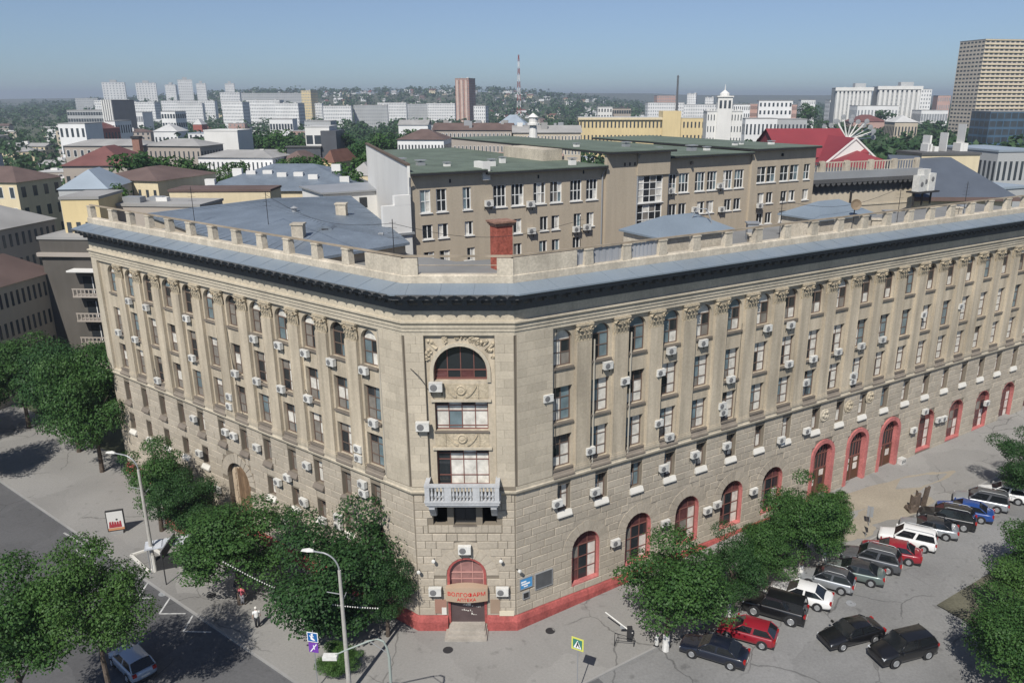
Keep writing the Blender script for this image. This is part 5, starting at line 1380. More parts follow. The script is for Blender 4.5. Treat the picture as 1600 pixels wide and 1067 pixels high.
# white stepped tower house
t = bld('tower_house', 'white stepped tower house with cupola and spire', 'building', 1105, 1166, 175, 380, 18, -6, M_whitewall, 6, 12, rm='pale', win=(.32, .5))
xm = t['w']*.5; z = t['ze']
a_ = addbox(t, 'tower', xm-3.6, xm+3.0, -1, 6, 0, z+6.4, M_whitewall)
for k in range(3): addbox(a_, 'window', xm-2.8+2.0*k, xm-1.7+2.0*k, -1.08, -1, z+1.5, z+5, M_pane)
addbox(t, 'tower_cornice', xm-4.0, xm+3.4, -1.4, 6.4, z+6.4, z+7.0, M_whitewall)
mb = MB(); mb.lathe([(2.2, 0), (2.2, 1.0), (1.5, 1.6), (.7, 2.2), (.25, 2.6), (.12, 5)], 10, 0, Matrix.Translation((xm-.3, 2.5, z+7.0))); mb.build('cupola', M_whitewall, t)
for k in range(12): addbox(t, 'roof_parapet', t['w']*(k/12+.01), t['w']*(k/12+.055), -.2, .3, z+.3, z+1.3, M_whitewall)
for xl, xr, yt, Y, rot, wm, l in ((1146, 1176, 164, 560, -8, 'white', 'white block right behind the tower house'), (1172, 1188, 163, 570, -8, 'pinkish', 'narrow pinkish block right of the tower house'), (1186, 1242, 158, 560, -10, 'white', 'broad white block with pink end right of the tower house'),
        (1238, 1250, 164, 555, -8, 'pinkish', 'pink end block of the broad white block'), (1252, 1276, 157, 800, -6, 'white', 'white block behind the broad white block'), (1165, 1215, 186, 500, 0, 'white', 'low long white building in front of the broad white block'), (1212, 1262, 187, 510, 2, 'grey', 'low grey building in front of the right white blocks')):
    bld('apartment_building', l, AB, xl, xr, yt, Y, 14, rot, wm, 7 if yt < 180 else 2, 8, group='white and pink blocks right of the tower house')
# the two striped white hotels
for xl, xr, yt, l in ((1307, 1364, 138, 'left one of two broad white blocks with striped fronts'), (1373, 1440, 136, 'right one of two broad white blocks with striped fronts')):
    t = bld('striped_block', l, AB, xl, xr, yt, 820, 18, -6, 'grey', 13, 10, rm='pale', win=(.3, .5))
    n = 9
    for k in range(n): addbox(t, 'balcony_stack', t['w']*(k+.2)/n, t['w']*(k+.75)/n, -1.6, 0, 2, t['ze']-3, M_whitewall)
    addbox(t, 'white_cornice', -1, t['w']+1, -2.2, 1, t['ze']-2.6, t['ze']+.6, M_whitewall); addbox(t, 'roof_house', t['w']*.55, t['w']*.85, 5, 14, t['ze'], t['ze']+4.5, WM['grey'])
bld('white_side_block', 'white side wing at the right end of the striped blocks', AB, 1436, 1458, 140, 830, 18, -4, 'white', 12, 5)
bld('white_podium', 'white lower building between the two striped blocks', 'building', 1340, 1404, 166, 780, 20, 0, 'white', 2, 12)
bld('white_side_block', 'small white block left of the striped blocks', AB, 1297, 1309, 157, 850, 14, 0, 'white', 8, 3)
bld('pink_block', 'pink stepped block far off left of the tall tower', 'building', 1466, 1488, 150, 900, 16, -8, 'pinkish', 5, 6)
bld('long_hall', 'purple-red low roofed hall behind the wood', 'building', 1335, 1386, 180, 640, 20, 0, 'pinkish', 1, 10, 'hip', 'maroon', 5)
bld('pale_hall', 'pale villa with grey roof among the right hand woods', 'house', 1400, 1436, 181, 520, 16, 0, 'beige', 2, 7, 'hip', 'pale', 4)
bld('blue_hall', 'low white and blue halls in front of the pink block', 'building', 1440, 1482, 173, 780, 20, 0, 'white', 2, 10, win=(.8, .5))
t = bld('high_rise', 'tall beige high-rise with rows of windows at the right edge', 'tower block', 1531, 1660, 62, 520, 24, 9, 'tower', 30, 14, win=(.62, .42))
mb = MB()
for k in range(30): mb.box(-.3, t['w']+.3, -.5, 0, t['ze']*(k+.98)/30-.5, t['ze']*(k+.98)/30)
tag(mb.build('floor_bands', WM['cream'], t), kind='stuff')
bld('glass_block', 'dark blue glass block in front of the high-rise', 'office building', 1545, 1640, 175, 400, 16, 4, 'glassy', 8, 8, win=(.85, .7))
# red roofed building with white gable
t = bld('red_roof_hall', 'red metal roofed hall with white gable behind the grey-tan block', 'hall', 1215, 1345, 204, 185, 22, 4, M_whitewall, 1, 8, 'gable', 'red', 6)
mb = MB(); w_ = t['w']; gx_ = w_*.80; ze = t['ze']
mb.face([(gx_-5.9, -6.45, ze-.6), (gx_+5.9, -6.45, ze-.6), (gx_, -6.45, ze+4.45)]); mb.box(gx_-5.4, gx_+5.4, -6.4, 0, 0, ze-.6); gb = mb.build('white_gable', M_whitewall, t)
mb = MB()
for s in (-1, 1):
    mb.face([(gx_, -6.5, ze+4.6), (gx_+s*6.3, -6.5, ze-.8), (gx_+s*6.3, 9, ze-.8), (gx_, 9, ze+4.6)][::s])
    mb.prism([(gx_, ze+4.3), (gx_, ze+4.75), (gx_+s*6.4, ze-.65), (gx_+s*6.4, ze-1.1)][::s], -6.7, -6.4, 1)
mb.build('gable_roof', [RM['red'], M_whitewall], t)
t = bld('red_roof_wing', 'low broad red roofed wing with little vent in front of the white gable', 'hall', 1300, 1420, 239, 172, 16, 2, M_whitewall, 1, 8, 'hip', 'red', 3.2)
mb = MB(); mb.lathe([(1.6, 0), (1.6, .5), (.1, 1.6)], 6, 0, Matrix.Translation((t['w']*.6, 7, t['zt']-.7)) @ Matrix.Scale(.7, 4)); mb.build('roof_lantern', RM['red'], t)
# white fan shaped fountain sculpture
p = atY(1324, 214, 240)
t = thing('fan_sculpture', 'white fan of long arms with round ends behind the red roof', 'sculpture', (p.x, p.y, 0))
mb = MB(); mb.lathe([(1.2, 0), (.6, p.z)], 8); mb.build('stem', M_whitewall, t)
for k in range(17):
    a = R(8+164*k/16); L_ = 9.0-1.6*abs(math.cos(a)) if k % 2 else 7.2; d = Vector((math.cos(a), .25*math.sin(k*2.1), math.sin(a)*.72))
    mb = MB(); mb.tube([Vector((0, 0, p.z-1)), Vector((0, 0, p.z-1))+d*L_], [.28, .14], 5); ar_ = mb.build('arm', M_whitewall, t)
    mb = MB(); mb.lathe([(.05, -.15), (.75, -.1), (.75, .1), (.05, .15)], 9, 0, Matrix.Translation(Vector((0, 0, p.z-1))+d*(L_+.5)) @ Matrix.Rotation(R(90), 4, 'X')); mb.build('disc', M_metal, ar_)
# beige classical building with terrace, dark blue roof, yellow house with rooftop plant (right, behind the parapet)
I0 = CR+DR*66-NR*29
t = thing('terrace_building', 'beige building with balustraded terrace and scalloped dark eaves behind the right parapet', 'building', (I0.x, I0.y, 0), FR[1]-R(9))
WB = 16.5
addbox(t, 'wall', -6, WB, 0, 14, 0, 24.6, WM['beige']); addbox(t, 'string_course', -6.1, WB+.1, -.1, 0, 22.6, 22.8, M_trim)
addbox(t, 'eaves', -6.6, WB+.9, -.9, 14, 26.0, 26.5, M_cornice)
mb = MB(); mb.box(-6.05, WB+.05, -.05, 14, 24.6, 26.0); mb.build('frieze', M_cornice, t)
me_ = None
for k in range(24):
    if me_ is None:
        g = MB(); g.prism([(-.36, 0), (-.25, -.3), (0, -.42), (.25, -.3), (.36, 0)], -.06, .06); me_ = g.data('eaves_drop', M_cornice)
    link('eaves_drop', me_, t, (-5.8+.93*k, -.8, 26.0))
addbox(t, 'terrace_kerb', -6.3, WB+.5, -.6, .0, 26.5, 27.5, M_metal)
for k in range(6): addbox(t, 'terrace_post', -5.8+4.3*k, -5.1+4.3*k, -.5, -.1, 27.5, 28.9, M_parapet)
for k in range(5):
    r_ = addbox(t, 'terrace_rail', -5.1+4.3*k, -1.5+4.3*k, -.35, -.25, 28.6, 28.75, M_parapet)
    for j in range(7): addbox(r_, 'baluster', -4.9+4.3*k+.5*j, -4.75+4.3*k+.5*j, -.34, -.26, 27.5, 28.6, M_parapet)
addbox(t, 'drainpipe', 4.6, 4.8, -.25, 0, 0, 24.6, M_dark)
I1 = fpt((I0, FR[1]-R(9)), WB+.3, 1.0, 0)
t = thing('blue_roof_house', 'beige house with steep dark blue-grey roof right of the terrace building', 'building', (I1.x, I1.y, 0), FR[1]-R(34))
addbox(t, 'wall', 0, 15, 0, 10, 0, 23.2, WM['cream'])
mb = MB(); mb.face([(-.4, -.6, 23.2), (15.6, -.6, 23.2), (9.5, 9, 28.2), (-.2, 9, 28.6)]); mb.face([(15.6, -.6, 23.2), (15.6, 10, 23.2), (9.5, 9, 28.2)]); mb.face([(-.4, -.6, 23.2), (-.2, 9, 28.6), (-.4, 10, 23.2)]); mb.build('roof', mat('dark_blue_roof', (.085, .10, .125), .55, .1, 3.), t)
addbox(t, 'gutter', -.5, 15.7, -.75, -.5, 22.7, 23.25, RM['brown'])
for x, z in ((2, 19.6), (5.2, 19.6), (8.4, 19.6), (11.6, 19.6), (3.5, 15.8), (9.8, 15.8)):
    w_ = addbox(t, 'window', x, x+1.1, -.06, .02, z, z+2, M_glass); addbox(w_, 'frame', x-.1, x+1.2, -.04, .0, z-.12, z, M_whiteframe)
t = bld('yellow_house', 'flat yellow house with white door and rooftop plant at the right', 'building', 1432, 1538, 243, 125, 7, 7, 'cream', 0, 0, rm='dark')
zt = t['ze']
d_ = addbox(t, 'door', t['w']*.83, t['w']*.93, -.06, .02, zt-6.4, zt-2.4, M_glass); addbox(d_, 'door_leaf', t['w']*.85, t['w']*.91, -.1, -.06, zt-6.4, zt-3.6, M_whiteframe)
mb = MB(); x0 = t['w']*.52; mb.prism([(x0, zt-8), (x0+5.2, zt-8), (x0+5.2, zt-5.2), (x0+2.8, zt-3.6), (x0, zt-5.4)], -3, 0); mb.build('gabled_porch', WM['cream'], t)
for k, (a, b, h) in enumerate(((.28, .36, 1.5), (.40, .47, 1.1), (.6, .61, 3.2), (.85, .98, 1.6), (.9, .905, 4.5), (.3, .33, 2.8))): addbox(t, 'roof_plant', t['w']*a, t['w']*b, 3, 5, zt, zt+h, M_whitewall)
p = at(1445, 278, 26.3)
t = thing('cooling_unit', 'cluster of white rooftop cooling units beside the yellow house', 'cooling unit', (p.x, p.y, 23.5), FR[1])
for k, (x, y, z, s) in enumerate(((-1.2, 0, 2.2, 1.2), (0, .2, 3.0, 1.3), (1.2, 0, 2.4, 1.2))):
    c_ = addbox(t, 'unit', x-.6*s, x+.58*s, y-.5, y+.5, 1.0, 1.0+z, M_white); g = MB(); g.lathe([(.36, 0), (.3, .05)], 12, 0, Matrix.Translation((x, y-.5, 2.0+.3*k)) @ Matrix.Rotation(R(90), 4, 'X')); g.build('fan', M_grille, c_)
addbox(t, 'platform', -2.4, 2.4, -1, 1, .8, 1.0, M_dark)
for k in range(3): addbox(t, 'platform_leg', -2+2*k-.08, -2+2*k+.08, -.1, .1, -1, .8, M_dark)
t = bld('grey_deck_building', 'grey flat decks and pale screens behind the far right parapet', 'building', 1455, 1640, 300, 118, 12, 24, 'grey', 2, 10, rm='steel'); roofbits(t, 6, 9)
bld('steel_roof_building', 'blue-grey building at the right edge behind the yellow house', 'building', 1537, 1640, 238, 150, 16, 10, 'grey', 4, 8, 'flat', 'steel')
# further town blocks: filled in behind and between, each its own
r_ = random.Random(21); k = 0
WN = ['cream', 'taupe', 'beige', 'white', 'grey', 'taupe', 'beige', 'pinkish']
RN = ['grey', 'brown', 'pale', 'steel', 'dark', 'pale', 'grey', 'grey']
while k < 70:
    Y = 215*(900/215)**r_.random(); px = -80+1250*r_.random()
    q = atY(px, 250, Y)
    if infoot(q.x, Y+6) or infoot(q.x-8, Y+6) or infoot(q.x+8, Y+6) or (560 < px < 1000 and Y < 260): continue
    hgt = r_.choice((7, 10, 10, 13, 16)); w_ = r_.uniform(16, 44); th = math.atan2(H-hgt, Y)
    yt = PY+F*math.tan(th-PITCH)
    half = w_/2*F/(Y*CP+(H-hgt)*SP)
    wm = r_.randrange(8); rk = r_.choice(('flat', 'flat', 'hip', 'gable')); fl = max(2, int(hgt/3.2))
    side = 'far left' if px < 250 else 'left' if px < 500 else 'middle' if px < 800 else 'right'
    lbl = f'{WN[wm]} {fl}-storey block with {RN[wm]} {rk} roof, {side} of the town {"near" if Y < 330 else "mid distance" if Y < 560 else "farther off"}'
    if lbl in used: continue
    used.add(lbl)
    t = bld('town_block', lbl, 'building', px-half, px+half, yt, Y, r_.uniform(10, 14), r_.uniform(-16, 16), WN[wm], fl, max(3, int(w_/3.4)), rk, RN[wm], 0 if rk == 'flat' else 1.9, group='lesser blocks of the town', win=(.36, .48), frames=Y < 450)
    roofbits(t, 2 if rk != 'flat' else 4, k); k += 1
for nm in [o for o in list(SC.objects) if o.name.startswith(('panel_block', 'tower_block', 'striped_block'))]:
    if 'w' in nm: roofbits(nm, 3, len(nm.name))
for px0, px1, yt, Y, wm, rm, l in ((-120, 10, 330, 128, 'taupe', 'grey', 'taupe house with grey roof across the left street, near the left edge'), (-140, 50, 262, 185, 'cream', 'brown', 'cream block across the left street at the left frame edge'), (-150, -20, 420, 92, 'beige', 'brown', 'beige house at the left frame edge beside the trees')):
    bld('street_house', l, 'building', px0, px1, yt, Y, 14, -8, wm, 4, 9, 'hip', rm, 3, win=(.36, .5), frames=True)
clean()

# ------------------------------------------------------------------ vegetation
rs = np.random.RandomState(11)
def leaf_quads(P, Nn, size, asp=.62):
    """a leaf-sized quad at each point, facing roughly along Nn"""
    n = len(P)
    N_ = Nn+rs.normal(0, .42, (n, 3)); N_ /= np.linalg.norm(N_, axis=1)[:, None]
    A = rs.normal(0, 1, (n, 3)); A -= N_*np.sum(A*N_, 1)[:, None]; A /= np.linalg.norm(A, axis=1)[:, None]
    Bv = np.cross(N_, A); s = (size*(.65+.7*rs.rand(n)))[:, None]
    A *= s/2; Bv *= s*asp/2
    bow = N_*s*.12
    V = np.stack([P-A, P-Bv*1.0-bow, P+A, P+Bv*1.0-bow], 1).reshape(-1, 3)
    return V, np.arange(n*4).reshape(-1, 4)
def crown_points(n, rx, ry, rz, lobes, rough=.16):
    """points near the surfaces of many small lobes that sit in an ellipsoid, with gaps between them"""
    d = rs.normal(0, 1, (lobes, 3)); d /= np.linalg.norm(d, axis=1)[:, None]
    d[:, 2] = d[:, 2]*.9+.1
    rr_ = (.36+.58*rs.rand(lobes)**.8+.30*(rs.rand(lobes) > .88))[:, None]
    C = d*rr_*np.array([rx, ry, rz]); lr = (.17+.20*rs.rand(lobes))*min(rx, rz)
    wgt = lr**2/np.sum(lr**2); idx = rs.choice(lobes, n, p=wgt)
    q = rs.normal(0, 1, (n, 3)); q[:, 2] += .35; q /= np.linalg.norm(q, axis=1)[:, None]
    rad = lr[idx]*(1+rs.normal(0, rough, n)); sq = np.array([1.25, 1.25, .62])
    P = C[idx]+q*rad[:, None]*sq
    Nn = q*.7+np.array([0, 0, .55])
    return P, Nn
def crown_mesh(name, n, rx, ry, rz, lobes, size, m_):
    P, Nn = crown_points(n, rx, ry, rz, lobes)
    V, Q = leaf_quads(P, Nn, size)
    return npmesh(name, V, Q, [m_])
CROWN = {}
def crown(kind, v):
    k = (kind, v)
    if k not in CROWN:
        m_ = {'g': LEAF, 'f': LEAF2, 'd': LEAF3}[kind[0]]
        if kind[1:] == 'near': CROWN[k] = crown_mesh('crown', 23000, 1, 1, 1, 40, .055, m_)
        else: CROWN[k] = crown_mesh('crown', 1100, 1, 1, 1, 26, .19, m_)
    return CROWN[k]
def trunk_mesh(h, r, top, seed, white=0.):
    mb = MB(); r_ = random.Random(seed)
    mb.tube([(0, 0, -.2), (.03, .02, h*.3), (.08*r_.random(), -.06, h*.62), (.1, .05, h)], [r*1.25, r, r*.8, r*.55], 8)
    for k in range(7):
        a = k*2.4+r_.random(); z0 = h*(.55+.4*r_.random()); L_ = top*(.45+.35*r_.random())
        p0 = Vector((.05, 0, z0)); d = Vector((math.cos(a), math.sin(a), .75+.5*r_.random())).normalized()
        mb.tube([p0, p0+d*L_*.5+Vector((0, 0, .05)), p0+d*L_+Vector((0, 0, .25))], [r*.5, r*.33, r*.1], 5)
    return mb
def tree(label, x, y, zc, rx, ry, rz, kind='gnear', v=0, group=None, white=False, name='street_tree', rot=None, z0=None):
    z0 = gz(x, y) if z0 is None else z0
    t = thing(name, label, 'tree', (x, y, z0), 0 if rot is None else rot, group)
    h = zc-z0
    trunk_mesh(h*.95, .085+.03*rx, rz*1.1, v).build('trunk', M_bark, t)
    if white: mb = MB(); mb.tube([(0, 0, -.1), (.02, .01, 1.2)], [(.085+.03*rx)*1.3, (.085+.03*rx)*1.2], 8); mb.build('whitewash', M_whitebark, t)
    c = link('crown', crown(kind, v), t, (0, 0, h)); c.scale = (rx, ry, rz); c.rotation_euler = (0, 0, v*1.3)
    return t
tree('big leafy tree on the left pavement right of the lamp post', -23.0, 52.2, 4.5, 3.9, 3.6, 3.4, 'gnear', 0)
tree('dark spreading tree left of the cut corner, around the second lamp post', -14.5, 48.4, 4.8, 4.2, 3.9, 4.1, 'dnear', 1)
tree('slim young tree against the red plinth left of the corner', -11.0, 48.4, 3.6, 1.6, 1.5, 2.7, 'dnear', 2)
tree('medium tree behind the left lamp post by the poster stand', -33.9, 62.9, 5.0, 3.0, 2.8, 3.3, 'gnear', 2)
tree('dark tree between poster stand and gate arch on the left pavement', -30.3, 60.2, 4.2, 2.3, 2.3, 2.6, 'dnear', 0)
tree('tall tree at the far end of the left front', -45.4, 74.6, 7.3, 3.9, 3.8, 6.0, 'gnear', 3)
tree('second tall tree at the left frame edge beyond the far tree', -50.5, 79.5, 7.0, 4.6, 4.2, 5.5, 'dnear', 2)
tree('bright green tree at the lower left beyond the road', -25.9, 39.4, 9.2, 2.5, 2.6, 3.6, 'fnear', 1)
tree('darker tree at the lower left corner of the view', -30.5, 38.5, 8.0, 3.0, 3.0, 3.8, 'gnear', 2)
tree('broad tree nearest the corner on the right pavement', 8.7, 46.6, 5.2, 3.6, 3.4, 3.5, 'gnear', 2, white=True)
tree('slim small tree between the broad tree and the clump on the right', 13.8, 49.9, 4.4, 1.9, 1.9, 2.6, 'dnear', 3, white=True)
tree('middling tree beside the dark car row on the right pavement', 16.8, 51.4, 4.7, 2.1, 2.1, 2.6, 'gnear', 0, white=True)
tree('tallest tree on the right pavement with white painted trunk', 20.4, 54.3, 5.7, 2.8, 2.7, 3.3, 'gnear', 1, white=True)
tree('bushy tree at the right end of the pavement row near the doors', 22.8, 56.0, 5.0, 1.8, 1.8, 2.3, 'fnear', 3, white=True)
tree('tree at the right edge above the parked cars', 43.6, 65.2, 5.4, 2.3, 2.3, 2.6, 'dnear', 1)
tree('dense tree in the lower right corner', 29.8, 41.8, 4.4, 2.9, 2.8, 2.8, 'gnear', 3)
tree('bright leafy tree right of the lower right corner tree', 33.6, 46.2, 4.4, 2.7, 2.7, 2.7, 'fnear', 0)
tree('tree at the right edge beside the road verge', 38.0, 51.5, 4.6, 2.8, 2.8, 2.9, 'gnear', 1)
for i, (x, y, zc, rx, rz, k) in enumerate(((-60, 86, 6, 4.2, 4.6, 'gnear'), (-66, 80, 6.5, 4.4, 5, 'dnear'), (-58, 72, 5.5, 3.6, 4, 'gnear'), (-72, 92, 6, 4.5, 4.6, 'dnear'), (-66, 68, 6, 4, 4.4, 'fnear'))):
    tree(('green tree beyond the left street at the frame edge, nearest', 'dark tall tree beyond the left street at the frame edge', 'lower tree by the kerb beyond the left street', 'dark tree behind the others beyond the left street', 'fresh green tree at the outer left beyond the street')[i], x, y, zc, rx, rx, rz, k, i % 4, 'trees beyond the left street')
for x, y, zc, rx, rz, l, k in ((24.2, 61.6, 2.6, 1.25, 1.5, 'pale flowering shrub in front of the first red door arch', 'fnear'), (20.4, 60.0, 1.9, 1.2, .9, 'low dusty shrub by the wall left of the first red door arch', 'fnear'),
                            (26.2, 62.9, 2.7, 1.1, 1.2, 'leafy shrub between the first and second red door arches', 'gnear'), (-26.5, 58.5, 1.2, 1.4, 1.0, 'dark shrub under the trees beside the shelter', 'dnear'), (-13.6, 44.6, 1.0, 1.3, .9, 'low shrub by the foot of the second lamp post', 'fnear')):
    t = thing('shrub', l, 'shrub', (x, y, gz(x, y)))
    mb = MB()
    for k_ in range(5): mb.tube([(0, 0, 0), (.3*math.cos(k_*1.26), .3*math.sin(k_*1.26), zc-gz(x, y))], [.05, .02], 5)
    mb.build('stems', M_bark, t); c = link('crown', crown(k, 2), t, (0, 0, zc-gz(x, y))); c.scale = (rx, rx, rz)
# single trees among the roofs
MT = [(205, 234, 186, 5, 'g'), (222, 240, 184, 4, 'd'), (245, 241, 190, 5, 'g'), (270, 244, 195, 5, 'g'), (295, 249, 200, 4, 'd'), (314, 253, 205, 3, 'g'), (370, 250, 205, 3.2, 'g'), (345, 257, 205, 2.5, 'f'), (440, 246, 205, 3, 'g'), (484, 240, 180, 4, 'g'), (468, 246, 180, 3.3, 'd'),
      (528, 250, 170, 4.5, 'g'), (516, 263, 165, 3.6, 'f'), (562, 224, 225, 5, 'd'), (573, 230, 215, 4.5, 'g'), (186, 287, 128, 2.4, 'f'), (172, 292, 126, 2.0, 'g'), (545, 207, 310, 6, 'd'), (1382, 168, 700, 9, 'd'), (1260, 162, 700, 8, 'd'), (1266, 164, 690, 7, 'g'), (545, 262, 160, 3, 'g'),
      (460, 205, 330, 7, 'g'), (430, 200, 350, 7, 'g'), (400, 199, 360, 7, 'd'), (380, 202, 350, 6, 'g'), (590, 205, 320, 6, 'g'), (612, 208, 330, 6, 'd'), (640, 196, 420, 7, 'g')]
TREE_LABEL = ['bushy tree first in the row behind the cream building', 'dark tree second in the row behind the cream building', 'full green tree third in the row behind the cream building', 'round tree fourth in the row behind the cream building', 'dark tree fifth in the row behind the cream building', 'small tree ending the row behind the cream building', 'slender tree before the arched window block', 'small pale tree left before the arched window block', 'tree at the right end of the arched window block', 'tree left of the small yellow house', 'dark tree left of the rust roofed house', 'tree in front of the small yellow house', 'small fresh tree at the foot of the yellow house', 'dark tree beside the white end wall', 'round tree touching the white end wall', 'thin shrubby tree before the cream wall', 'low shrubby tree left before the cream wall', 'dark tree right of the modern black and white house', 'big dark tree before the right striped block', 'dark poplar-like tree left of the striped blocks', 'lower tree beside the poplar-like tree', 'small tree by the grey roofed cream house', 'tree left of the modern house at the wood edge', 'second tree left of the modern house', 'third tree left of the modern house', 'tree nearest the white blank screen building', 'tree right behind the white end wall', 'dark tree behind the brown hipped roof', 'tree left of the long beige block']
for i, (px, yt, Y, r_, k) in enumerate(MT):
    p = atY(px, yt, Y); kind = {'g': 'mid green rounded', 'd': 'dark green dense', 'f': 'fresh green loose'}[k]
    rz = min(r_*1.1, p.z*.45); zc = p.z-rz
    tree(TREE_LABEL[i], p.x, Y, zc, r_, r_, rz, k+'far', i % 3, 'trees among the roofs behind', name='town_tree', z0=0)
# woods and scattered greenery, read as masses
def woods(name, label, spots, size, per):
    Vs, Qs, off = [], [], 0
    for x, y, z, r_ in spots:
        P, Nn = crown_points(per, r_, r_, r_*.95, 9)
        V, Q = leaf_quads(P+np.array([x, y, z]), Nn, size*r_, .8)
        Vs.append(V); Qs.append(Q+off); off += len(V)
    o = link(name, npmesh(name, np.concatenate(Vs), np.concatenate(Qs), [LEAFFAR]))
    tag(o, label, 'trees', kind='stuff'); return o
r_ = random.Random(5)
def spots(n, x0, x1, Y0, Y1, r0, r1, p=1.):
    out = []
    while len(out) < n:
        Y = Y0*(Y1/Y0)**r_.random(); px = x0+(x1-x0)*r_.random()
        q = atY(px, 300, Y); rad = r0+(r1-r0)*r_.random()
        if infoot(q.x, Y): continue
        z = max(terrain(q.x, Y), 0)+rad*1.15
        out.append((q.x, Y, z, rad))
    return out
woods('right_wood', 'broad green wood of the park on the right behind the red roof', spots(900, 1190, 1680, 260, 1000, 6.5, 9.5), .30, 95)
woods('left_wood', 'dark green wood between the pale blocks on the left', spots(210, 300, 480, 300, 560, 6, 8), .34, 95)
woods('middle_wood', 'green belt of trees between the beige blocks and the far slabs', spots(520, 480, 900, 340, 900, 5.5, 8.5), .36, 70)
woods('town_greenery', 'scattered trees between the houses of the town', spots(1700, -80, 1250, 190, 1250, 4.5, 7.5), .36, 46)
woods('hill_greenery', 'scattered greenery on the far built-up hill', spots(3200, -150, 1650, 1250, 3300, 6, 11), .55, 22)
# little houses of the far hill and between the trees
def house_mesh(i):
    mb = MB(); w, d, h, rh = ((9, 8, 4, 3), (14, 10, 6, 2.5), (8, 10, 5, 4))[i % 3]
    mb.box(-w/2, w/2, -d/2, d/2, -3, h)
    for s in (-1, 1): mb.face([(-w/2-.4, s*(d/2+.5), h-.2), (w/2+.4, s*(d/2+.5), h-.2), (w/2+.4, 0, h+rh), (-w/2-.4, 0, h+rh)][::-s], 1)
    for s in (-1, 1): mb.face([(s*w/2, -d/2, h), (s*w/2, d/2, h), (s*w/2, 0, h+rh)][::s])
    for k in range(3): mb.box(-w*.3+w*.3*k-.6, -w*.3+w*.3*k+.6, -d/2-.05, -d/2, h*.35, h*.75, 2)
    return mb
HM = []
for i, (wm, rm) in enumerate((('white', 'grey'), ('cream', 'rust'), ('white', 'maroon'), ('beige', 'pale'), ('white', 'pale'), ('taupe', 'brown'))):
    HM.append((house_mesh(i).data('hill_house', [WM[wm], RM[rm], M_pane]), ('white house with grey roof', 'cream house with rust roof', 'white house with maroon roof', 'beige house with pale roof', 'bright white house with pale roof', 'taupe house with brown roof')[i]))
for i in range(290):
    far = i < 190
    for _ in range(30):
        Y = (1250+1500*r_.random()) if far else 330*(1150/330)**r_.random()
        px = (330+760*r_.random()) if far else (90+800*r_.random())
        q = atY(px, 300, Y)
        if not infoot(q.x, Y): break
    me, l = HM[r_.choice((0, 1, 2, 3, 4, 4, 0, 5))]
    o = link('hill_house', me, None, (q.x, Y, max(terrain(q.x, Y), -.3)), r_.uniform(-.6, .6)); sc = r_.uniform(.9, 1.5) if far else r_.uniform(.9, 1.3); o.scale = (sc,)*3
    pl_ = 'right of the lattice mast' if px > 811 else 'between red-brown tower and mast' if px > 740 else 'left of the red-brown tower' if px > 500 else 'above the yellow block' if px > 330 else 'near the striped tower'
    tag(o, f'small {l} {"on the far hill" if far else "amid town trees"} {pl_}', 'house', 'houses on the far hill' if far else 'small houses between the trees')
# ------------------------------------------------------------------ cars
def paint(name, col, metal=0.): return mat('paint_'+name, col, .32, .0, metal=metal, spec=.5, coat=.8)
M_carglass = mat('car_glass', (.012, .014, .016), .05, 0, spec=.6)
M_tyre = mat('tyre_rubber', (.018, .018, .019), .85, .1)
M_rim = mat('alloy_rim', (.42, .43, .44), .35, 0, metal=.6)
M_lamp = mat('clear_lamp', (.6, .62, .64), .15, 0, spec=.6)
M_tail = mat('red_lamp', (.30, .012, .012), .25, 0, spec=.6)
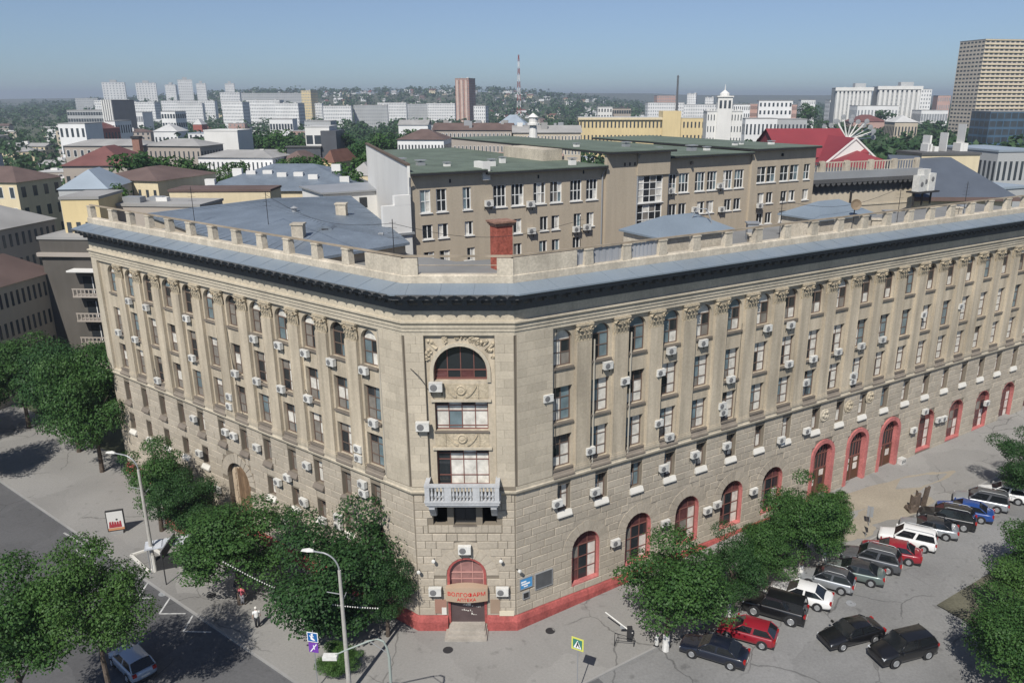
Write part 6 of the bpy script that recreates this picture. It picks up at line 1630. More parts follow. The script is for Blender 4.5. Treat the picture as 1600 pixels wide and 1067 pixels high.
#        length, half width, height, belt, hood front z, hood rear z, cowl x, roof front x, roof rear x, deck x, deck z, wheel r
CARK = dict(sedan=(4.6, .89, 1.46, .92, .66, .90, 1.00, .25, -1.05, -1.72, .98, .33), hatch=(4.15, .87, 1.50, .95, .70, .93, .95, .25, -1.45, -1.95, .98, .33),
            suv=(4.6, .93, 1.74, 1.06, .86, 1.05, 1.05, .38, -1.75, -2.12, 1.10, .38), wagon=(4.5, .88, 1.66, .98, .76, .96, 1.05, .40, -2.0, -2.2, 1.0, .34), jeep=(4.6, .93, 1.86, 1.14, 1.0, 1.12, .95, .55, -2.02, -2.18, 1.14, .40))
_car = {}
def car_meshes(kind):
    if kind in _car: return _car[kind]
    L, hw, Ht, zb, zf, zh, xc, xr0, xr1, xd, zd, wr = CARK[kind]
    f = L/2; wb = L*.29
    st = [(f, .38, .58, .80), (f-.06, .26, zf-.02, .88), (f-.5, .2, zf+.05, .97), (f-1.0, .2, (zf+zh)/2+.03, 1.0), (xc+.05, .2, zh, 1.0), (0, .2, zb, 1.0), (xd+.3, .2, (zb+zd)/2, 1.0), (xd, .2, zd, .985), (-f+.28, .24, zd-.02, .95), (-f+.05, .3, zd-.10, .89), (-f, .42, .72, .84)]
    mb = MB(); rows = []
    for x, z0, zt, t in st:
        w = hw*t; zm = z0+(zt-z0)*.55
        rows.append([(x, s*y, z) for s, y, z in ((1, 0, z0), (1, w*.92, z0), (1, w, z0+(zt-z0)*.22), (1, w*1.005, zm), (1, w*.965, zt-.07), (1, w*.88, zt), (1, 0, zt+.035))]+
                    [(x, -y, z) for y, z in ((w*.88, zt), (w*.965, zt-.07), (w*1.005, zm), (w, z0+(zt-z0)*.22), (w*.92, z0))])
    n = 12; vs = [v for r in rows for v in r]
    mb.mesh(vs, [(i*n+k, (i+1)*n+k, (i+1)*n+(k+1) % n, i*n+(k+1) % n) for i in range(len(rows)-1) for k in range(n)]+[tuple(range(n)), tuple(range(len(vs)-1, len(vs)-n-1, -1))])
    body = mb
    bw, tw = hw*.91, hw*.74; zr = Ht
    A, D = (xc, zh-.01), (xd, zd-.01); Bq, Cq = (xr0, zr-.06), (xr1, zr-.08)
    g = lambda p, w: [(p[0], w, p[1]), (p[0], -w, p[1])]
    a, b, c, d = g(A, bw), g(Bq, tw), g(Cq, tw), g(D, bw*.97)
    ws = MB(); ws.face([a[1], a[0], b[0], b[1]]); rw = MB(); rw.face([d[0], d[1], c[1], c[0]])
    sw = []
    xm = (A[0]+D[0])/2+.1; xt = (Bq[0]+Cq[0])/2+.1
    def lerp(p, q, t): return tuple(p[i]+(q[i]-p[i])*t for i in range(3))
    for s in (0, 1):
        m0, m1 = lerp(a[s], d[s], (A[0]-xm)/(A[0]-D[0])), lerp(b[s], c[s], (Bq[0]-xt)/(Bq[0]-Cq[0]))
        for p0, p1, p2, p3 in ((a[s], m0, m1, b[s]), (m0, d[s], c[s], m1)):
            ct = tuple(sum(p[i] for p in (p0, p1, p2, p3))/4 for i in range(3)); o_ = (.012 if s == 0 else -.012)
            q = [lerp(ct, p, .86) for p in (p0, p1, p2, p3)]; q = [(x, y+o_, z) for x, y, z in q]
            v = MB(); v.face(q[::-1 if s == 0 else 1]); sw.append(v)
    cab = MB()                                  # roof skin, pillars
    for s in (0, 1): cab.face([a[s], d[s], c[s], b[s]][::-1 if s == 0 else 1])
    n_ = 6; rows = []
    for i in range(n_+1):
        t = i/n_; x = Bq[0]+(Cq[0]-Bq[0])*t; z = Bq[1]+(Cq[1]-Bq[1])*t; cr_ = .055+.055*math.sin(math.pi*t)
        rows.append([(x, y*tw, z+cr_*(1-y*y)+.0) for y in (1, .8, .4, 0, -.4, -.8, -1)])
    cab.mesh([v for r in rows for v in r], [(i*7+k, i*7+k+1, (i+1)*7+k+1, (i+1)*7+k) for i in range(n_) for k in range(6)])
    for p, q in (((a[0]), b[0]), (a[1], b[1]), (c[0], d[0]), (c[1], d[1])):
        cab.tube([p, q], .045, 5)
    out = dict(body=body, cab=cab, ws=ws, rw=rw, sw=sw, wb=wb)
    for nm, x, zz in (('head', f-.10, zf-.10), ('tail', -f+.05, zd-.2)):
        ls = []
        for s in (1, -1):
            v = MB(); v.box(x-.14, x+.03, s*hw*.74-.13, s*hw*.74+.10, zz-.10, zz+.01) if nm == 'head' else v.box(x-.04, x+.12, s*hw*.74-.13, s*hw*.74+.13, zz-.1, zz+.12); ls.append(v)
        out[nm] = ls
    t = MB(); t.lathe([(wr*.62, -.11), (wr*.95, -.11), (wr, -.07), (wr, .07), (wr*.95, .11), (wr*.62, .11)], 18, 0, Matrix.Rotation(R(90), 4, 'X')); out['tyre'] = t.data('wheel', M_tyre)
    rm_ = MB(); rm_.lathe([(wr*.64, -.115), (wr*.6, -.13), (wr*.5, -.09), (wr*.2, -.10), (.03, -.12)], 14, 0, Matrix.Rotation(R(90), 4, 'X')); rm_.lathe([(.03, .12), (wr*.2, .10), (wr*.5, .09), (wr*.6, .13), (wr*.64, .115)][::-1], 14, 0, Matrix.Rotation(R(90), 4, 'X')); out['rim'] = rm_.data('rim', M_rim)
    ar = MB()
    for s in (1, -1): ar.lathe([(wr*1.17, -.006), (wr*1.17, .006)], 18, 0, Matrix.Translation((0, s*hw*1.003, 0)) @ Matrix.Rotation(R(90), 4, 'X'))
    out['arch'] = ar; _car[kind] = out
    return out
def car(kind, pm, label, pos, head, roofm=None, rack=False, group=None, ck='car'):
    L, hw, Ht, zb, zf, zh, xc, xr0, xr1, xd, zd, wr = CARK[kind]; q = car_meshes(kind)
    t = thing('parked_car', label, ck, pos, math.atan2(head.y, head.x), group)
    t.rotation_euler[1] = 0
    if 'bodyme' not in q: q['bodyme'] = {}
    k_ = pm.name
    bo_ = q['body'].build('body', pm, t, smooth=True); sm_ = bo_.modifiers.new('round', 'SUBSURF'); sm_.levels = sm_.render_levels = 1
    q['cab'].build('roof', roofm or pm, t, smooth=True)
    q['ws'].build('windscreen', M_carglass, t); q['rw'].build('rear_window', M_carglass, t)
    # glass lies a hair outside the cabin skin at front and rear
    for v in q['sw']: v.build('side_window', M_carglass, t)
    for v in q['head']: v.build('headlight', M_lamp, t)
    for v in q['tail']: v.build('tail_light', M_tail, t)
    for x in (q['wb'], -q['wb']):
        for s in (1, -1):
            w_ = link('wheel', q['tyre'], t, (x, s*(hw-.09), wr)); link('rim', q['rim'], w_)
            a_ = MB(); a_.lathe([(wr*1.16, -.004), (wr*1.16, .004)], 18, 0, Matrix.Translation((x, s*hw*1.008, wr+.02)) @ Matrix.Rotation(R(90), 4, 'X')); a_.build('wheel_arch', M_dark, t)
    for s in (1, -1):
        m_ = MB(); m_.box(xc-.18, xc-.05, s*(hw+.02) if s > 0 else -hw-.2, hw+.2 if s > 0 else -hw-.02, zb+.02, zb+.16); m_.build('mirror', pm, t)
    m_ = MB(); m_.box(-L/2-.012, -L/2+.03, -.27, .27, .5, .62); m_.build('number_plate', M_whitesill, t)
    m_ = MB(); m_.box(L/2-.06, L/2+.012, -.5, .5, .42, .56); m_.build('grille', M_dark, t)
    m_ = MB(); m_.box(-L/2+.05, L/2-.05, -hw*.85, hw*.85, .2, .34); m_.build('underbody', M_dark, t)
    if rack:
        for s in (1, -1): m_ = MB(); m_.tube([(xr0-.1, s*hw*.6, Ht+.0), (xr0-.3, s*hw*.6, Ht+.09), (xr1+.3, s*hw*.6, Ht+.09), (xr1+.1, s*hw*.6, Ht-.0)], .025, 5); m_.build('roof_rail', M_metal, t)
    return t
P_ = dict(navy=paint('navy', (.008, .011, .022)), red=paint('red', (.24, .012, .022)), black=paint('black', (.008, .008, .009)), white=paint('white', (.72, .72, .71)), green=paint('grey_green', (.13, .165, .155), .3),
          grey=paint('grey', (.10, .105, .115), .4), silver=paint('silver', (.36, .38, .40), .5), blue=paint('blue', (.015, .055, .22)), dkroof=paint('dark_roof', (.03, .03, .032)), lblue=paint('pale_blue', (.30, .37, .46), .2))
hd0 = (-DR*.50-NR*.866).normalized()
G_ = 'cars parked slantwise along the right street'
CARS = [('sedan', 'navy', 9.75, 11.75, 'dark navy saloon nearest the corner tree, cut by the lower edge', None, 0), ('hatch', 'red', 12.96, 11.55, 'red hatchback between the navy saloon and the black off-roader', None, 0), ('jeep', 'black', 16.5, 11.0, 'black boxy off-roader beside the white saloon', None, 0),
        ('sedan', 'white', 19.4, 10.95, 'clean white saloon right of the black boxy off-roader', None, 0), ('hatch', 'silver', 22.42, 10.7, 'pale silver crossover with dark roof behind the white saloon', 'grey', 1), ('sedan', 'green', 25.08, 11.35, 'grey-green saloon fifth from the black off-roader end', 'dkroof', 0),
        ('suv', 'grey', 27.48, 11.12, 'dark grey crossover parked left of the red saloon', None, 1), ('sedan', 'red', 29.91, 11.29, 'red saloon half hidden between grey crossover and white van', None, 0), ('wagon', 'white', 32.5, 10.9, 'white tall estate car in the middle of the row', None, 1),
        ('sedan', 'silver', 35.6, 10.9, 'silver grey saloon with dark roof behind the white estate', 'dkroof', 0), ('suv', 'black', 38.07, 10.96, 'black off-roader next to the blue saloon', None, 1), ('sedan', 'blue', 40.5, 11.08, 'blue saloon near the far end of the row', None, 0),
        ('wagon', 'silver', 43.3, 10.9, 'pale estate car with dark roof rails beyond the blue saloon', 'grey', 1), ('hatch', 'white', 46.2, 11.2, 'white car last in the row at the right edge', None, 0)]
for kind, pc, s, w, l, rf, rk in CARS:
    j = 0 if kind == 'jeep' else random.Random(s).uniform(-.04, .04)
    hd = Matrix.Rotation(j, 3, 'Z') @ hd0
    rgt = Vector((hd.y, -hd.x, 0)); L, hw = CARK[kind][:2]
    c = pRw(s, w)+hd*(L*.29)+rgt*(hw-.1); c.z = gz(c.x, c.y)-.118
    car(kind, P_[pc], l, c, hd, P_[rf] if rf else None, rk, G_)
for px, py, hx, hy, kind, pc, l in ((1328, 1004, -.93, -.30, 'sedan', 'black', 'black saloon on the near side of the right street, cut by the lower edge'), (1408, 1030, -.93, -.30, 'suv', 'black', 'black off-roader right of the other black car at the lower edge'), (208, 1043, -.72, .62, 'hatch', 'lblue', 'pale blue car roof at the lower left edge on the road')):
    p = at(px, py, .35 if px > 1000 else -.12); p.z = gz(p.x, p.y)-.118 if px > 1000 else -.118
    car(kind, P_[pc], l, p, Vector((hx, hy, 0)).normalized())

# ------------------------------------------------------------------ street furniture
M_pole = mat('concrete_pole', (.40, .385, .35), .9, .12, 1., fine=.1)
def lamp_post(label, bx, by, tx, ty, h, hx, hy, white_base):
    """a leaning-free concrete post with a curved arm towards (hx, hy)"""
    t = thing('street_lamp', label, 'street lamp', (bx, by, 0))
    mb = MB(); mb.tube([(0, 0, -.2), (0, 0, h-1.2)], [.17, .10], 10); mb.build('post', M_pole, t)
    if white_base: mb = MB(); mb.tube([(0, 0, -.05), (0, 0, 1.5)], [.2, .185], 10); mb.build('white_base', M_whitesill, t)
    d = Vector((hx, hy, 0)).normalized(); L_ = math.hypot(hx, hy)
    pts = [Vector((0, 0, h-1.25))+d*(L_*.55)*(1-math.cos(u*math.pi/2))+Vector((0, 0, 1.2*math.sin(u*math.pi/2))) for u in [i/8 for i in range(9)]]+[Vector((0, 0, h))+d*L_*.8]
    mb = MB(); mb.tube(pts, .05, 7); mb.build('arm', M_metal, t)
    hdm = MB(); M4 = Matrix.Translation(Vector((0, 0, h-.02))+d*L_*.98) @ Matrix.Rotation(math.atan2(d.y, d.x), 4, 'Z')
    hdm.mesh([M4 @ Vector(v) for v in ((-.45, -.08, 0), (-.1, -.17, .02), (.38, -.10, .0), (.38, .10, .0), (-.1, .17, .02), (-.45, .08, 0), (-.4, -.05, .12), (-.1, -.11, .15), (.32, -.06, .09), (.32, .06, .09), (-.1, .11, .15), (-.4, .05, .12))],
             [(5, 4, 3, 2, 1, 0), (6, 7, 8, 9, 10, 11)]+[(k, (k+1) % 6, (k+1) % 6+6, k+6) for k in range(6)])
    hdm.build('lamp_head', M_white, t)
    for z, a in ((h*.72, .9), (h*.66, -.7)):
        mb = MB(); mb.tube([(0, 0, z), (math.cos(a+2.2)*.9, math.sin(a+2.2)*.9, z+.15)], .03, 5); mb.build('bracket', M_metal, t)
    return t
p = at(242, 892, 0); lamp_post('tall concrete lamp post with white painted foot on the left pavement', p.x, p.y, 0, 0, 10.35, -2.3, .5, True)
q = atY(528, 866, 42.6); lamp_post('grey lamp post among the dark trees left of the corner', q.x, 42.6, 0, 0, 10.4, -2.0, .3, False)
q = atY(592, 998, 37.0)
t = thing('street_lamp', 'curved green-grey lamp arm rising at the lower edge left of the door', 'street lamp', (q.x+.5, 37.0, 0))
z = q.z; mb = MB(); mb.tube([(0, 0, 0), (0, 0, z-1.2), (-.08, 0, z-.6), (-.25, 0, z-.15), (-.55, 0, z), (-1.0, 0, z-.1), (-2.3, .1, z-.75), (-3.0, .1, z-1.1)], [.11, .08, .06, .055, .05, .05, .045, .04], 8); mb.build('post', mat('green_grey_metal', (.30, .34, .31), .5, .05), t)
mb = MB(); mb.tube([(-1.0, 0, z-.15), (-.15, 0, z-.85)], .025, 5); mb.build('brace', M_metal, t)
mb = MB(); mb.box(-3.7, -2.9, -.1, .28, z-1.35, z-1.12); mb.build('lamp_head', M_white, t)
# board on two legs
p, p2 = at(260, 913, 0), at(280, 881, 0)
t = thing('notice_stand', 'dark two-legged notice stand with a slanting board on the left pavement', 'notice stand', (p.x, p.y, 0))
d = p2-p; mb = MB(); mb.tube([(0, 0, 0), (0, 0, 2.95)], .05, 6); mb.build('leg', M_dark, t); mb = MB(); mb.tube([(d.x, d.y, 0), (d.x, d.y, 2.9)], .035, 6); mb.build('leg', M_dark, t)
dn = d.normalized(); nn = Vector((-dn.y, dn.x, 0))
mb = MB(); mb.mesh([v+w for w in (Vector((0, 0, 0)), nn*.12) for v in (Vector((0, 0, 2.2)), d+Vector((0, 0, 2.2)), d+Vector((0, 0, 2.9)), Vector((0, 0, 2.95)))], [(0, 1, 2, 3), (7, 6, 5, 4), (0, 4, 5, 1), (1, 5, 6, 2), (2, 6, 7, 3), (3, 7, 4, 0)]); mb.build('board', M_dark, t)
mb = MB(); mb.tube([Vector((0, 0, 2.97))+nn*.06, d+Vector((0, 0, 2.93))+nn*.06], .06, 6); mb.build('top_rail', M_metal, t)
# poster stand
p = at(184, 832, 0)
t = thing('poster_stand', 'framed street poster with red figures on white beside the lamp post', 'poster stand', (p.x, p.y, 0), R(18))
mb = MB(); mb.box(-.72, .72, -.1, .1, .25, 2.25); mb.build('case', M_dark, t)
mb = MB(); mb.box(-.64, .64, -.125, -.1, .36, 2.16); ps = mb.build('poster', mat('poster_white', (.62, .61, .58), .4, .05), t)
mb = MB(); r2 = random.Random(2)
for k in range(5): x = -.45+.2*k; mb.prism([(x-.12, .62), (x+.12, .62), (x+.08, 1.15+.1*r2.random()), (x-.05, 1.2)], -.135, -.125)
mb.build('red_figures', mat('poster_red', (.32, .04, .05), .5, .2, .1), ps)
mb = MB(); mb.box(-.64, .64, -.132, -.125, .36, .58); mb.build('orange_strip', mat('poster_orange', (.5, .24, .12), .5, .1), ps)
mb = MB(); mb.lathe([(.1, 0), (.09, .3)], 6, 0, Matrix.Translation((.12, -.13, 1.38)) @ Matrix.Rotation(R(90), 4, 'X') @ Matrix.Scale(.03, 4, (0, 0, 1))); mb.build('dark_head', M_dark, ps)
mb = MB(); mb.box(-.5, .5, -.25, .25, 0, .25); mb.build('plinth', M_kerb, t)
# grey-white shelter roof and litter of signs
p = at(262, 846, 2.3)
t = thing('market_stall', 'low stall with grey-white awning roof beside the big left tree', 'stall', (p.x, p.y, 0), R(22))
mb = MB(); mb.slab([(-1.7, -.7), (1.7, -.7), (1.7, .7), (-1.7, .7)], 2.2, 2.28); mb.build('awning', mat('pale_awning', (.40, .42, .45), .7, .2, .5), t)
for k in range(5):
    a_ = MB(); a_.box(-1.6+.66*k, -1.1+.66*k, -.6, .6, 2.28, 2.34); a_.build('awning_panel', mat('pale_awning_panel', (.50, .52, .55), .7, .15, .5), t)
for x in (-1.5, 1.5):
    for y in (-.6, .6): a_ = MB(); a_.tube([(x, y, 0), (x, y, 2.2)], .035, 6); a_.build('leg', M_metal, t)
mb = MB(); mb.box(-1.4, 1.4, -.3, .5, 0, .9); mb.build('counter', M_dark, t)
p = at(285, 790, 2.0)
t = thing('market_stall', 'dark red kiosk in deep shade between the left trees', 'kiosk', (p.x, p.y, 0), R(-37))
mb = MB(); mb.box(-1.6, 1.6, -1, 1, 0, 2.5); mb.build('body', WM['redbrown'], t); mb = MB(); mb.box(-1.8, 1.8, -1.4, 1.1, 2.5, 2.65); mb.build('roof', RM['dark'], t); mb = MB(); mb.box(-1.2, 1.2, -1.05, -1, 1, 2.1); mb.build('hatch', M_glass, t)
# parking sign with panel below, pedestrian crossing sign
q = atY(489, 994, 43.2)
t = thing('road_sign', 'blue square sign with white figure over a purple panel at the lower edge', 'sign', (q.x, 43.2, 0), R(-12))
mb = MB(); mb.tube([(0, 0, 0), (0, 0, q.z+.45)], .035, 6); mb.build('post', M_metal, t)
zz = q.z
mb = MB(); mb.box(-.38, .38, -.07, -.05, zz-.36, zz+.36); mb.build('border', M_whitelet, t); mb = MB(); mb.box(-.33, .33, -.08, -.07, zz-.31, zz+.31); f_ = mb.build('sign_face', mat('sign_blue', (.015, .11, .32), .4, .05), t)
mb = MB(); mb.lathe([(.08, 0), (.08, .01)], 8, 0, Matrix.Translation((-.02, -.08, zz+.2)) @ Matrix.Rotation(R(90), 4, 'X'))
mb.prism([(-.08, zz+.1), (.0, zz-.02), (.1, zz-.12), (.18, zz-.2), (.1, zz-.24), (-.12, zz-.16), (-.14, zz)], -.09, -.08); mb.prism([(-.22, zz+.12), (-.2, zz+.07), (.08, zz+.04), (.1, zz+.09)], -.091, -.08); mb.build('white_figure', M_whitelet, f_)
mb = MB(); mb.box(-.33, .33, -.07, -.05, zz-1.15, zz-.42); pf = mb.build('purple_panel', mat('sign_purple', (.16, .05, .33), .4, .1), t)
mb = MB(); mb.prism([(-.25, zz-1.1), (-.19, zz-1.12), (.26, zz-.52), (.21, zz-.48)], -.08, -.07); mb.prism([(-.02, zz-.6), (.03, zz-.6), (.1, zz-.9), (.05, zz-.92)], -.081, -.07); mb.build('white_stroke', M_whitelet, pf)
q = atY(903, 1005, 42.4)
t = thing('road_sign', 'yellow-bordered pedestrian crossing sign at the lower edge right of the door', 'sign', (q.x, 42.4, 0), R(-28))
zz = q.z; mb = MB(); mb.tube([(0, 0, 0), (0, 0, zz+.4)], .035, 6); mb.build('post', M_metal, t)
mb = MB(); mb.box(-.42, .42, -.06, -.04, zz-.45, zz+.45); mb.build('border', mat('sign_yellow', (.62, .62, .12), .4, .03), t)
mb = MB(); mb.box(-.32, .32, -.07, -.06, zz-.34, zz+.34); f_ = mb.build('sign_face', mat('sign_green', (.05, .19, .15), .4, .05), t)
mb = MB(); mb.prism([(-.28, zz-.3), (.28, zz-.3), (0, zz+.28)], -.08, -.07); tri_ = mb.build('white_triangle', M_whitelet, t)
mb = MB(); mb.prism([(-.12, zz-.25), (-.06, zz-.25), (.03, zz-.05), (.12, zz-.24), (.17, zz-.22), (.06, zz+.08), (-.03, zz+.08)], -.09, -.08); mb.lathe([(.05, 0), (.05, .01)], 7, 0, Matrix.Translation((.02, -.08, zz+.13)) @ Matrix.Rotation(R(90), 4, 'X')); mb.build('walking_figure', M_dark, t)
# barrier boom, black frame, bollard, signs on the square
a, b = at(946, 956, 1.35), at(984, 985, 1.0)
t = thing('barrier', 'white barrier boom with dark counterweight post left of the broad tree', 'barrier', (b.x, b.y, gz(b.x, b.y)))
o_ = Vector((b.x, b.y, gz(b.x, b.y))); mb = MB(); mb.tube([a-o_, b-o_+(b-a)*.12], .05, 6); mb.build('boom', M_white, t); mb = MB(); mb.box(-.18, .18, -.18, .18, 0, 1.05); mb.build('post', M_dark, t)
mb = MB(); c_ = b-o_-(b-a)*.28; mb.box(c_.x-.2, c_.x+.2, c_.y-.05, c_.y+.05, c_.z-.25, c_.z-.02); mb.build('counterweight', M_metal, t)
a, b = at(960, 1012, .0), at(990, 1014, 0.)
t = thing('railing', 'black tubular railing at the lower edge beside the white bollard', 'railing', (a.x, a.y, gz(a.x, a.y)))
d = b-a; mb = MB(); mb.tube([(0, 0, 0), (0, 0, 1.05), (d.x, d.y, .75), (d.x, d.y, 0)], .04, 6); mb.build('frame', M_dark, t)
mb = MB(); mb.tube([(.05*d.x, .05*d.y, .45), (.95*d.x, .95*d.y, .42)], .025, 5); mb.build('middle_bar', M_dark, t)
p = ground_pt(1026, 1008)
t = thing('bollard', 'short white bollard between the railing and the navy saloon', 'bollard', (p.x, p.y, p.z))
mb = MB(); mb.lathe([(.14, 0), (.14, .75), (.11, .83), (.03, .86)], 10); mb.build('post', M_white, t); mb = MB(); mb.lathe([(.19, 0), (.19, .08), (.15, .1)], 10); mb.build('foot', M_dark, t)
p = ground_pt(1352, 839)
t = thing('small_sign', 'small dark slanted sign plate on a short post by the white estate car', 'sign', (p.x, p.y, p.z), R(-30))
mb = MB(); mb.tube([(0, 0, 0), (0, 0, .75)], .03, 6); mb.build('post', M_metal, t); mb = MB(); mb.prism([(-.2, 1.05), (.02, .5), (.18, .55), (.12, .95)], -.05, -.03); mb.build('plate', M_dark, t)
p = ground_pt(1357, 822)
t = thing('small_sign', 'pale double sign plate on a post at the sandy paving', 'sign', (p.x, p.y, p.z), R(-30))
mb = MB(); mb.tube([(0, 0, 0), (0, 0, 1.9)], .03, 6); mb.build('post', M_metal, t)
for x in (-.26, .03): mb = MB(); mb.box(x, x+.22, -.06, -.03, .95, 1.95); mb.build('plate', M_metal, t)
p = ground_pt(1432, 795)
t = thing('wood_sculpture', 'dark weathered wooden sculpture with upright jagged slabs on the square', 'sculpture', (p.x, p.y, p.z), R(15))
wd = mat('weathered_wood', (.105, .08, .062), .9, .3, .4, fine=.2)
mb = MB(); mb.mesh([(-1.1, -.5, 0), (1.0, -.6, 0), (1.2, .5, 0), (-.9, .6, 0), (-1.2, -.4, .28), (.95, -.45, .2), (1.1, .4, .18), (-.8, .5, .3)], [(3, 2, 1, 0), (4, 5, 6, 7), (0, 1, 5, 4), (1, 2, 6, 5), (2, 3, 7, 6), (3, 0, 4, 7)]); mb.build('base', wd, t)
for x0, x1, h0, h1, y in ((-1.0, -.45, .9, .6, -.3), (-.7, -.1, 1.5, 1.35, .05), (-.15, .28, 1.85, 1.55, .1), (.45, .85, 2.05, 2.15, .0)):
    mb = MB(); s_ = .25 if x0 > .4 else 0
    mb.prism([(x0, .15), (x1, .15), (x1+s_, h1), ((x0+x1)/2+s_, h1-.14), (x0+s_, h0)], y-.12, y+.12); mb.build('slab', wd, t)
p = ground_pt(1408, 724)
t = thing('box_planter', 'small white box with dark openings at the foot of the third door', 'box', (p.x, p.y, p.z), FR[1])
mb = MB(); mb.box(-.35, .35, -.25, .25, 0, .62); mb.build('body', M_white, t)
for x in (-.2, .12): mb = MB(); mb.box(x, x+.14, -.265, -.25, .15, .45); mb.build('opening', M_dark, t)
for px, py, l in ((1244, 792, 'pale flower tub in front of the base wall behind the tallest right tree'), (1328, 735, 'white flower tub before the second red door arch')):
    p = ground_pt(px, py)
    t = thing('flower_tub', l, 'flower tub', (p.x, p.y, p.z)); mb = MB(); mb.lathe([(.35, 0), (.5, .5), (.42, .5), (.4, .42)], 12); mb.build('tub', M_whitesill, t)
    c = link('flowers', crown('fnear', 1), t, (0, 0, .75)); c.scale = (.55, .55, .42)
# string of white bunting that hangs between the two left trees
a, b = at(360, 860, 6.8), at(600, 930, 5.4)
t = thing('light_garland', 'string of small white bulbs hung between the left trees and lamp post', 'garland', (a.x, a.y, 0))
pts = [a.lerp(b, i/24)+Vector((0, -1.3, -1.0*math.sin(math.pi*i/24)))-Vector((a.x, a.y, 0)) for i in range(25)]
mb = MB(); mb.tube(pts, .012, 4); mb.build('wire', M_dark, t)
g = MB(); g.lathe([(.02, -.06), (.055, 0), (.02, .06)], 6); gm = g.data('bulb', M_white)
for i in range(64):
    u = i/64*24; k = int(u); link('bulb', gm, t, pts[k].lerp(pts[k+1], u-k)-Vector((0, 0, .07)))

for px, py, l in ((700, 1015, 'round iron manhole cover in the pavement before the corner steps'), (860, 985, 'round iron manhole cover in the pavement right of the corner steps'), (1330, 940, 'round iron manhole cover in the right carriageway by the car row'), (330, 930, 'round iron manhole cover on the left pavement by the big tree'), (255, 925, 'round iron manhole cover in the left carriageway by the parking marks')):
    p = ground_pt(px, py); road = px in (1330, 255)
    t = thing('manhole_cover', l, 'manhole cover', (p.x, p.y, p.z-(.12 if road else 0)), 0)
    mb = MB(); mb.lathe([(.36, -.02), (.36, .012), (.31, .014), (.30, .009), (.05, .009)], 20); mb.build('lid', M_metal if road else M_dark, t)
    mb = MB(); mb.box(-.05, .05, -.02, .02, .009, .016); mb.build('lifting_slot', M_dark, t)

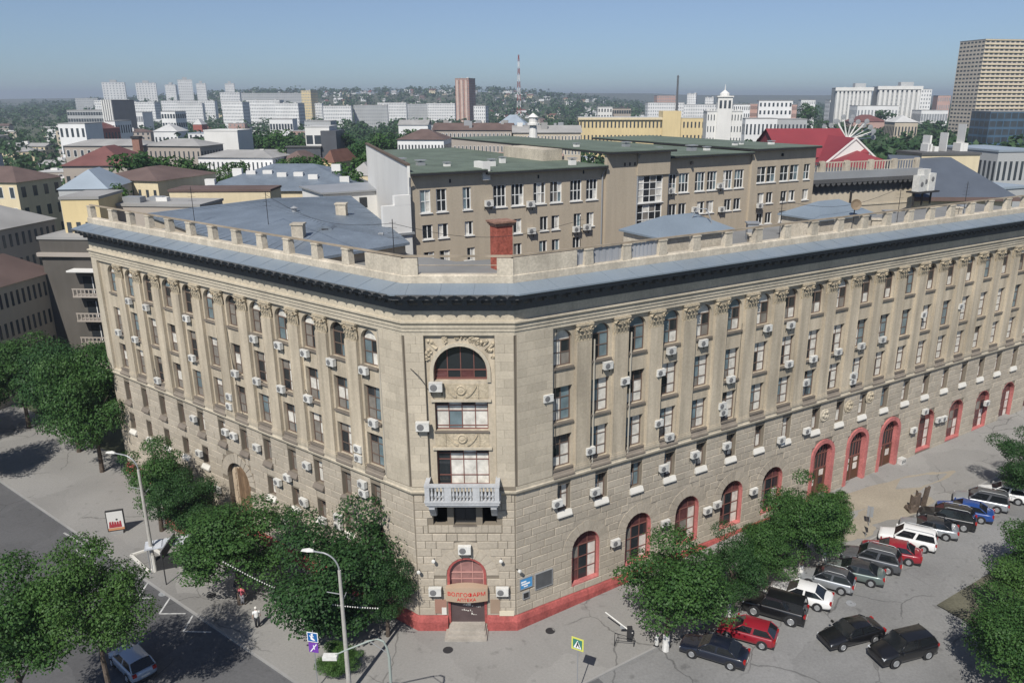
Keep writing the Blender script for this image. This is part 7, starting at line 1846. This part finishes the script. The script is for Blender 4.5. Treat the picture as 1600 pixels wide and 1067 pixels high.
# ------------------------------------------------------------------ people
def person(label, x, y, z, rz, skin, top, bottom, hair, stride=.12):
    t = thing('person', label, 'person', (x, y, z), rz)
    J = dict(pel=(0, 0, .93), che=(0, .0, 1.28), nec=(0, 0, 1.47), hd=(0, -.01, 1.56), hd2=(0, -.015, 1.70))
    for s, n_ in ((-1, 'l'), (1, 'r')):
        J.update({'hip'+n_: (s*.09, 0, .90), 'kn'+n_: (s*.10, -s*stride*.5, .48), 'an'+n_: (s*.10, s*stride*.3, .08), 'toe'+n_: (s*.11, s*stride*.3-.17, .03), 'sh'+n_: (s*.19, 0, 1.40), 'el'+n_: (s*.25, s*stride*.3, 1.12), 'wr'+n_: (s*.26, s*stride*.5-.08, .88), 'ha'+n_: (s*.26, s*stride*.5-.11, .79)})
    E_ = [('pel', 'che'), ('che', 'nec'), ('nec', 'hd'), ('hd', 'hd2')]
    for n_ in 'lr': E_ += [('pel', 'hip'+n_), ('hip'+n_, 'kn'+n_), ('kn'+n_, 'an'+n_), ('an'+n_, 'toe'+n_), ('che', 'sh'+n_), ('sh'+n_, 'el'+n_), ('el'+n_, 'wr'+n_), ('wr'+n_, 'ha'+n_)]
    Rr = dict(pel=.13, che=.145, nec=.055, hd=.085, hd2=.09, hip=.095, kn=.062, an=.042, toe=.04, sh=.065, el=.042, wr=.032, ha=.036)
    ks = list(J); me = bpy.data.meshes.new('body'); me.from_pydata([J[k] for k in ks], [(ks.index(a), ks.index(b)) for a, b in E_], [])
    o = link('body', me, t); sk = o.modifiers.new('skin', 'SKIN'); o.modifiers.new('sub', 'SUBSURF').levels = 1
    for i, k in enumerate(ks):
        r0 = Rr.get(k, Rr.get(k[:-1])); v = me.skin_vertices[0].data[i]; v.radius = (r0, r0*.8); v.use_root = (k == 'pel')
    me.materials.append(skin)
    o.modifiers['sub'].render_levels = 1
    sh = MB(); prof = [(.155, .86), (.165, 1.0), (.15, 1.15), (.18, 1.32), (.17, 1.42), (.07, 1.48)]; sh.lathe(prof, 12, 0, Matrix.Scale(.75, 4, (0, 1, 0)))
    for s in (-1, 1): sh.tube([(s*.17, 0, 1.41), (s*.235, s*stride*.2, 1.18)], [.075, .062], 8)
    sh.build('shirt', top, t, smooth=True)
    tr = MB()
    for s in (-1, 1): tr.tube([(s*.085, 0, .95), (s*.10, -s*stride*.5, .48), (s*.10, s*stride*.3, .12)], [.115, .085, .07], 8)
    tr.build('trousers', bottom, t, smooth=True)
    h_ = MB(); h_.lathe([(.09, 1.60), (.108, 1.67), (.095, 1.76), (.03, 1.80)], 10, 0, Matrix.Translation((0, .015, 0))); h_.build('hair', hair, t, smooth=True)
    return t
SK = mat('skin', (.50, .30, .21), .6, 0); HR = mat('dark_hair', (.03, .022, .018), .7, 0)
p = at(403, 980, 0); person('person in white top and dark trousers walking on the sunlit left pavement', p.x, p.y, 0, R(200), SK, mat('white_cloth', (.7, .7, .68), .9, .05, .2), mat('black_cloth', (.025, .025, .03), .9, .1, .2), M_whitesill)
p = at(380, 945, 0); person('person in pale red dress-like top standing in tree shade on the left', p.x, p.y, 0, R(170), SK, mat('pink_cloth', (.5, .12, .14), .9, .1, .2), mat('grey_cloth', (.2, .2, .21), .9, .1, .2), HR)
p = at(372, 938, 0); person('person in dark clothes next to the one in pale red, left tree shade', p.x, p.y, 0, R(150), SK, mat('dark_cloth', (.04, .042, .05), .9, .1, .2), mat('black_cloth', (0, 0, 0)), HR)

# ------------------------------------------------------------------ air
hz = MB(); hz.box(-9000, 9000, -120, 9500, -420, 100)
hzm = bpy.data.materials.new('haze'); hzm.use_nodes = True; nt = hzm.node_tree; nt.nodes.clear()
pv = nt.nodes.new('ShaderNodeVolumePrincipled'); ou = nt.nodes.new('ShaderNodeOutputMaterial')
pv.inputs['Color'].default_value = (.72, .82, .95, 1); pv.inputs['Density'].default_value = .00023; pv.inputs['Anisotropy'].default_value = .2
nt.links.new(pv.outputs[0], ou.inputs['Volume'])
o = hz.build('haze', hzm); tag(o, kind='stuff')
